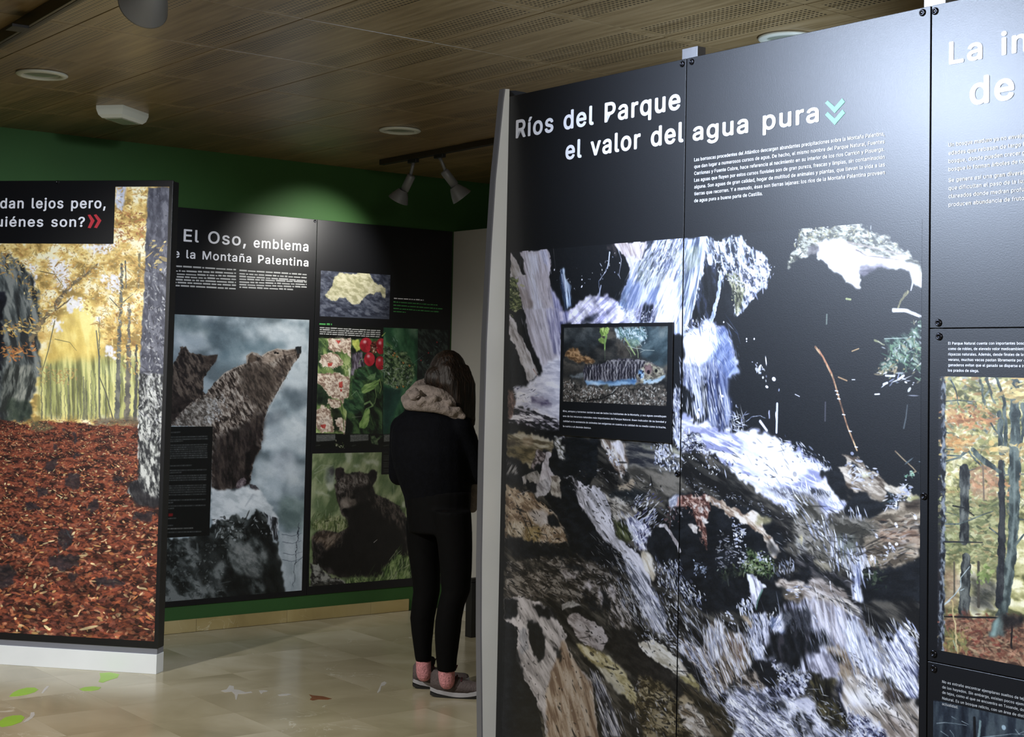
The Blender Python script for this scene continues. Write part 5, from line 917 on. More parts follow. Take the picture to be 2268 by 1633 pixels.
    # bark of the near trunk on the left edge
    c.F(0,0,1); c.patch('2085,836 2094,836 2094,1150 2090,1443 2078,1442 2084,1150',[(20,22,28),(64,72,84),(130,138,146)],88,(9,5),soft=1,warp=3,wl=7,con=1.6)
    c.tone(.72); c.grain(.01); return c
def night():
    c=Canvas(PA,1.29,2.05,-1.30,-.782,520,(16,20,28),seed=29,q=1.4,lw=.3); X=(2000,1330,5.388); c.F(*X)
    c.patch('360,1200 2600,1300 2600,3000 340,3000',[(18,24,34),(38,46,56),(66,76,82)],90,(60,14),soft=0,warp=0,con=1.3)
    c.line('850,1400 855,1640',12,[(10,12,16)],14,soft=2); c.line('920,1440 900,1640',10,[(90,110,112),(130,150,150)],10,soft=2,rough=2)
    for a in ['400,1465 500,1455 640,1470 760,1490','580,1385 640,1420','700,1440 780,1480','450,1560 540,1620','950,1630 1150,1610 1300,1590 1440,1600','1340,1540 1380,1590 1444,1560','560,1550 600,1600 610,1640']: c.line(a,3.4,[(110,124,130),(160,170,174)],1.6,soft=1.5)
    c.dot(*c.T(1200,1515),3,3,0,np.array((150,170,180))/255.)
    c.grain(.01); return c
# ================================================================== helpers
def tag(o,label=None,cat=None,group=None,kind=None):
    if label: o['label']=label
    if cat: o['category']=cat
    if group: o['group']=group
    if kind: o['kind']=kind
    return o
def link_mesh(name,me,mat=None,parent=None):
    o=bpy.data.objects.new(name,me); COL.objects.link(o)
    if mat is not None and not me.materials: me.materials.append(mat)
    if parent is not None: o.parent=parent
    return o
def empty(name,label,cat,loc=(0,0,0),rz=0.,group=None,kind=None):
    o=bpy.data.objects.new(name,None); COL.objects.link(o); o.location=loc; o.rotation_euler=(0,0,rz); o.empty_display_size=.05
    return tag(o,label,cat,group,kind)
def from_bm(name,bm,mat,parent=None,smooth=False,angle=None):
    me=bpy.data.meshes.new(name); bm.normal_update(); bm.to_mesh(me); bm.free()
    if smooth:
        for p in me.polygons: p.use_smooth=True
    o=link_mesh(name,me,mat,parent)
    return o
def bx(bm,x0,x1,y0,y1,z0,z1,bev=0.,M=None):
    v=[bm.verts.new((x,y,z)) for z in (z0,z1) for x,y in ((x0,y0),(x1,y0),(x1,y1),(x0,y1))]
    f=[bm.faces.new([v[i] for i in q]) for q in ((3,2,1,0),(4,5,6,7),(0,1,5,4),(1,2,6,5),(2,3,7,6),(3,0,4,7))]
    if bev>0:
        es=list({e for g in f for e in g.edges}); r=bmesh.ops.bevel(bm,geom=es,offset=bev,segments=2,affect='EDGES',profile=.5)
        v=list({q for g in r['faces'] for q in g.verts}|{q for q in v if q.is_valid})
    if M is not None: bmesh.ops.transform(bm,matrix=M,verts=[q for q in v if q.is_valid])
    return v
def frame_of(P,u=0.,z=0.,out=0.):
    """local x along the panel, local y out of its face towards the viewer, local z up"""
    x,y,zz=P.at(u,z,out); M=Matrix.Identity(4)
    dx,dy=P.d; nx,ny=P.n
    # right-handed: x=d, y=-n, z=up
    M[0][0],M[1][0]=dx,dy; M[0][1],M[1][1]=-nx,-ny; M[0][3],M[1][3],M[2][3]=x,y,zz
    return M
def at_frame(o,M): o.matrix_world=M; return o
def lathe(bm,prof,n=24,M=None,cap=True):
    rings=[]
    for r,z in prof: rings.append([bm.verts.new((r*math.cos(2*math.pi*i/n),r*math.sin(2*math.pi*i/n),z)) for i in range(n)])
    for a,b in zip(rings,rings[1:]):
        for i in range(n): bm.faces.new((a[i],a[(i+1)%n],b[(i+1)%n],b[i]))
    if cap:
        bm.faces.new(rings[0][::-1]); bm.faces.new(rings[-1])
    vs=[v for r in rings for v in r]
    if M is not None: bmesh.ops.transform(bm,matrix=M,verts=vs)
    return vs
def tube(bm,pts,rad,n=10,ey=1.0,caps=True):
    pts=[Vector(p) for p in pts]; rings=[]; up0=Vector((0,0,1)); N=len(pts); prev=None
    if not hasattr(rad,'__len__'): rad=[rad]*N
    for i,p in enumerate(pts):
        t=(pts[min(i+1,N-1)]-pts[max(i-1,0)]).normalized()
        if prev is None:
            s=t.cross(up0) if abs(t.dot(up0))<.95 else t.cross(Vector((0,1,0)))
        else: s=prev-t*prev.dot(t)
        s.normalize(); prev=s; q=t.cross(s)
        rings.append([bm.verts.new(p+s*rad[i]*math.cos(2*math.pi*k/n)+q*rad[i]*ey*math.sin(2*math.pi*k/n)) for k in range(n)])
    for a,b in zip(rings,rings[1:]):
        for i in range(n): bm.faces.new((a[i],a[(i+1)%n],b[(i+1)%n],b[i]))
    if caps: bm.faces.new(rings[0][::-1]); bm.faces.new(rings[-1])
def NT_(name):
    m=bpy.data.materials.new(name); m.use_nodes=True; nt=m.node_tree; return m,nt,nt.nodes['Principled BSDF']
def node(nt,t,**k):
    n=nt.nodes.new(t)
    for a,v in k.items():
        if a.startswith('i_'): n.inputs[a[2:].replace('_',' ')].default_value=v
        else: setattr(n,a,v)
    return n
def ramp_node(nt,stops):
    r=nt.nodes.new('ShaderNodeValToRGB'); e=r.color_ramp.elements
    e[0].position,e[0].color=stops[0][0],(*stops[0][1],1); e[1].position,e[1].color=stops[-1][0],(*stops[-1][1],1)
    for p,c in stops[1:-1]:
        x=e.new(p); x.color=(*c,1)
    return r
def lin(r,g,b):
    f=lambda c:((c/255+.055)/1.055)**2.4 if c/255>.04045 else c/255/12.92
    return (f(r),f(g),f(b))
def mat(name,col,rough=.5,metal=0.,spec=.5,noise=None,bump=None,rough_var=0.,emit=None,coat=0.):
    """noise=(scale,amount) varies the colour, bump=(scale,strength)"""
    m,nt,b=NT_(name); L=nt.links.new
    b.inputs['Roughness'].default_value=rough; b.inputs['Metallic'].default_value=metal; b.inputs['Specular IOR Level'].default_value=spec
    b.inputs['Coat Weight'].default_value=coat
    tc=node(nt,'ShaderNodeTexCoord'); sc,am=noise or (8.,.08)
    n=node(nt,'ShaderNodeTexNoise',i_Scale=sc,i_Detail=5.); L(tc.outputs['Object'],n.inputs['Vector'])
    r=ramp_node(nt,[(.3,tuple(c*(1-am) for c in col)),(.7,tuple(min(1,c*(1+am)) for c in col))]); L(n.outputs['Fac'],r.inputs[0]); L(r.outputs[0],b.inputs['Base Color'])
    if rough_var:
        mr=node(nt,'ShaderNodeMapRange'); mr.inputs['To Min'].default_value=rough-rough_var; mr.inputs['To Max'].default_value=rough+rough_var; L(n.outputs['Fac'],mr.inputs['Value']); L(mr.outputs[0],b.inputs['Roughness'])
    if bump:
        n2=node(nt,'ShaderNodeTexNoise',i_Scale=bump[0],i_Detail=4.); L(tc.outputs['Object'],n2.inputs['Vector'])
        bp=node(nt,'ShaderNodeBump',i_Strength=bump[1],i_Distance=.01); L(n2.outputs['Fac'],bp.inputs['Height']); L(bp.outputs[0],b.inputs['Normal'])
    if emit: b.inputs['Emission Color'].default_value=(*col,1); b.inputs['Emission Strength'].default_value=emit
    return m
EA=Vector((PA.d[0],PA.d[1],0)); EB=Vector((PB.d[0],PB.d[1],0)); AZB=PB.az
def AB(a,b,z=0.): 
    # room axes: a runs along the long panels towards the viewer, b along the back wall
    return EA*a+EB*b+Vector((0,0,z))
ABM=Matrix(((EB.x,-EA.x,0,0),(EB.y,-EA.y,0,0),(0,0,1,0),(0,0,0,1)))   # local x = b, local y = -a
def hit(x,y,z):
    X,Y,Z=ray(x,y); t=(z-CAM_H)/Z; return Vector((t*X,t*Y,z))
def deep(x,y,Yd):
    X,Y,Z=ray(x,y); t=Yd/Y; return Vector((t*X,Yd,Z*t+CAM_H))
CEIL=2.9097; A_BACK=-8.30
# ================================================================== materials
M_board=mat('satin black board',(.0030,.0034,.0050),.405,spec=.5,noise=(3,.15),bump=(260,.03))
M_edge=mat('black board edge',(.006,.006,.007),.5)
M_bolt=mat('dark steel screw',(.03,.03,.035),.25,metal=.9)
M_white=mat('white lacquer',lin(222,226,228),.45,noise=(4,.03),bump=(60,.02))
M_wgrey=mat('grey lacquer edge',lin(112,114,122),.5,noise=(4,.03))
M_wallwhite=mat('white painted partition',lin(176,174,168),.7,noise=(3,.03),bump=(120,.05))
M_alu=mat('brushed aluminium',(.22,.22,.23),.4,metal=.6,noise=(20,.1))
M_text=mat('white lettering',(.86,.87,.92),.5,noise=(5,.02))
M_textg=mat('grey lettering',(.42,.43,.43),.5,noise=(5,.02))
M_green_t=mat('green lettering',lin(70,150,80),.5)
M_red=mat('red lettering',lin(190,52,62),.5)
M_mint=mat('mint lettering',lin(112,206,160),.5)
M_plastic=mat('white plastic',lin(196,198,184),.4,noise=(6,.03))
M_lampgrey=mat('pale grey lamp metal',lin(122,124,126),.45,metal=.2,noise=(6,.05))
M_black=mat('black plastic',(.008,.008,.008),.5)
M_rail=mat('bronze track',lin(60,52,38),.4,metal=.5)
def wall_green():
    m,nt,b=NT_('dark green wall paint'); L=nt.links.new
    tc=node(nt,'ShaderNodeTexCoord'); n=node(nt,'ShaderNodeTexNoise',i_Scale=1.4,i_Detail=6.); L(tc.outputs['Object'],n.inputs['Vector'])
    r=ramp_node(nt,[(.3,lin(34,72,24)),(.7,lin(40,82,29))]); L(n.outputs['Fac'],r.inputs[0]); L(r.outputs[0],b.inputs['Base Color'])
    n2=node(nt,'ShaderNodeTexNoise',i_Scale=180.,i_Detail=3.); L(tc.outputs['Object'],n2.inputs['Vector'])
    bp=node(nt,'ShaderNodeBump',i_Strength=.06,i_Distance=.005); L(n2.outputs['Fac'],bp.inputs['Height']); L(bp.outputs[0],b.inputs['Normal']); b.inputs['Roughness'].default_value=.75
    return m
M_green=wall_green()
def stone(name,c0,c1,c2,vein,scale,rough):
    m,nt,b=NT_(name); L=nt.links.new
    g=node(nt,'ShaderNodeNewGeometry'); oi=node(nt,'ShaderNodeObjectInfo')
    n=node(nt,'ShaderNodeTexNoise',i_Scale=scale,i_Detail=7.,i_Distortion=.6)
    ad=node(nt,'ShaderNodeVectorMath',operation='ADD'); cm=node(nt,'ShaderNodeCombineXYZ'); mu=node(nt,'ShaderNodeMath',operation='MULTIPLY'); mu.inputs[1].default_value=7.
    L(oi.outputs['Random'],mu.inputs[0]); L(mu.outputs[0],cm.inputs[0]); L(mu.outputs[0],cm.inputs[2]); L(g.outputs['Position'],ad.inputs[0]); L(cm.outputs[0],ad.inputs[1])
    L(ad.outputs[0],n.inputs['Vector'])
    r=ramp_node(nt,[(.28,c0),(.5,c1),(.72,c2)]); L(n.outputs['Fac'],r.inputs[0])
    v=node(nt,'ShaderNodeTexNoise',i_Scale=scale*1.7,i_Detail=6.,i_Distortion=1.6); L(ad.outputs[0],v.inputs['Vector'])
    vr=ramp_node(nt,[(.492,(0,0,0)),(.5,(1,1,1)),(.508,(0,0,0))]); L(v.outputs['Fac'],vr.inputs[0])
    n3=node(nt,'ShaderNodeTexNoise',i_Scale=scale*.8,i_Detail=2.); L(ad.outputs[0],n3.inputs['Vector'])
    gt=ramp_node(nt,[(.56,(0,0,0)),(.7,(.75,.75,.75))]); L(n3.outputs['Fac'],gt.inputs[0])
    mm=node(nt,'ShaderNodeMath',operation='MULTIPLY'); L(vr.outputs[0],mm.inputs[0]); L(gt.outputs[0],mm.inputs[1])
    mx=node(nt,'ShaderNodeMix',data_type='RGBA'); mx.inputs['B'].default_value=(*vein,1); L(mm.outputs[0],mx.inputs['Factor']); L(r.outputs[0],mx.inputs['A'])
    hs=node(nt,'ShaderNodeHueSaturation'); mr=node(nt,'ShaderNodeMapRange'); mr.inputs['To Min'].default_value=.965; mr.inputs['To Max'].default_value=1.035
    L(oi.outputs['Random'],mr.inputs['Value']); L(mr.outputs[0],hs.inputs['Value']); L(mx.outputs['Result'],hs.inputs['Color']); L(hs.outputs[0],b.inputs['Base Color'])
    mr2=node(nt,'ShaderNodeMapRange'); mr2.inputs['To Min'].default_value=rough-.05; mr2.inputs['To Max'].default_value=rough+.08; L(n.outputs['Fac'],mr2.inputs['Value']); L(mr2.outputs[0],b.inputs['Roughness'])
    return m
M_floor=stone('polished cream marble',lin(154,145,116),lin(178,169,141),lin(194,186,162),lin(236,232,220),1.6,.2)
M_skirt=stone('brown cream marble skirting',lin(130,112,70),lin(158,140,92),lin(176,160,116),lin(210,200,170),2.2,.35)
def wood():
    m,nt,b=NT_('oak veneer acoustic panel'); L=nt.links.new
    tc=node(nt,'ShaderNodeTexCoord'); oi=node(nt,'ShaderNodeObjectInfo')
    mp=node(nt,'ShaderNodeMapping'); mp.inputs['Scale'].default_value=(42,2.2,1); ad=node(nt,'ShaderNodeVectorMath',operation='ADD'); mu=node(nt,'ShaderNodeMath',operation='MULTIPLY'); mu.inputs[1].default_value=31.
    cm=node(nt,'ShaderNodeCombineXYZ'); L(oi.outputs['Random'],mu.inputs[0]); L(mu.outputs[0],cm.inputs[1]); L(mu.outputs[0],cm.inputs[2])
    L(tc.outputs['Object'],mp.inputs['Vector']); L(mp.outputs[0],ad.inputs[0]); L(cm.outputs[0],ad.inputs[1])
    n=node(nt,'ShaderNodeTexNoise',i_Scale=1.,i_Detail=6.,i_Roughness=.6); L(ad.outputs[0],n.inputs['Vector'])
    r=ramp_node(nt,[(.25,lin(104,84,52)),(.5,lin(136,114,78)),(.78,lin(160,138,102))]); L(n.outputs['Fac'],r.inputs[0])
    # rows of small round holes in two bands beside the long joints (object x runs across the bands)
    sx=node(nt,'ShaderNodeSeparateXYZ'); L(tc.outputs['Object'],sx.inputs[0])
    def M1(op,a,bb=None,c=None):
        q=node(nt,'ShaderNodeMath',operation=op)
        for i,t in enumerate((a,bb,c)):
            if t is None: continue
            if isinstance(t,(int,float)): q.inputs[i].default_value=t
            else: L(t,q.inputs[i])
        return q.outputs[0]
    P=.021
    fx=M1('SUBTRACT',M1('FRACT',M1('DIVIDE',M1('ADD',sx.outputs['X'],5.),P)),.5); fy=M1('SUBTRACT',M1('FRACT',M1('DIVIDE',M1('ADD',sx.outputs['Y'],5.),P)),.5)
    d=M1('SQRT',M1('ADD',M1('MULTIPLY',fx,fx),M1('MULTIPLY',fy,fy))); hole=M1('LESS_THAN',d,.26)
    ax=M1('ABSOLUTE',sx.outputs['X']); band=M1('MULTIPLY',M1('GREATER_THAN',ax,.125),M1('LESS_THAN',ax,.262)); ay=M1('LESS_THAN',M1('ABSOLUTE',sx.outputs['Y']),.315)
    h=M1('MULTIPLY',M1('MULTIPLY',hole,band),ay)
    mx=node(nt,'ShaderNodeMix',data_type='RGBA'); mx.inputs['B'].default_value=(.004,.003,.002,1); L(h,mx.inputs['Factor']); L(r.outputs[0],mx.inputs['A'])
    hs=node(nt,'ShaderNodeHueSaturation'); mr=node(nt,'ShaderNodeMapRange'); mr.inputs['To Min'].default_value=.92; mr.inputs['To Max'].default_value=1.08
    L(oi.outputs['Random'],mr.inputs['Value']); L(mr.outputs[0],hs.inputs['Value']); L(mx.outputs['Result'],hs.inputs['Color']); L(hs.outputs[0],b.inputs['Base Color'])
    b.inputs['Roughness'].default_value=.34; b.inputs['Specular IOR Level'].default_value=.5
    bp=node(nt,'ShaderNodeBump',i_Strength=.08,i_Distance=.003); L(n.outputs['Fac'],bp.inputs['Height']); L(bp.outputs[0],b.inputs['Normal'])
    return m
M_wood=wood()
def print_mat(name,c,rough=.405):
    """the flat print: colours painted by the code above into a packed picture"""
    img=bpy.data.images.new(name,c.w,c.h,alpha=False,float_buffer=False); img.colorspace_settings.name='sRGB'
    px=np.ones((c.h,c.w,4),np.float32); px[...,:3]=c.a[::-1]; img.pixels.foreach_set(px.ravel()); img.update(); img.pack()
    m,nt,b=NT_(name); t=node(nt,'ShaderNodeTexImage',image=img,extension='EXTEND'); nt.links.new(t.outputs[0],b.inputs['Base Color'])
    b.inputs['Roughness'].default_value=rough; b.inputs['Specular IOR Level'].default_value=.5
    tc=node(nt,'ShaderNodeTexCoord'); n=node(nt,'ShaderNodeTexNoise',i_Scale=260.,i_Detail=2.); nt.links.new(tc.outputs['Object'],n.inputs['Vector'])
    bp=node(nt,'ShaderNodeBump',i_Strength=.03,i_Distance=.01); nt.links.new(n.outputs['Fac'],bp.inputs['Height']); nt.links.new(bp.outputs[0],b.inputs['Normal'])
    return m
def print_quad(name,P,c,m,u0,u1,z0,z1,parent,out=.0004,th=.0002):
    """a thin sheet carrying the part u0..u1, z0..z1 of canvas c"""
    bm=bmesh.new(); bx(bm,u0,u1,-th,0,z0,z1); bm.faces.ensure_lookup_table(); uv=bm.loops.layers.uv.new('UVMap')
    for f in bm.faces:
        for l in f.loops: l[uv].uv=((l.vert.co.x-c.u0)/(c.u1-c.u0),(l.vert.co.z-c.z0)/(c.z1-c.z0))
    o=from_bm(name,bm,m); o.matrix_world=frame_of(P,0,0,out-th); M=o.matrix_world.copy(); o.parent=parent; o.matrix_parent_inverse=parent.matrix_world.inverted(); o.matrix_world=M
    return o
def put(o,P,parent,out=0.):
    o.matrix_world=frame_of(P,0,0,out); M=o.matrix_world.copy(); o.parent=parent; o.matrix_parent_inverse=parent.matrix_world.inverted(); o.matrix_world=M; return o
# ---------- lettering
_TXT=[]
def text_line(s,p0,p1,hpx,P,bold=.0,sc=1.):
    """one line: p0,p1 baseline ends and hpx ascender height (photograph pixels) -> size on the panel"""
    u0,z0=P.uz(*p0); u1,z1=P.uz(*p1); zt=P.uz(p0[0],p0[1]-hpx)[1]
    return (s,float(u0),float(z0+ (0)),float(u1),float((z0+z1)/2 if abs(z1-z0)<.03 else z0),float(zt-z0),bold)
def _font():
    # Blender's own interface font where present, else the built-in one
    try: return bpy.data.fonts.load(bpy.utils.system_resource('DATAFILES')+'/fonts/Inter.woff2')
    except Exception: return None
_FONT=_font()
def text_mesh(name,lines,P,mtl,parent,out,res=3):
    """lines joined into one thin lettering mesh"""
    dg=None; cs=[]
    for s,u0,z0,u1,zb,h,bold in lines:
        c=bpy.data.curves.new('t','FONT'); c.body=s; c.size=1.; c.resolution_u=res; c.font=_FONT or c.font; c.space_character=1.11 if bold>.013 else 1.03; c.space_word=1.35 if bold>.013 else 1.1; o=bpy.data.objects.new('t',c); COL.objects.link(o); cs.append((o,u0,zb,u1,h))
    bpy.context.view_layer.update(); dg=bpy.context.evaluated_depsgraph_get()
    V=[];Fc=[];n0=0
    for o,u0,zb,u1,h in cs:
        me=bpy.data.meshes.new_from_object(o.evaluated_get(dg)); n=len(me.vertices); co=np.empty(n*3,np.float32); me.vertices.foreach_get('co',co); co=co.reshape(-1,3)
        if n:
            x0,x1=co[:,0].min(),co[:,0].max(); X=(co[:,0]-x0)/(x1-x0)*(u1-u0)+u0; Zs=co[:,1]*(h/(.66 if bold>.013 else .72))+zb
            fs=[tuple(p.vertices) for p in me.polygons]; nk=8 if bold>.013 else 2   # heavier strokes: the outline laid down again, shifted by the extra weight
            for k in range(nk):
                dx=h*bold*1.35*math.cos(2*math.pi*k/nk); dz=h*bold*1.0*math.sin(2*math.pi*k/nk)
                V.append(np.stack([X+dx,np.full(n,-.00004*k),Zs+dz],1)); Fc+=[tuple(v+n0 for v in f) for f in fs]; n0+=n
        bpy.data.meshes.remove(me); c=o.data; bpy.data.objects.remove(o); bpy.data.curves.remove(c)
    me=bpy.data.meshes.new(name); me.from_pydata(np.concatenate(V).tolist(),[],Fc); me.update()
    # face the reader
    if me.polygons and me.polygons[0].normal.y>0: me.flip_normals()
    o=link_mesh(name,me,mtl); return put(o,P,parent,out)
def poly_mesh(name,polys,P,mtl,parent,out,fr=(0,0,1.)):
    V=[];Fc=[]
    for q in polys:
        pts=[tuple(map(float,t.split(','))) for t in q.split()]; n=len(V)
        for x,y in pts:
            u,z=P.uz(fr[0]+x/fr[2],fr[1]+y/fr[2]); V.append((float(u),0,float(z)))
        Fc.append(tuple(range(n,n+len(pts))))
    me=bpy.data.meshes.new(name); me.from_pydata(V,[],Fc); me.update(); o=link_mesh(name,me,mtl); return put(o,P,parent,out)
def bars_mesh(name,lines,P,mtl,parent,out,h,seed=1):
    """print too small to read: word-length bars"""
    r=random.Random(seed); V=[];Fc=[]
    for (x0,y0),(x1,y1) in lines:
        u0,z0=map(float,P.uz(x0,y0)); u1,z1=map(float,P.uz(x1,y1)); u=u0
        while u<u1:
            w=r.uniform(.7,4.2)*h; e=min(u+w,u1); t=(u-u0)/(u1-u0); z=z0+(z1-z0)*t; hh=h*r.uniform(.42,.6); n=len(V)
            V+=[(u,0,z),(e,0,z),(e,0,z+hh),(u,0,z+hh)]; Fc.append((n,n+1,n+2,n+3)); u=e+h*.42
    me=bpy.data.meshes.new(name); me.from_pydata(V,[],Fc); me.update(); o=link_mesh(name,me,mtl); return put(o,P,parent,out)
_bolt=None
def bolt(P,u,z,parent,out):
    global _bolt
    if _bolt is None:
        bm=bmesh.new(); lathe(bm,[(.0095,0),(.0095,.002),(.008,.0042),(.0045,.0052),(.0042,.003),(.001,.003)],16,Matrix.Rotation(math.pi/2,4,'X')); me=bpy.data.meshes.new('bolt'); bm.to_mesh(me); bm.free(); me.materials.append(M_bolt)
        for p in me.polygons: p.use_smooth=True
        _bolt=me
    o=bpy.data.objects.new('bolt',_bolt); COL.objects.link(o); M=frame_of(P,u,z,out); o.matrix_world=M; o.parent=parent; o.matrix_parent_inverse=parent.matrix_world.inverted(); o.matrix_world=M; return o
def board(P,u0,u1,z0,z1,label,th=.010,name='info_panel',group=None):
    """thing = empty at the foot of the board; part = board"""
    M=frame_of(P,(u0+u1)/2,z0,0); e=bpy.data.objects.new(name,None); COL.objects.link(e); e.matrix_world=M; e.empty_display_size=.05; tag(e,label,'display panel',group)
    bpy.context.view_layer.update()
    bm=bmesh.new(); bx(bm,u0,u1,0,th,z0,z1,.0012); put(from_bm('board',bm,M_board),P,e)
    return e
# ================================================================== the room
def ab_box(name,a0,a1,b0,b1,z0,z1,m,bev=0.,parent=None):
    bm=bmesh.new(); bx(bm,b0,b1,-a1,-a0,z0,z1,bev); o=from_bm(name,bm,m,parent); o.matrix_world=ABM.copy(); return o
B0,B1,A1=-3.2,8.6,2.6
fl=tag(ab_box('floor',A_BACK-.12,A1,B0,B1,-.08,-.012,M_floor),kind='structure')
# floor tiles: polished slabs, laid square to the back wall
TS=.40; tme=None
bm=bmesh.new(); bx(bm,-TS/2+.0004,TS/2-.0004,-TS/2+.0004,TS/2-.0004,-.012,0); tme=bpy.data.meshes.new('tile'); bm.normal_update(); bm.to_mesh(tme); bm.free(); tme.materials.append(M_floor)
rot=math.atan2(EB.y,EB.x)
def piece(name,me,loc,parent,rz=rot):
    o=bpy.data.objects.new(name,me); COL.objects.link(o); o.location=loc; o.rotation_euler=(0,0,rz); o.parent=parent; o.matrix_parent_inverse=parent.matrix_world.inverted(); return o
bpy.context.view_layer.update()
for i in range(9):
    for j in range(16):
        piece('tile',tme,AB(A_BACK+.02+TS*(i+.5),.9+TS*(j+.5)),fl)
# the rest of the paving, out of the frame, in one sheet
bm=bmesh.new()
for a0,a1,b0,b1 in ((A_BACK+.02+9*TS,A1,B0,B1),(A_BACK,A_BACK+.02+9*TS,B0,.9),(A_BACK,A_BACK+.02+9*TS,.9+16*TS,B1)): bx(bm,b0,b1,-a1,-a0,-.012,0)
o=from_bm('paving',bm,M_floor,fl); o['kind']='stuff'
# ceiling and its acoustic panels
ce=tag(ab_box('ceiling',A_BACK-.12,A1,B0,B1,CEIL+.03,CEIL+.1,M_black),kind='structure')
PA_,PB_=.70,.60
bm=bmesh.new(); bx(bm,-PB_/2+.0022,PB_/2-.0022,-PA_/2+.0022,PA_/2-.0022,0,.018,.0015); cme=bpy.data.meshes.new('ceiling_panel'); bm.normal_update(); bm.to_mesh(cme); bm.free(); cme.materials.append(M_wood)
bpy.context.view_layer.update()
for i in range(13):
    for j in range(19):
        a=-4.15-PA_/2+PA_*(6-i)+.0; b=3.345+PB_/2+PB_*(j-10)
        if a+PA_/2<A_BACK+.3*PA_ or b>8.5 or b<-3.0 or a>2.5: continue
        o=piece('panel',cme,AB(a,b,CEIL),ce)
# walls
wb=tag(ab_box('wall_back',A_BACK-.12,A_BACK,B0,B1,0,CEIL+.03,M_green),kind='structure')
tag(ab_box('wall_left',A_BACK,A1,B0-.12,B0,0,CEIL+.03,M_wallwhite),kind='structure')
tag(ab_box('wall_far_right',A_BACK,A1,B1,B1+.12,0,CEIL+.03,M_green),kind='structure')
tag(ab_box('wall_front',A1,A1+.12,B0,B1,0,CEIL+.03,M_wallwhite),kind='structure')
SKH=.0765
sk=empty('baseboard_back',None,None,kind='structure'); bpy.context.view_layer.update()
b=B0; rr=random.Random(4)
while b<5.6:
    L_=.62 if b>1 else 1.2
    e=min(b+L_,5.62); bm=bmesh.new(); bx(bm,b+.001,e-.001,-A_BACK-.014,-A_BACK,0,SKH,.0015); o=from_bm('stone',bm,M_skirt); o.matrix_world=ABM.copy(); o.parent=sk; b=e
# white partition running forward from the corner beside the bear panels
uC=1.118; cx,cy,_=PB.at(uC,0,0)
bC=float(Vector((cx,cy,0)).dot(EB)); aC=float(Vector((cx,cy,0)).dot(EA))
wr=tag(ab_box('wall_right',A_BACK,aC+2.6,bC,bC+.07,0,CAM_H+.940,M_wallwhite,.002),kind='structure')
bm=bmesh.new(); bx(bm,bC-.012,bC,-aC-2.6,-aC-.03,0,SKH,.0015)
# ================================================================== things on the ceiling
def downlight(x,y,label,glint=False):
    p=hit(x,y,CEIL); e=empty('downlight',label,'ceiling light',p,0,'round downlights in the ceiling')
    bm=bmesh.new(); lathe(bm,[(.084,0),(.113,-.002),(.115,-.007),(.109,-.012),(.094,-.015),(.082,-.010),(.079,.0)],36,cap=False); from_bm('trim_ring',bm,M_plastic,e,True)
    bm=bmesh.new(); lathe(bm,[(.001,-.0075),(.045,-.008),(.083,-.005)],36,cap=False); from_bm('diffuser',bm,M_diff,e,True)
    return e
M_diff=mat('frosted glass diffuser',lin(150,156,140),.12,noise=(5,.05))
downlight(93,163,'round white recessed downlight at the left, unlit, left of the boxy fitting')
downlight(886,287,'round white recessed downlight with a bright glint, above the pair of spotlights')
downlight(1745,82,'round recessed downlight just showing over the top edge of the agua pura panel')
p=hit(272,243,CEIL); e=empty('emergency_light','boxy white plastic emergency light on the ceiling above the autumn forest panel','emergency light',p,math.atan2(EB.y,EB.x)+math.radians(38))
bm=bmesh.new(); W_,D_,H_=.135,.075,.06
v=[]
prof=[(-1,0,1),(-1,-.25,1),(-.86,-.8,.86),(-.6,-1,.7)]
for k,(sx_,zz,sy_) in enumerate([(1,0,1),(1,-.3,1),(.93,-.75,.9),(.8,-1,.74)]):
    v.append([bm.verts.new((a*W_*sx_,b_*D_*sy_,zz*H_)) for a,b_ in ((-1,-1),(1,-1),(1,1),(-1,1))])
for a_,b_ in zip(v,v[1:]):
    for i in range(4): bm.faces.new((a_[i],b_[i],b_[(i+1)%4],a_[(i+1)%4]))
bm.faces.new(v[-1][::-1]); bm.faces.new(v[0])
from_bm('housing',bm,M_plastic,e)
bm=bmesh.new(); bx(bm,-.09,.09,-.045,.045,-H_-.002,-H_+.0,.001); from_bm('lens',bm,M_diff,e)
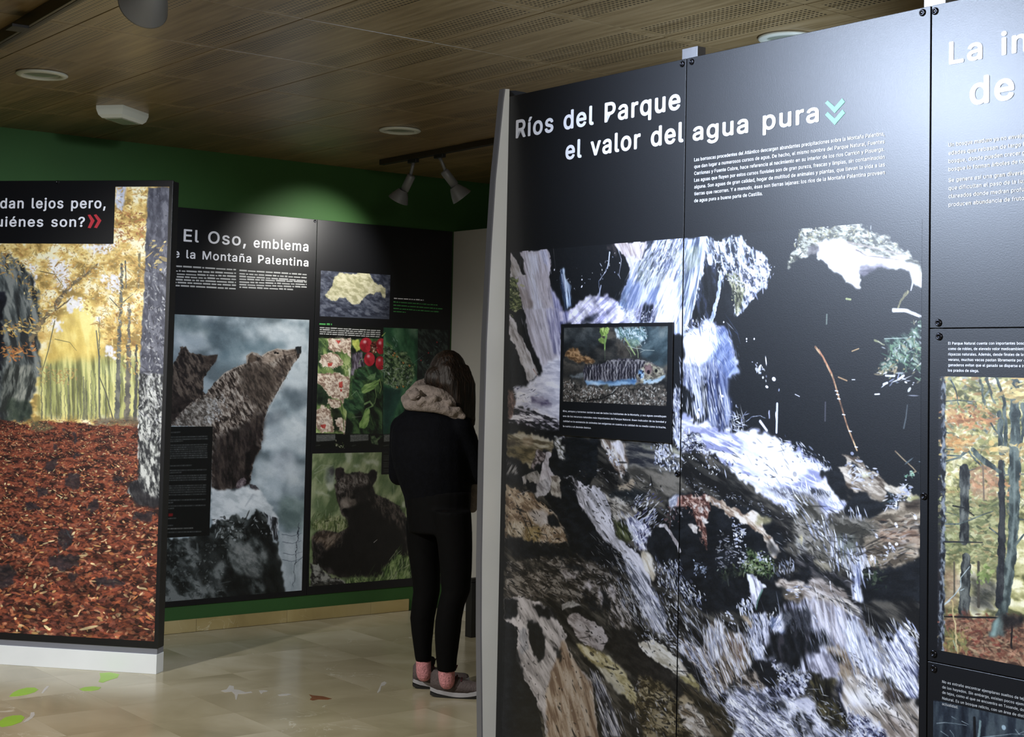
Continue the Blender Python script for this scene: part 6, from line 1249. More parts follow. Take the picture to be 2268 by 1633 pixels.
# right track with its two spotlights
r0=hit(857,352,CEIL); r1=hit(1087,308,CEIL); dr=(r1-r0).normalized(); r0=r0-dr*.05; r1=r1+dr*.9
def rail(name,r0,r1,label,ww=.034,hh=.034,gap=.0):
    d=r1-r0; e=empty(name,label,'lighting track',r0,math.atan2(d.y,d.x)); L_=d.length
    bm=bmesh.new(); bx(bm,0,L_,-ww/2,ww/2,-gap-hh,-gap,.002); from_bm('rail',bm,M_rail,e)
    bm=bmesh.new(); bx(bm,.01,L_-.01,-.006,.006,-gap-hh-.0015,-gap-hh+.002); from_bm('contact_slot',bm,M_black,e)
    bm=bmesh.new(); bx(bm,-.012,.0,-ww/2,ww/2,-gap-hh,-gap,.001); from_bm('end_cap',bm,M_black,e)
    return e
rail('lighting_track',r0,r1,'bronze lighting track across the wooden ceiling carrying the two small spotlights')
def spothead(adx,ady,neck0,neck1,mouth,Yd,label,r_neck=.026,r_m=.064,grp=None,alt=None):
    """adapter under the rail, arm, cylinder neck, bell; neck0/neck1/mouth are points in space"""
    e=empty('spotlight',label,'spotlight',adx,0,grp or 'bell spotlights on the tracks'); inv=e.location
    T=lambda p:Vector(p)-inv
    bm=bmesh.new(); bx(bm,-.045,.045,-.014,.014,-.022,0,.003,Matrix.Rotation(math.atan2(dr.y,dr.x),4,'Z')); from_bm('adapter',bm,M_black,e)
    n0,n1,mo=T(neck0),T(neck1),T(mouth); ax=(mo-n0).normalized()
    bm=bmesh.new(); tube(bm,[Vector((0,0,-.02)),Vector((n0.x*.5,n0.y*.5,-.045)),n0+ax*.035],.010,10); from_bm('arm',bm,M_lampgrey,e,True)
    q=ax.to_track_quat('Z','Y').to_matrix().to_4x4()
    L_=(n1-n0).length; Lb=(mo-n1).length
    bm=bmesh.new(); lathe(bm,[(r_neck*.8,0),(r_neck,.008),(r_neck,L_)],24,Matrix.Translation(n0)@q); from_bm('neck',bm,M_lampgrey,e,True)
    bm=bmesh.new(); lathe(bm,[(r_neck*1.02,0),(r_neck*1.4,Lb*.18),(r_m*.82,Lb*.58),(r_m,Lb*.97),(r_m*1.02,Lb),(r_m*.95,Lb),(r_m*.78,Lb*.6),(r_neck*1.2,Lb*.2),(.002,Lb*.16)],32,Matrix.Translation(n1)@q,cap=False); from_bm('bell_shade',bm,M_lampgrey,e,True)
    bm=bmesh.new(); lathe(bm,[(.001,Lb*.62),(.03,Lb*.61),(.048,Lb*.56),(.03,Lb*.3),(.001,Lb*.3)],20,Matrix.Translation(n1)@q,cap=False); from_bm('bulb',bm,M_diff,e,True)
    return e,mo+inv,ax
def rail_pt(x,y): # point on the underside of the right track seen at a pixel column
    best=None
    for k in range(400):
        q=r0+(r1-r0)*(k/400.); 
        vx=(q.x/q.y); 
        px=proj_px(q)
        if best is None or abs(px[0]-x)<best[0]: best=(abs(px[0]-x),q)
    return best[1]
def proj_px(q):
    X,Y,Z=q.x,q.y,q.z-CAM_H; c,s=math.cos(PITCH),math.sin(PITCH); yf=Y*c+Z*s; zu=-Y*s+Z*c; a,b_=X/yf,zu/yf
    cr,sr=math.cos(ROLL),math.sin(ROLL); u=a*cr+b_*sr; w_=-a*sr+b_*cr; return CX+F_PX*u,CY-F_PX*w_
q1=rail_pt(916,0); q2=rail_pt(974,0)
a1=Vector((q1.x,q1.y,CEIL-.034)); a2=Vector((q2.x,q2.y,CEIL-.034))
S1=spothead(a1,0,deep(912,388,q1.y),deep(893,421,q1.y+.02),deep(885,444,q1.y+.05),0,'pale grey bell spotlight tilting down left, left one of the small pair')
_l=spot('bear_spot',S1[1]+S1[2]*.012,PB.at(.02,.60,0.),50,84,.75,NEUT,.035)
S2=spothead(a2,0,deep(983,378,q2.y),deep(1005,413,q2.y+.02),deep(1026,435,q2.y+.04),0,'pale grey bell spotlight tilting down right, right one of the small pair')
# upper left track and its big near spotlight
g0=hit(-160,184,CEIL-.03); g1=hit(175,-12,CEIL-.03); g1=g1+(g1-g0)*.6
rail('lighting_track',Vector((g0.x,g0.y,CEIL)),Vector((g1.x,g1.y,CEIL)),'dark lighting track crossing the upper left corner of the ceiling',.04,.05)
gm=hit(38,58,CEIL-.05); bm=bmesh.new(); bx(bm,-.045,.045,-.032,.032,-.012,.0,.002)
o=from_bm('track_joint',bm,M_black); o.location=gm; o.rotation_euler=(0,0,math.atan2((g1-g0).y,(g1-g0).x)); tag(o,'small black coupling on the underside of the upper left lighting track','track coupling')
for k in range(600):
    q=Vector((g0.x,g0.y,CEIL-.05)).lerp(Vector((g1.x,g1.y,CEIL-.05)),k/600.)
    if proj_px(q)[0]>=352: break
Yn=q.y
S3=spothead(q.copy(),0,deep(362,-70,Yn),deep(343,-26,Yn+.05),deep(316,2,Yn+.13),0,'large pale grey bell spotlight hanging in from the top edge at the left',.033,.08)
# ================================================================== waterfall partition (plane A)
FZ=-CAM_H; ZT=.9356; ZB=-1.454; S0_,S1_,S2_,S3_=-.4795,.4007,1.2707,2.141
part=empty('panel_partition','partition carrying the waterfall panels, with curved white fin at its left end','partition',PA.at((S0_+S3_)/2,FZ,-.05)); bpy.context.view_layer.update()
bm=bmesh.new(); bx(bm,S0_+.012,S3_-.01,.045,.060,ZB,ZT-.01); put(from_bm('light_block_board',bm,M_edge),PA,part)  # unseen board added behind the panels to block light
for u in (S0_+.05,S1_,S2_,S3_-.05):
    bm=bmesh.new(); bx(bm,u-.03,u+.035,.0105,.0445,FZ,ZT+(.034 if abs(u-S0_)>.1 else -.01),.001); put(from_bm('post',bm,M_alu),PA,part)
bm=bmesh.new(); bx(bm,S0_+.02,S3_-.02,.012,.044,FZ,ZB-.004,.001); put(from_bm('plinth_rail',bm,M_wgrey),PA,part)
# fin: upright plate square to the panels, its white front part swings out in a curve
ex,ey,_=PA.at(S0_-.002,0,0); PF=Plane(ex,ey,math.atan2(PA.n[1],PA.n[0]))
fp=[(1110,199),(1106,230),(1099,300),(1089,400),(1080,540),(1069,760),(1062.5,1000),(1058,1240),(1057.5,1400),(1060,1640)]
pr=[tuple(map(float,PF.uz(x,y))) for x,y in fp]; pr.append((pr[-1][0],FZ)); zt=pr[0][1]
def plate(name,outline,th,m,P,parent,off=0.):
    bm=bmesh.new(); a=[bm.verts.new((f,off,z)) for f,z in outline]; b_=[bm.verts.new((f,off+th,z)) for f,z in outline]; n=len(a)
    bm.faces.new(a); bm.faces.new(b_[::-1])
    for i in range(n): bm.faces.new((a[(i+1)%n],a[i],b_[i],b_[(i+1)%n]))
    bmesh.ops.recalc_face_normals(bm,faces=bm.faces); return put(from_bm(name,bm,m),P,parent)
plate('fin',[(0.0,zt+.002)]+pr+[(0.0,FZ)],.022,M_white,PF,part,0.)
# grey edge trim along the curved front
bm=bmesh.new(); rows=[]
for f,z in pr: rows.append([bm.verts.new((f+.0005,-.0015,z)),bm.verts.new((f+.006,-.0015,z)),bm.verts.new((f+.006,.0245,z)),bm.verts.new((f+.0005,.0245,z))])
for r_,s_ in zip(rows,rows[1:]):
    for i in range(4): bm.faces.new((r_[i],r_[(i+1)%4],s_[(i+1)%4],s_[i]))
bm.faces.new(rows[0]); bm.faces.new(rows[-1][::-1]); bmesh.ops.recalc_face_normals(bm,faces=bm.faces); put(from_bm('edge_trim',bm,M_wgrey),PF,part)
zz=zt-.002
plate('rear_plate',[(0,zz),(-.03,zz+.004),(-.07,zz+.004),(-.12,zz-.0),(-.17,zz-.01),(-.17,FZ),(0,FZ)],.012,M_edge,PF,part,.002)
# --- the boards
cw=waterfall(); mw=print_mat('waterfall print',cw)
g=.0018
b1=board(PA,S0_,S1_-g,ZB,ZT,'tall black info panel titled Ríos del Parque, with the trout caption board on it')
print_quad('photo_print',PA,cw,mw,cw.u0,S1_-g-.0008,cw.z0,cw.z1,b1)
for _l in (text_line('Ríos del Parque',(1144,305),(1506,241.5),49,PA,.028),text_line('el valor del',(1254,353.5),(1513,313),50,PA,.028)): text_mesh('title_lettering',[_l],PA,M_text,b1,.0012,4)
b2=board(PA,S1_+g,S2_-g,ZB,ZT,'tall black info panel reading agua pura with mint double chevron above the waterfall')
print_quad('photo_print',PA,cw,mw,S1_+g+.0008,cw.u1,cw.z0,cw.z1,b2)
text_mesh('title_lettering',[text_line('agua pura',(1536,310),(1812.5,270.5),49,PA,.028)],PA,M_text,b2,.0012,4)
poly_mesh('double_chevron',['1002,657 1018,642 1063,682 1110,627 1128,650 1063,722','1002,733 1018,714 1063,757 1112,699 1129,721 1063,797'],PA,M_mint,b2,.0012,(1480,0,2.878))
LN=['Las borrascas procedentes del Atlántico descargan abundantes precipitaciones sobre la Montaña Palentina,','que dan lugar a numerosos cursos de agua. De hecho, el mismo nombre del Parque Natural, Fuentes','Carrionas y Fuente Cobre, hace referencia al nacimiento en su interior de los ríos Carrión y Pisuerga.','Las aguas que fluyen por estos cursos fluviales son de gran pureza, frescas y limpias, sin contaminación','alguna. Son aguas de gran calidad, hogar de multitud de animales y plantas, que llevan la vida a las','tierras que recorren. Y a menudo, ésas son tierras lejanas: los ríos de la Montaña Palentina proveen','de agua pura a buena parte de Castilla.']
Z=lambda x,y:(1480+x/2.878,y/2.878)
text_mesh('paragraph_lettering',[text_line(s,Z(168,a),Z(c,b_),10.5,PA,.012) for s,a,b_,c in zip(LN,(1030,1073,1117,1160,1203,1247,1291),(863,914,962,1012,1061,1110,1244),(1380,1380,1380,1381,1382,1382,603))],PA,M_text,b2,.0012,1)
b3=board(PA,S2_+g,S3_,.1244+.001,ZT,'black info board headed La in de, at the upper right edge',name='info_panel')
for _l in (text_line('La in',(2104.5,143.5),(2275,110),61,PA,.028),text_line('de',(2150.5,231),(2244.5,218.5),75,PA,.028)): text_mesh('title_lettering',[_l],PA,M_text,b3,.0012,4)
Z=lambda x,y:(1980+x/2.916,y/2.916)
LR=['Un bosque maduro ya no envejec','edades que rebasan de largo la','bosque, donde pueden crecer gr','bosque lo forman árboles de tod','Se genera así una gran diversid','que dificultan el paso de la luz,','clareados donde medran profus','producen abundancia de frutos']
text_mesh('paragraph_lettering',[text_line(s,Z(355,a),Z(862,b_),12,PA,.012) for s,a,b_ in zip(LR,(943,997,1048,1101,1170,1223,1276,1331),(892,947,1003,1058,1133,1186,1240,1295))],PA,M_text,b3,.0012,1)
b4=board(PA,S2_+g,S3_,-.6909+.001,.1244-.001,'black info board with autumn beech wood photograph, middle one at the right edge')
cb=beech(); mb=print_mat('beech wood print',cb); print_quad('photo_print',PA,cb,mb,cb.u0,cb.u1,cb.z0,cb.z1,b4)
Z=lambda x,y:(2020+x/5.105,680+y/5.105)
LM=['El Parque Natural cuenta con importantes bosqu','como de robles, de elevado valor medioambiental','riquezas naturales. Además, desde finales de la p','verano, muchas vacas pastan libremente por el','ganaderos evitan que el ganado se disperse e inv']
text_mesh('paragraph_lettering',[text_line(s,Z(413,a),Z(1300,b_),8.5,PA,.012) for s,a,b_ in zip(LM,(427,488,550,612,672),(427,490,555,618,682))]+[text_line('los prados de siega.',Z(410,733),Z(760,737),8.5,PA,.012)],PA,M_text,b4,.0012,1)
b5=board(PA,S2_+g,S3_,ZB,-.6909-.001,'black info board with a dark woodland photograph, lowest one at the right edge')
cn=night(); mn=print_mat('dark woodland print',cn); print_quad('photo_print',PA,cn,mn,cn.u0,cn.u1,cn.z0,cn.z1,b5)
Z=lambda x,y:(2000+x/5.388,1330+y/5.388)
LL=['No es extraño encontrar ejemplares sueltos de tejo','de los hayedos. Sin embargo, existen pocos ejemp','de tejos, como el que se encuentra en Tosande, don','Natural. Es un bosque relicto, con un área de distri']
text_mesh('paragraph_lettering',[text_line(s,Z(472,a),Z(1470,b_),8.5,PA,.012) for s,a,b_ in zip(LL,(997,1062,1124,1190),(1186,1252,1320,1396))]+[text_line('actualidad.',Z(470,1253),Z(660,1289),8.5,PA,.012)],PA,M_textg,b5,.0012,1)
# caption board with the trout
_f=[PA.uz(1244.9,718.8),PA.uz(1493.8,714),PA.uz(1489,982.4),PA.uz(1241.7,964)]
fu0,fu1=-.1515,.366; fz1,fz0=.1509,-.2066
def sub(o,par): 
    M=o.matrix_world.copy(); bpy.context.view_layer.update(); o.parent=par; o.matrix_parent_inverse=par.matrix_world.inverted(); o.matrix_world=M; return o
bm=bmesh.new(); bx(bm,fu0,fu1,-.006,-.0008,fz0,fz1,.0008); cap=put(from_bm('caption_board',bm,M_board),PA,b1); bpy.context.view_layer.update()
cf=fish(); mf=print_mat('trout print',cf); print_quad('photo_print',PA,cf,mf,cf.u0,cf.u1,cf.z0,cf.z1,cap,.0066)
Z=lambda x,y:(1240+x/5.831,710+y/5.831)
LF_=['Ríos, arroyos y torrentes sacian la sed de todos los habitantes de la Montaña, y sus aguas constituyen','uno de los recursos naturales más importantes del Parque Natural. Buen indicador de su bondad y','calidad es la existencia de animales tan exigentes en cuanto a la calidad de su medio como la trucha,','la nutria o el desmán ibérico.']
text_mesh('caption_lettering',[text_line(s,Z(62,a),Z(c,b_),5.4,PA,.012) for s,a,b_,c in zip(LF_,(1184,1247,1311,1377),(1249,1321,1393,1399),(1394,1394,1391,425))],PA,M_text,cap,.0068,1)
for par,x,y in ((b1,1511.5,142),(b2,1532.5,137),(b2,2043.5,28),(b3,2071.5,25),(b3,2079,715),(b4,2080.5,745.5),(b4,2068,1448),(b5,2068,1481),(b2,2046.5,1099),(b1,1501,1050),(b4,2078.5,1098)):
    if (x,y)==(2078.5,1098): continue
    u,z=map(float,PA.uz(x,y)); bolt(PA,u,z,par,0.0)
# ================================================================== bear panels (plane B)
BU0,BU1,BU2=-1.031,.0366,1.1047; ZB2=-1.4541; ZT2=.9375
d1=board(PB,BU0,BU1-.0015,ZB2,ZT2,'black info panel titled El Oso with two bears in snow, on green wall',.012)
cbr=bears(); print_quad('photo_print',PB,cbr,print_mat('bears in snow print',cbr),cbr.u0+.04,cbr.u1,cbr.z0,cbr.z1,d1)
Z=lambda x,y:(300+x/2.766,380+y/2.766)
text_mesh('title_lettering',[text_line('El Oso,',Z(296,424),Z(674,458),34,PB,.016),text_line('emblema',Z(724,466),Z(1057,487),27,PB,.019),text_line('de la Montaña Palentina',(367,567.5),Z(1057,585),23.5,PB,.019)],PB,M_text,d1,.0012,4)
bars_mesh('paragraph_lettering',[(Z(40 if i else 240,y0),Z(615 if i<6 else 613,y1)) for i,(y0,y1) in enumerate([(584,606),(605,627),(623,647),(641,665),(657,684),(674,702),(692,723)])]+[(Z(636,y0),Z(1048 if i<6 else 965,y1)) for i,(y0,y1) in enumerate([(610,636),(630,655),(647,673),(663,681),(681,696),(697,712),(713,727)])],PB,M_textg,d1,.0012,.0165,5)
d2=board(PB,BU1+.0015,BU2,ZB2,ZT2,'black info panel with map, berries and a bear cub, on green wall',.012)
cm_=map_print(); print_quad('map_print',PB,cm_,print_mat('relief map print',cm_),cm_.u0,cm_.u1,cm_.z0,cm_.z1,d2)
cp=plants(); print_quad('plants_print',PB,cp,print_mat('mountain plants print',cp),.07,cp.u1,cp.z0+.02,.262,d2)
cc=cub(); print_quad('cub_print',PB,cc,print_mat('bear cub print',cc),cc.u0+.012,cc.u1,cc.z0,cc.z1,d2)
bars_mesh('caption_lettering',[(Z(1583,780),Z(1765,792))],PB,M_text,d2,.0012,.014,7)
bars_mesh('green_lettering',[(Z(1580,y),Z(x1,y+y2)) for y,x1,y2 in ((802,1850,20),(822,1880,24),(842,1860,22),(860,1655,6))],PB,M_green_t,d2,.0012,.012,8)
bars_mesh('green_lettering',[((707,719.5),(735,720.5))],PB,M_green_t,d2,.0012,.02,9)
bars_mesh('paragraph_lettering',[((708,y),(842,y+7)) for y in (727,731.5,736,740.5)],PB,M_textg,d2,.0012,.013,10)
bolt(PB,.02,ZT2-.012,d1,0.)
# ================================================================== autumn forest partition (plane C)
CU1=.0803; CU0=-1.35; ZTC=.9602; ZBC=-1.4816
pc=empty('panel_partition','white-based partition behind the autumn forest panel at the left edge','partition',PC.at(-.5,FZ,-.04)); bpy.context.view_layer.update()
bm=bmesh.new(); bx(bm,CU0,CU1-.002,.0125,.080,ZBC+.002,ZTC-.004); put(from_bm('core',bm,M_edge),PC,pc)
bm=bmesh.new(); bx(bm,CU0,CU1-.004,.004,.082,FZ+.1,ZBC-.001); put(from_bm('recess_strip',bm,M_wgrey),PC,pc)
bm=bmesh.new(); bx(bm,CU0,CU1-.002,-.004,.084,FZ,FZ+.1005,.0015); put(from_bm('plinth',bm,M_white),PC,pc)
c1=board(PC,CU0,CU1,ZBC,ZTC,'black info panel with golden autumn forest and path of leaves, left edge',.012)
ca=autumn(); print_quad('photo_print',PC,ca,print_mat('autumn forest print',ca),ca.u0,ca.u1,ca.z0,ca.z1,c1)
bm=bmesh.new(); u_,z_=map(float,PC.uz(251.5,540.3)); bx(bm,CU0+.02,u_,-.0016,-.0009,z_,.926); put(from_bm('title_plate',bm,M_board),PC,c1)
Z=lambda x,y:(x/2.7225,380+y/2.7225)
text_mesh('title_lettering',[text_line('Andan lejos pero,',(-40,461),Z(636,222),28,PC,.022),text_line('¿quiénes son?',(-47,502),Z(510,332),27,PC,.022)],PC,M_text,c1,.0022,4)
poly_mesh('double_chevron',['530,262 546,260 572,296 548,342 530,340 548,298','566,262 582,258 613,296 586,342 568,338 590,298'],PC,M_red,c1,.0022,(0,380,2.7225))
bolt(PC,float(PC.uz(128,404)[0]),ZTC-.008,c1,0.)
# ================================================================== floor decals
M_lime=mat('lime green vinyl',lin(150,196,60),.35,noise=(9,.05)); M_wvin=mat('white vinyl',lin(196,194,190),.35,noise=(9,.05)); M_brown=mat('rust brown stain',lin(120,72,40),.4,noise=(14,.2))
def decal(name,px,m,label,cat='floor decal',grp=None,h=.0008):
    pts=[hit(*map(float,t.split(',')),0.) for t in px.split()]; c=sum(pts,Vector())/len(pts)
    bm=bmesh.new(); a=[bm.verts.new((p.x-c.x,p.y-c.y,0)) for p in pts]; b_=[bm.verts.new((p.x-c.x,p.y-c.y,h)) for p in pts]; n=len(a)
    bm.faces.new(a); bm.faces.new(b_)
    for i in range(n): bm.faces.new((a[i],a[(i+1)%n],b_[(i+1)%n],b_[i]))
    bmesh.ops.recalc_face_normals(bm,faces=bm.faces); o=from_bm(name,bm,m); o.location=(c.x,c.y,0); return tag(o,label,cat,grp or ('stickers on the marble floor' if name=='leaf_decal' else None))
DZ=lambda s:' '.join('%.2f,%.2f'%(float(t.split(',')[0])/4.536,1300+float(t.split(',')[1])/4.536) for t in s.split())
decal('leaf_decal',DZ('90,1105 130,1065 190,1035 270,1015 350,1015 385,1035 350,1060 270,1085 180,1100'),M_lime,'lime green leaf sticker above the one in the bottom left floor corner')
decal('leaf_decal',DZ('1000,870 1100,862 1200,880 1180,915 1110,935 1030,965 990,955 1010,915'),M_lime,'largest lime green leaf sticker on the floor, against the white plinth')
decal('leaf_decal',DZ('795,1030 850,1010 940,1002 1015,1012 990,1035 920,1048 830,1046'),M_lime,'flat lime green leaf sticker on the floor, next below the one at the plinth')
decal('leaf_decal',DZ('-30,1390 0,1350 50,1315 130,1295 215,1292 250,1315 215,1360 120,1395 20,1412'),M_lime,'lime green leaf sticker on the floor in the bottom left corner')
WZ=lambda s:' '.join('%.2f,%.2f'%(340+float(t.split(',')[0])/3.15,1280+float(t.split(',')[1])/3.15) for t in s.split())
decal('leaf_decal',WZ('470,790 510,780 530,752 560,758 562,780 600,785 640,800 680,795 690,803 640,810 590,812 580,850 572,850 566,815 545,795 500,800'),M_wvin,'large branching white sticker on the floor left of the brown mark')
decal('leaf_decal',WZ('735,788 770,786 800,790 790,796 765,800 755,812 745,806'),M_wvin,'small white sticker on the floor between branching sticker and brown mark')
decal('leaf_decal',WZ('865,818 900,812 940,810 965,816 930,824 880,826'),M_wvin,'thin white sticker on the floor just left of the brown mark')
decal('leaf_decal',WZ('1560,800 1575,770 1590,735 1612,725 1628,735 1612,752 1590,758 1582,790 1565,806'),M_wvin,'looped white sticker on the floor in front of the shoes')
decal('leaf_decal',DZ('230,1370 260,1335 300,1305 310,1265 345,1262 350,1290 325,1320 280,1350'),M_wvin,'white hooked sticker on the floor beside the bottom left leaf')
decal('leaf_decal',DZ('415,1070 440,1030 470,1000 495,998 480,1020 455,1045 430,1072'),M_wvin,'short white sticker on the floor at the tip of the middle leaf')
decal('floor_stain',WZ('1085,815 1110,822 1180,828 1245,845 1215,852 1150,850 1110,858 1090,850 1105,836'),M_brown,'rust brown mark on the cream marble floor','stain')
# ================================================================== black display foot behind the fin
p=hit(1036,1412,0.); q=hit(1049,1412,0.)
e=empty('display_stand','black display stand foot partly hidden behind the white fin','display stand',p+EB*.12,math.atan2(EB.y,EB.x))
bm=bmesh.new(); bx(bm,-.12,.10,-.03,.03,0,.325,.003); from_bm('foot',bm,M_black,e)
bm=bmesh.new(); bx(bm,-.115,.55,-.02,.02,.325,.352,.003); from_bm('shelf',bm,M_black,e)
bm=bmesh.new(); bx(bm,.42,.54,-.03,.03,0,.325,.003); from_bm('foot',bm,M_black,e)
# ================================================================== the visitor
M_skin=mat('skin',lin(196,150,126),.5,noise=(20,.06)); M_jacket=mat('black wool jacket',(.0022,.0026,.0046),.85,spec=.12,noise=(40,.3),bump=(90,.25))
M_leg=mat('black leggings',(.002,.002,.0024),.8,spec=.12,noise=(30,.2)); M_scarf=mat('grey beige knitted scarf',lin(140,129,123),.9,noise=(35,.22),bump=(70,.9))
M_sock=mat('pink patterned socks',lin(206,140,146),.9,noise=(120,.35),bump=(150,.5)); M_shoe=mat('grey brown walking shoe',lin(84,74,74),.7,noise=(30,.25),bump=(120,.4))
M_sole=mat('pale grey midsole',lin(168,168,174),.5,noise=(20,.08)); M_out=mat('black rubber outsole',(.01,.01,.01),.7); M_lace=mat('dark red lace',lin(96,40,50),.8)
def hair_mat():
    m,nt,b=NT_('long brown hair'); L=nt.links.new; tc=node(nt,'ShaderNodeTexCoord'); mp=node(nt,'ShaderNodeMapping'); mp.inputs['Scale'].default_value=(90,90,5)
    n=node(nt,'ShaderNodeTexNoise',i_Scale=1.,i_Detail=4.); L(tc.outputs['Object'],mp.inputs['Vector']); L(mp.outputs[0],n.inputs['Vector'])
    r=ramp_node(nt,[(.3,lin(14,9,6)),(.6,lin(38,25,17)),(.8,lin(74,50,33))]); L(n.outputs['Fac'],r.inputs[0]); L(r.outputs[0],b.inputs['Base Color'])
    bp=node(nt,'ShaderNodeBump',i_Strength=.9,i_Distance=.01); L(n.outputs['Fac'],bp.inputs['Height']); L(bp.outputs[0],b.inputs['Normal']); b.inputs['Roughness'].default_value=.5; return m
M_hair=hair_mat()
YP=7.44
px=lambda x,y,d=0.: deep(x,y,YP+d)
foot=hit(985,1546,0.)
per=empty('person','person seen from behind in black jacket and leggings, grey scarf, long brown hair','person',foot)
def loft(bm,rings,n=20):
    """rings: (centre Vector, half width, half depth, turn) stacked; width lies along the turned X axis"""
    R=[]
    for c,rx,ry,t in rings:
        ca,sa=math.cos(t),math.sin(t); q=[]
        for k in range(n):
            a=2*math.pi*k/n; x,y=rx*math.cos(a),ry*math.sin(a); q.append(bm.verts.new((c.x+x*ca-y*sa,c.y+x*sa+y*ca,c.z)))
        R.append(q)
    for a,b in zip(R,R[1:]):
        for i in range(n): bm.faces.new((a[i],a[(i+1)%n],b[(i+1)%n],b[i]))
    bm.faces.new(R[0][::-1]); bm.faces.new(R[-1])
def ball(bm,c,r,M=None,seg=16):
    rx,ry,rz=(r,r,r) if not hasattr(r,'__len__') else r
    g=bmesh.ops.create_uvsphere(bm,u_segments=seg,v_segments=seg//2+2,radius=1.); T=Matrix.Translation(c)@(M or Matrix.Identity(4))@Matrix.Diagonal((rx,ry,rz,1)); bmesh.ops.transform(bm,matrix=T,verts=g['verts'])
def chain(bm,pts,rad,n=14,ey=1.):
    tube(bm,pts,rad,n,ey)
    for p,r in ((pts[0],rad[0]),(pts[-1],rad[-1])): ball(bm,Vector(p),r*.98,seg=12)
def fuse(name,bm,m,parent,vox,smooth_it=6,fac=.5):
    """one continuous skin from overlapping volumes"""
    bmesh.ops.recalc_face_normals(bm,faces=bm.faces); me=bpy.data.meshes.new(name); bm.to_mesh(me); bm.free(); o=bpy.data.objects.new(name,me); COL.objects.link(o)
    r=o.modifiers.new('r','REMESH'); r.mode='VOXEL'; r.voxel_size=vox; r.use_smooth_shade=True
    s=o.modifiers.new('s','SMOOTH'); s.factor=fac; s.iterations=smooth_it
    bpy.context.view_layer.update(); me2=bpy.data.meshes.new_from_object(o.evaluated_get(bpy.context.evaluated_depsgraph_get())); o.modifiers.clear(); o.data=me2; bpy.data.meshes.remove(me); me2.name=name
    for p in me2.polygons: p.use_smooth=True
    me2.materials.clear(); me2.materials.append(m)
    co=np.empty(len(me2.vertices)*3,np.float32); me2.vertices.foreach_get('co',co); co=co.reshape(-1,3)-np.array(per.location,np.float32); me2.vertices.foreach_set('co',co.ravel()); me2.update()
    o.parent=parent; return o
def P2M(dx): return dx*YP/F_PX      # photograph pixels to metres at the person's distance
K=P2M(1)
FACE=Vector((.80,.60,0)).normalized(); SIDE=Vector((.60,-.80,0))   # FACE: where she looks; SIDE: her right
TR=math.atan2(-.35,.93)
# --- body
def leg_rings(rows,d): return [(px((l+r)/2,y,d),(r-l)/2*K,max((r-l)/2*K*1.02,.03),0) for y,l,r in rows]
LL_=[(1130,902,990),(1165,898,982),(1210,901,980),(1260,909,976),(1310,915,975),(1340,911,969),(1370,908,963),(1400,911,960),(1430,915,957),(1465,920,956)]
RR_=[(1130,955,1043),(1165,962,1045),(1210,970,1046),(1260,975,1045),(1310,978,1041),(1340,970,1029),(1370,965,1023),(1400,963,1020),(1430,964,1016),(1460,966,1012),(1487,969,1010)]
dL,dR=.12,-.06
def shrink(rows,k): return [(y,(l+r)/2-(r-l)/2*k,(l+r)/2+(r-l)/2*k) for y,l,r in rows]
bm=bmesh.new()
loft(bm,leg_rings(shrink(LL_,.9),dL)); loft(bm,leg_rings(shrink(RR_,.9),dR))
loft(bm,[(px(x,y,.05),w_*K*.9,.09,TR) for y,x,w_ in ((915,964,20),(935,958,52),(965,955,76),(1020,956,82),(1070,964,74),(1120,970,70),(1150,972,72),(1175,973,68))])
chain(bm,[px(966,905,.03),px(978,870,.06),px(988,850,.08)],[.055,.05,.05])
hc=px(992,829,.07); ball(bm,hc,(.078,.092,.105),Matrix.Rotation(math.atan2(FACE.y,FACE.x)-math.pi/2,4,'Z'))
ball(bm,hc+FACE*.045+Vector((0,0,-.05)),(.05,.05,.055)); 
chain(bm,[hc+FACE*.088+Vector((0,0,.0)),hc+FACE*.118+Vector((0,0,-.03))],[.010,.015],8)
for s_ in (1,-1): ball(bm,hc+SIDE*.078*s_+Vector((0,0,-.01)),(.015,.02,.03))
def arm(sh,el,wr_):
    chain(bm,[sh,sh.lerp(el,.5),el],[.05,.045,.038]); chain(bm,[el,el.lerp(wr_,.5),wr_],[.038,.034,.026])
    f=(wr_-el).normalized(); side=f.cross(Vector((0,0,1))).normalized(); up_=side.cross(f)
    pc_=wr_+f*.05; chain(bm,[wr_,pc_,pc_+f*.03],[.026,.03,.03],12,.6)
    for k,(o_,l_) in enumerate(((-.027,.060),(-.009,.072),(.009,.068),(.026,.052))):
        b0=pc_+f*.04+side*o_; b1=b0+f*l_*.45-up_*.004; b2=b1+f*l_*.3-up_*.018; b3=b2+f*l_*.12-up_*.018
        chain(bm,[b0-f*.02,b0,b1,b2,b3],[.009,.009,.0085,.008,.007],8)
    t0=pc_-side*.028-f*.02; chain(bm,[t0,t0-side*.022+f*.02,t0-side*.028+f*.045-up_*.01],[.011,.0095,.008],8)
shL=px(893,948,.10); shR=px(1018,948,-.04)
elL=px(884,1052,.16); wrL=px(975,1040,.42); elR=px(1060,1050,.02); wrR=px(1085,1020,.30)
wrL=px(1040,1020,.46)
arm(shL,elL,wrL); arm(shR,elR,wrR)
fuse('body',bm,M_skin,per,.0075,5)
# face: eyes, brows, mouth
for s_ in (1,-1):
    bm=bmesh.new(); ball(bm,hc+FACE*.084+SIDE*.031*s_+Vector((0,0,.004))-per.location,(.011,.011,.011),seg=12); from_bm('eye',bm,M_sole,per,True)
bm=bmesh.new(); tube(bm,[hc+FACE*.096+SIDE*x+Vector((0,0,-.068+abs(x)*.1))-per.location for x in (-.022,-.01,0,.01,.022)],[.003,.005,.006,.005,.003],8); from_bm('mouth',bm,M_lace,per,True)
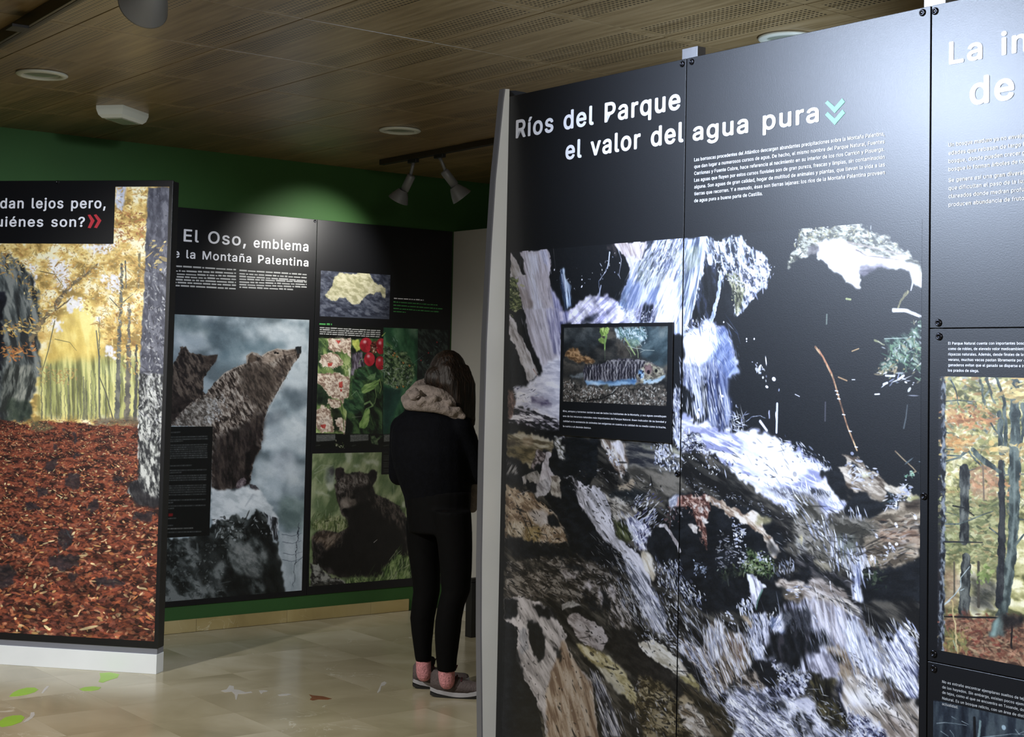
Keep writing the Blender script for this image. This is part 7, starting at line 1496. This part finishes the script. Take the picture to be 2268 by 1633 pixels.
# --- leggings
bm=bmesh.new(); loft(bm,leg_rings(LL_,dL)); loft(bm,leg_rings(RR_,dR)); loft(bm,[(px(x,y,.03),w_*K,.125,TR) for y,x,w_ in ((1085,969,76),(1120,970,74),(1150,972,74),(1180,973,70))])
fuse('leggings',bm,M_leg,per,.009,4)
# --- jacket: rounded back, both sleeves, hem
bm=bmesh.new()
loft(bm,[(px(x,y,.03+dd),w_*K,dp,TR) for y,x,w_,dp,dd in ((868,974,30,.07,.05),(880,966,44,.095,.02),(892,960,56,.11,.01),(908,958,60,.10,.02),(925,956,80,.125,.01),(955,954,90,.15,0),(1000,954,92,.165,0),(1040,958,88,.165,.01),(1075,964,82,.155,.02),(1105,969,76,.145,.03),(1130,970,74,.14,.03))],24)
for sh,el,wr_ in ((shL,elL,wrL),(shR,elR,wrR)):
    chain(bm,[sh,sh.lerp(el,.5),el],[.068,.062,.056]); chain(bm,[el,el.lerp(wr_,.5),wr_],[.056,.05,.042])
fuse('jacket',bm,M_jacket,per,.009,6)
# --- scarf, two thick loops and an end hanging in front
bm=bmesh.new(); r=random.Random(3)
def wob(pts,rad): 
    chain(bm,pts,rad,12,.9)
wob([px(899,884,.10),px(907,896,.0),px(932,897,-.05),px(965,900,-.08),px(1000,910,-.07),px(1028,938,-.02),px(1046,975,.06)],[.028,.036,.038,.037,.036,.034,.03])
wob([px(907,876,.13),px(920,865,.02),px(945,866,-.04),px(975,874,-.06),px(1003,888,-.04),px(1022,908,.02)],[.028,.034,.036,.034,.032,.03])
wob([px(909,874,.12),px(928,856,.05),px(950,848,.10),px(985,872,.2),px(1030,930,.2),px(1046,975,.1)],[.03,.034,.036,.036,.036,.03])
wob([px(1044,970,.08),px(1046,1030,.14),px(1046,1085,.14),px(1046,1125,.13)],[.034,.036,.036,.028])
for k in range(26):
    t=k/25; c=px(905+t*120,878+t*t*40+r.uniform(-14,14),-.10+r.uniform(-.01,.02)); ball(bm,c,(.02,.014,.016),seg=8)
fuse('scarf',bm,M_scarf,per,.0075,4,.4)
# --- hair: cap and long locks falling forward over the right shoulder
bm=bmesh.new(); ball(bm,hc+Vector((-.0,-.01,.012)),(.096,.105,.112)); ball(bm,px(972,838,.02),(.075,.07,.07)); ball(bm,px(1010,850,.03),(.075,.07,.10))
for k in range(12):
    t=k/11.; x0=966+t*66; d0=-.04+.12*abs(t-.4)
    chain(bm,[px(x0,812+8*abs(t-.5),d0),px(x0+6+t*4,850,d0-.02),px(992+t*52,885+t*4,d0-.01),px(1008+t*40,915+t*10,d0+.0)],[.02,.026,.024,.012],8)
for k in range(6):
    t=k/5.; chain(bm,[px(1015+t*20,870,.02),px(1026+t*18,905,.03),px(1036+t*13,935-abs(t-.6)*12,.05),px(1044+t*7,948-abs(t-.6)*16,.07)],[.02,.018,.012,.004],8)
fuse('hair',bm,M_hair,per,.0075,3,.4)
# --- socks
bm=bmesh.new(); chain(bm,[px(938,1460,dL),px(938,1478,dL),px(939,1494,dL)],[.038,.039,.038]); fuse('sock',bm,M_sock,per,.008,3)
bm=bmesh.new(); chain(bm,[px(989,1480,dR),px(989,1496,dR),px(990,1510,dR)],[.042,.042,.040]); fuse('sock',bm,M_sock,per,.008,3)
# --- shoes
def shoe(heel,ang,L_=.275,label=None):
    d=Vector((math.cos(ang),math.sin(ang),0)); s=Vector((-d.y,d.x,0)); base=heel-per.location
    def ring(bm,outl,z0,z1,k0=1.,k1=1.,rise=lambda t:0.):
        a=[];b_=[]
        for t,w_ in outl:
            p=base+d*(t*L_)+s*w_; c=base+d*(t*L_); a.append(bm.verts.new(c+(p-c)*k0+Vector((0,0,z0+rise(t))))); b_.append(bm.verts.new(c+(p-c)*k1+Vector((0,0,z1+rise(t)))))
        n=len(a)
        for i in range(n): bm.faces.new((a[i],a[(i+1)%n],b_[(i+1)%n],b_[i]))
        bm.faces.new(a[::-1]); bm.faces.new(b_); bmesh.ops.recalc_face_normals(bm,faces=bm.faces)
    wd=lambda t:.046*(math.sin(math.pi*min(1,max(0,(t+.05)/1.09)))**.36)*(1+.16*math.sin((t-.55)*3.2))
    ts=[i/16. for i in range(17)]; out=[(t,wd(t)) for t in ts]+[(t,-wd(t)) for t in ts[::-1]]
    rs=lambda t:.016*max(0,(t-.72)/.28)**1.6+.010*max(0,(.1-t)/.1)
    bm=bmesh.new(); ring(bm,out,.0,.014,.97,1.,rs); from_bm('outsole',bm,M_out,per)
    bm=bmesh.new(); ring(bm,out,.014,.032,1.02,1.0,lambda t:rs(t)+.007*math.cos(t*6.5)); from_bm('midsole',bm,M_sole,per)
    bm=bmesh.new(); R=[]
    for t,h in ((0.0,.085),(.05,.112),(.16,.118),(.28,.112),(.38,.088),(.48,.078),(.6,.066),(.72,.056),(.84,.047),(.93,.038),(.985,.024)):
        w_=max(wd(t),.012)*.98; c=base+d*(t*L_); q=[]
        for k in range(12):
            a=math.pi*k/11; q.append(bm.verts.new(c+s*(w_*math.cos(a)*(1 if math.sin(a)<.4 else .92))+Vector((0,0,.028+rs(t)+h*(math.sin(a)**.7)*.86))))
        R.append(q)
    for a,b_ in zip(R,R[1:]):
        for i in range(11): bm.faces.new((a[i],a[i+1],b_[i+1],b_[i]))
        bm.faces.new((a[11],a[0],b_[0],b_[11]))
    bm.faces.new(R[0]); bm.faces.new(R[-1][::-1]); bmesh.ops.recalc_face_normals(bm,faces=bm.faces); from_bm('upper',bm,M_shoe,per,True)
    bm=bmesh.new(); ball(bm,base+d*(.30*L_)+Vector((0,0,.125)),(.026,.012,.034),Matrix.Rotation(ang,4,'Z')@Matrix.Rotation(.5,4,'Y'),10); from_bm('tongue',bm,M_out,per,True)
    bm=bmesh.new()
    for t,z in ((.36,.118),(.44,.106),(.52,.094)): tube(bm,[base+d*(t*L_)+s*(.03*k/3.)+Vector((0,0,z-.012*abs(k/3.)**2)) for k in (-3,-1,0,1,3)],.003,6)
    tube(bm,[base+d*(.34*L_)+Vector((0,0,.122)),base+d*(.44*L_)+s*.01+Vector((0,0,.152)),base+d*(.42*L_)+s*.02+Vector((0,0,.135))],.0032,6)
    from_bm('lace',bm,M_lace,per,True)
shoe(hit(914,1524,0.),.16,.285); shoe(hit(953,1542,0.),-.05,.295)
# ================================================================== check in the Z of every thing is done; nothing below
for o in list(bpy.data.objects):
    if o.type=='MESH' and o.data.users==0: pass
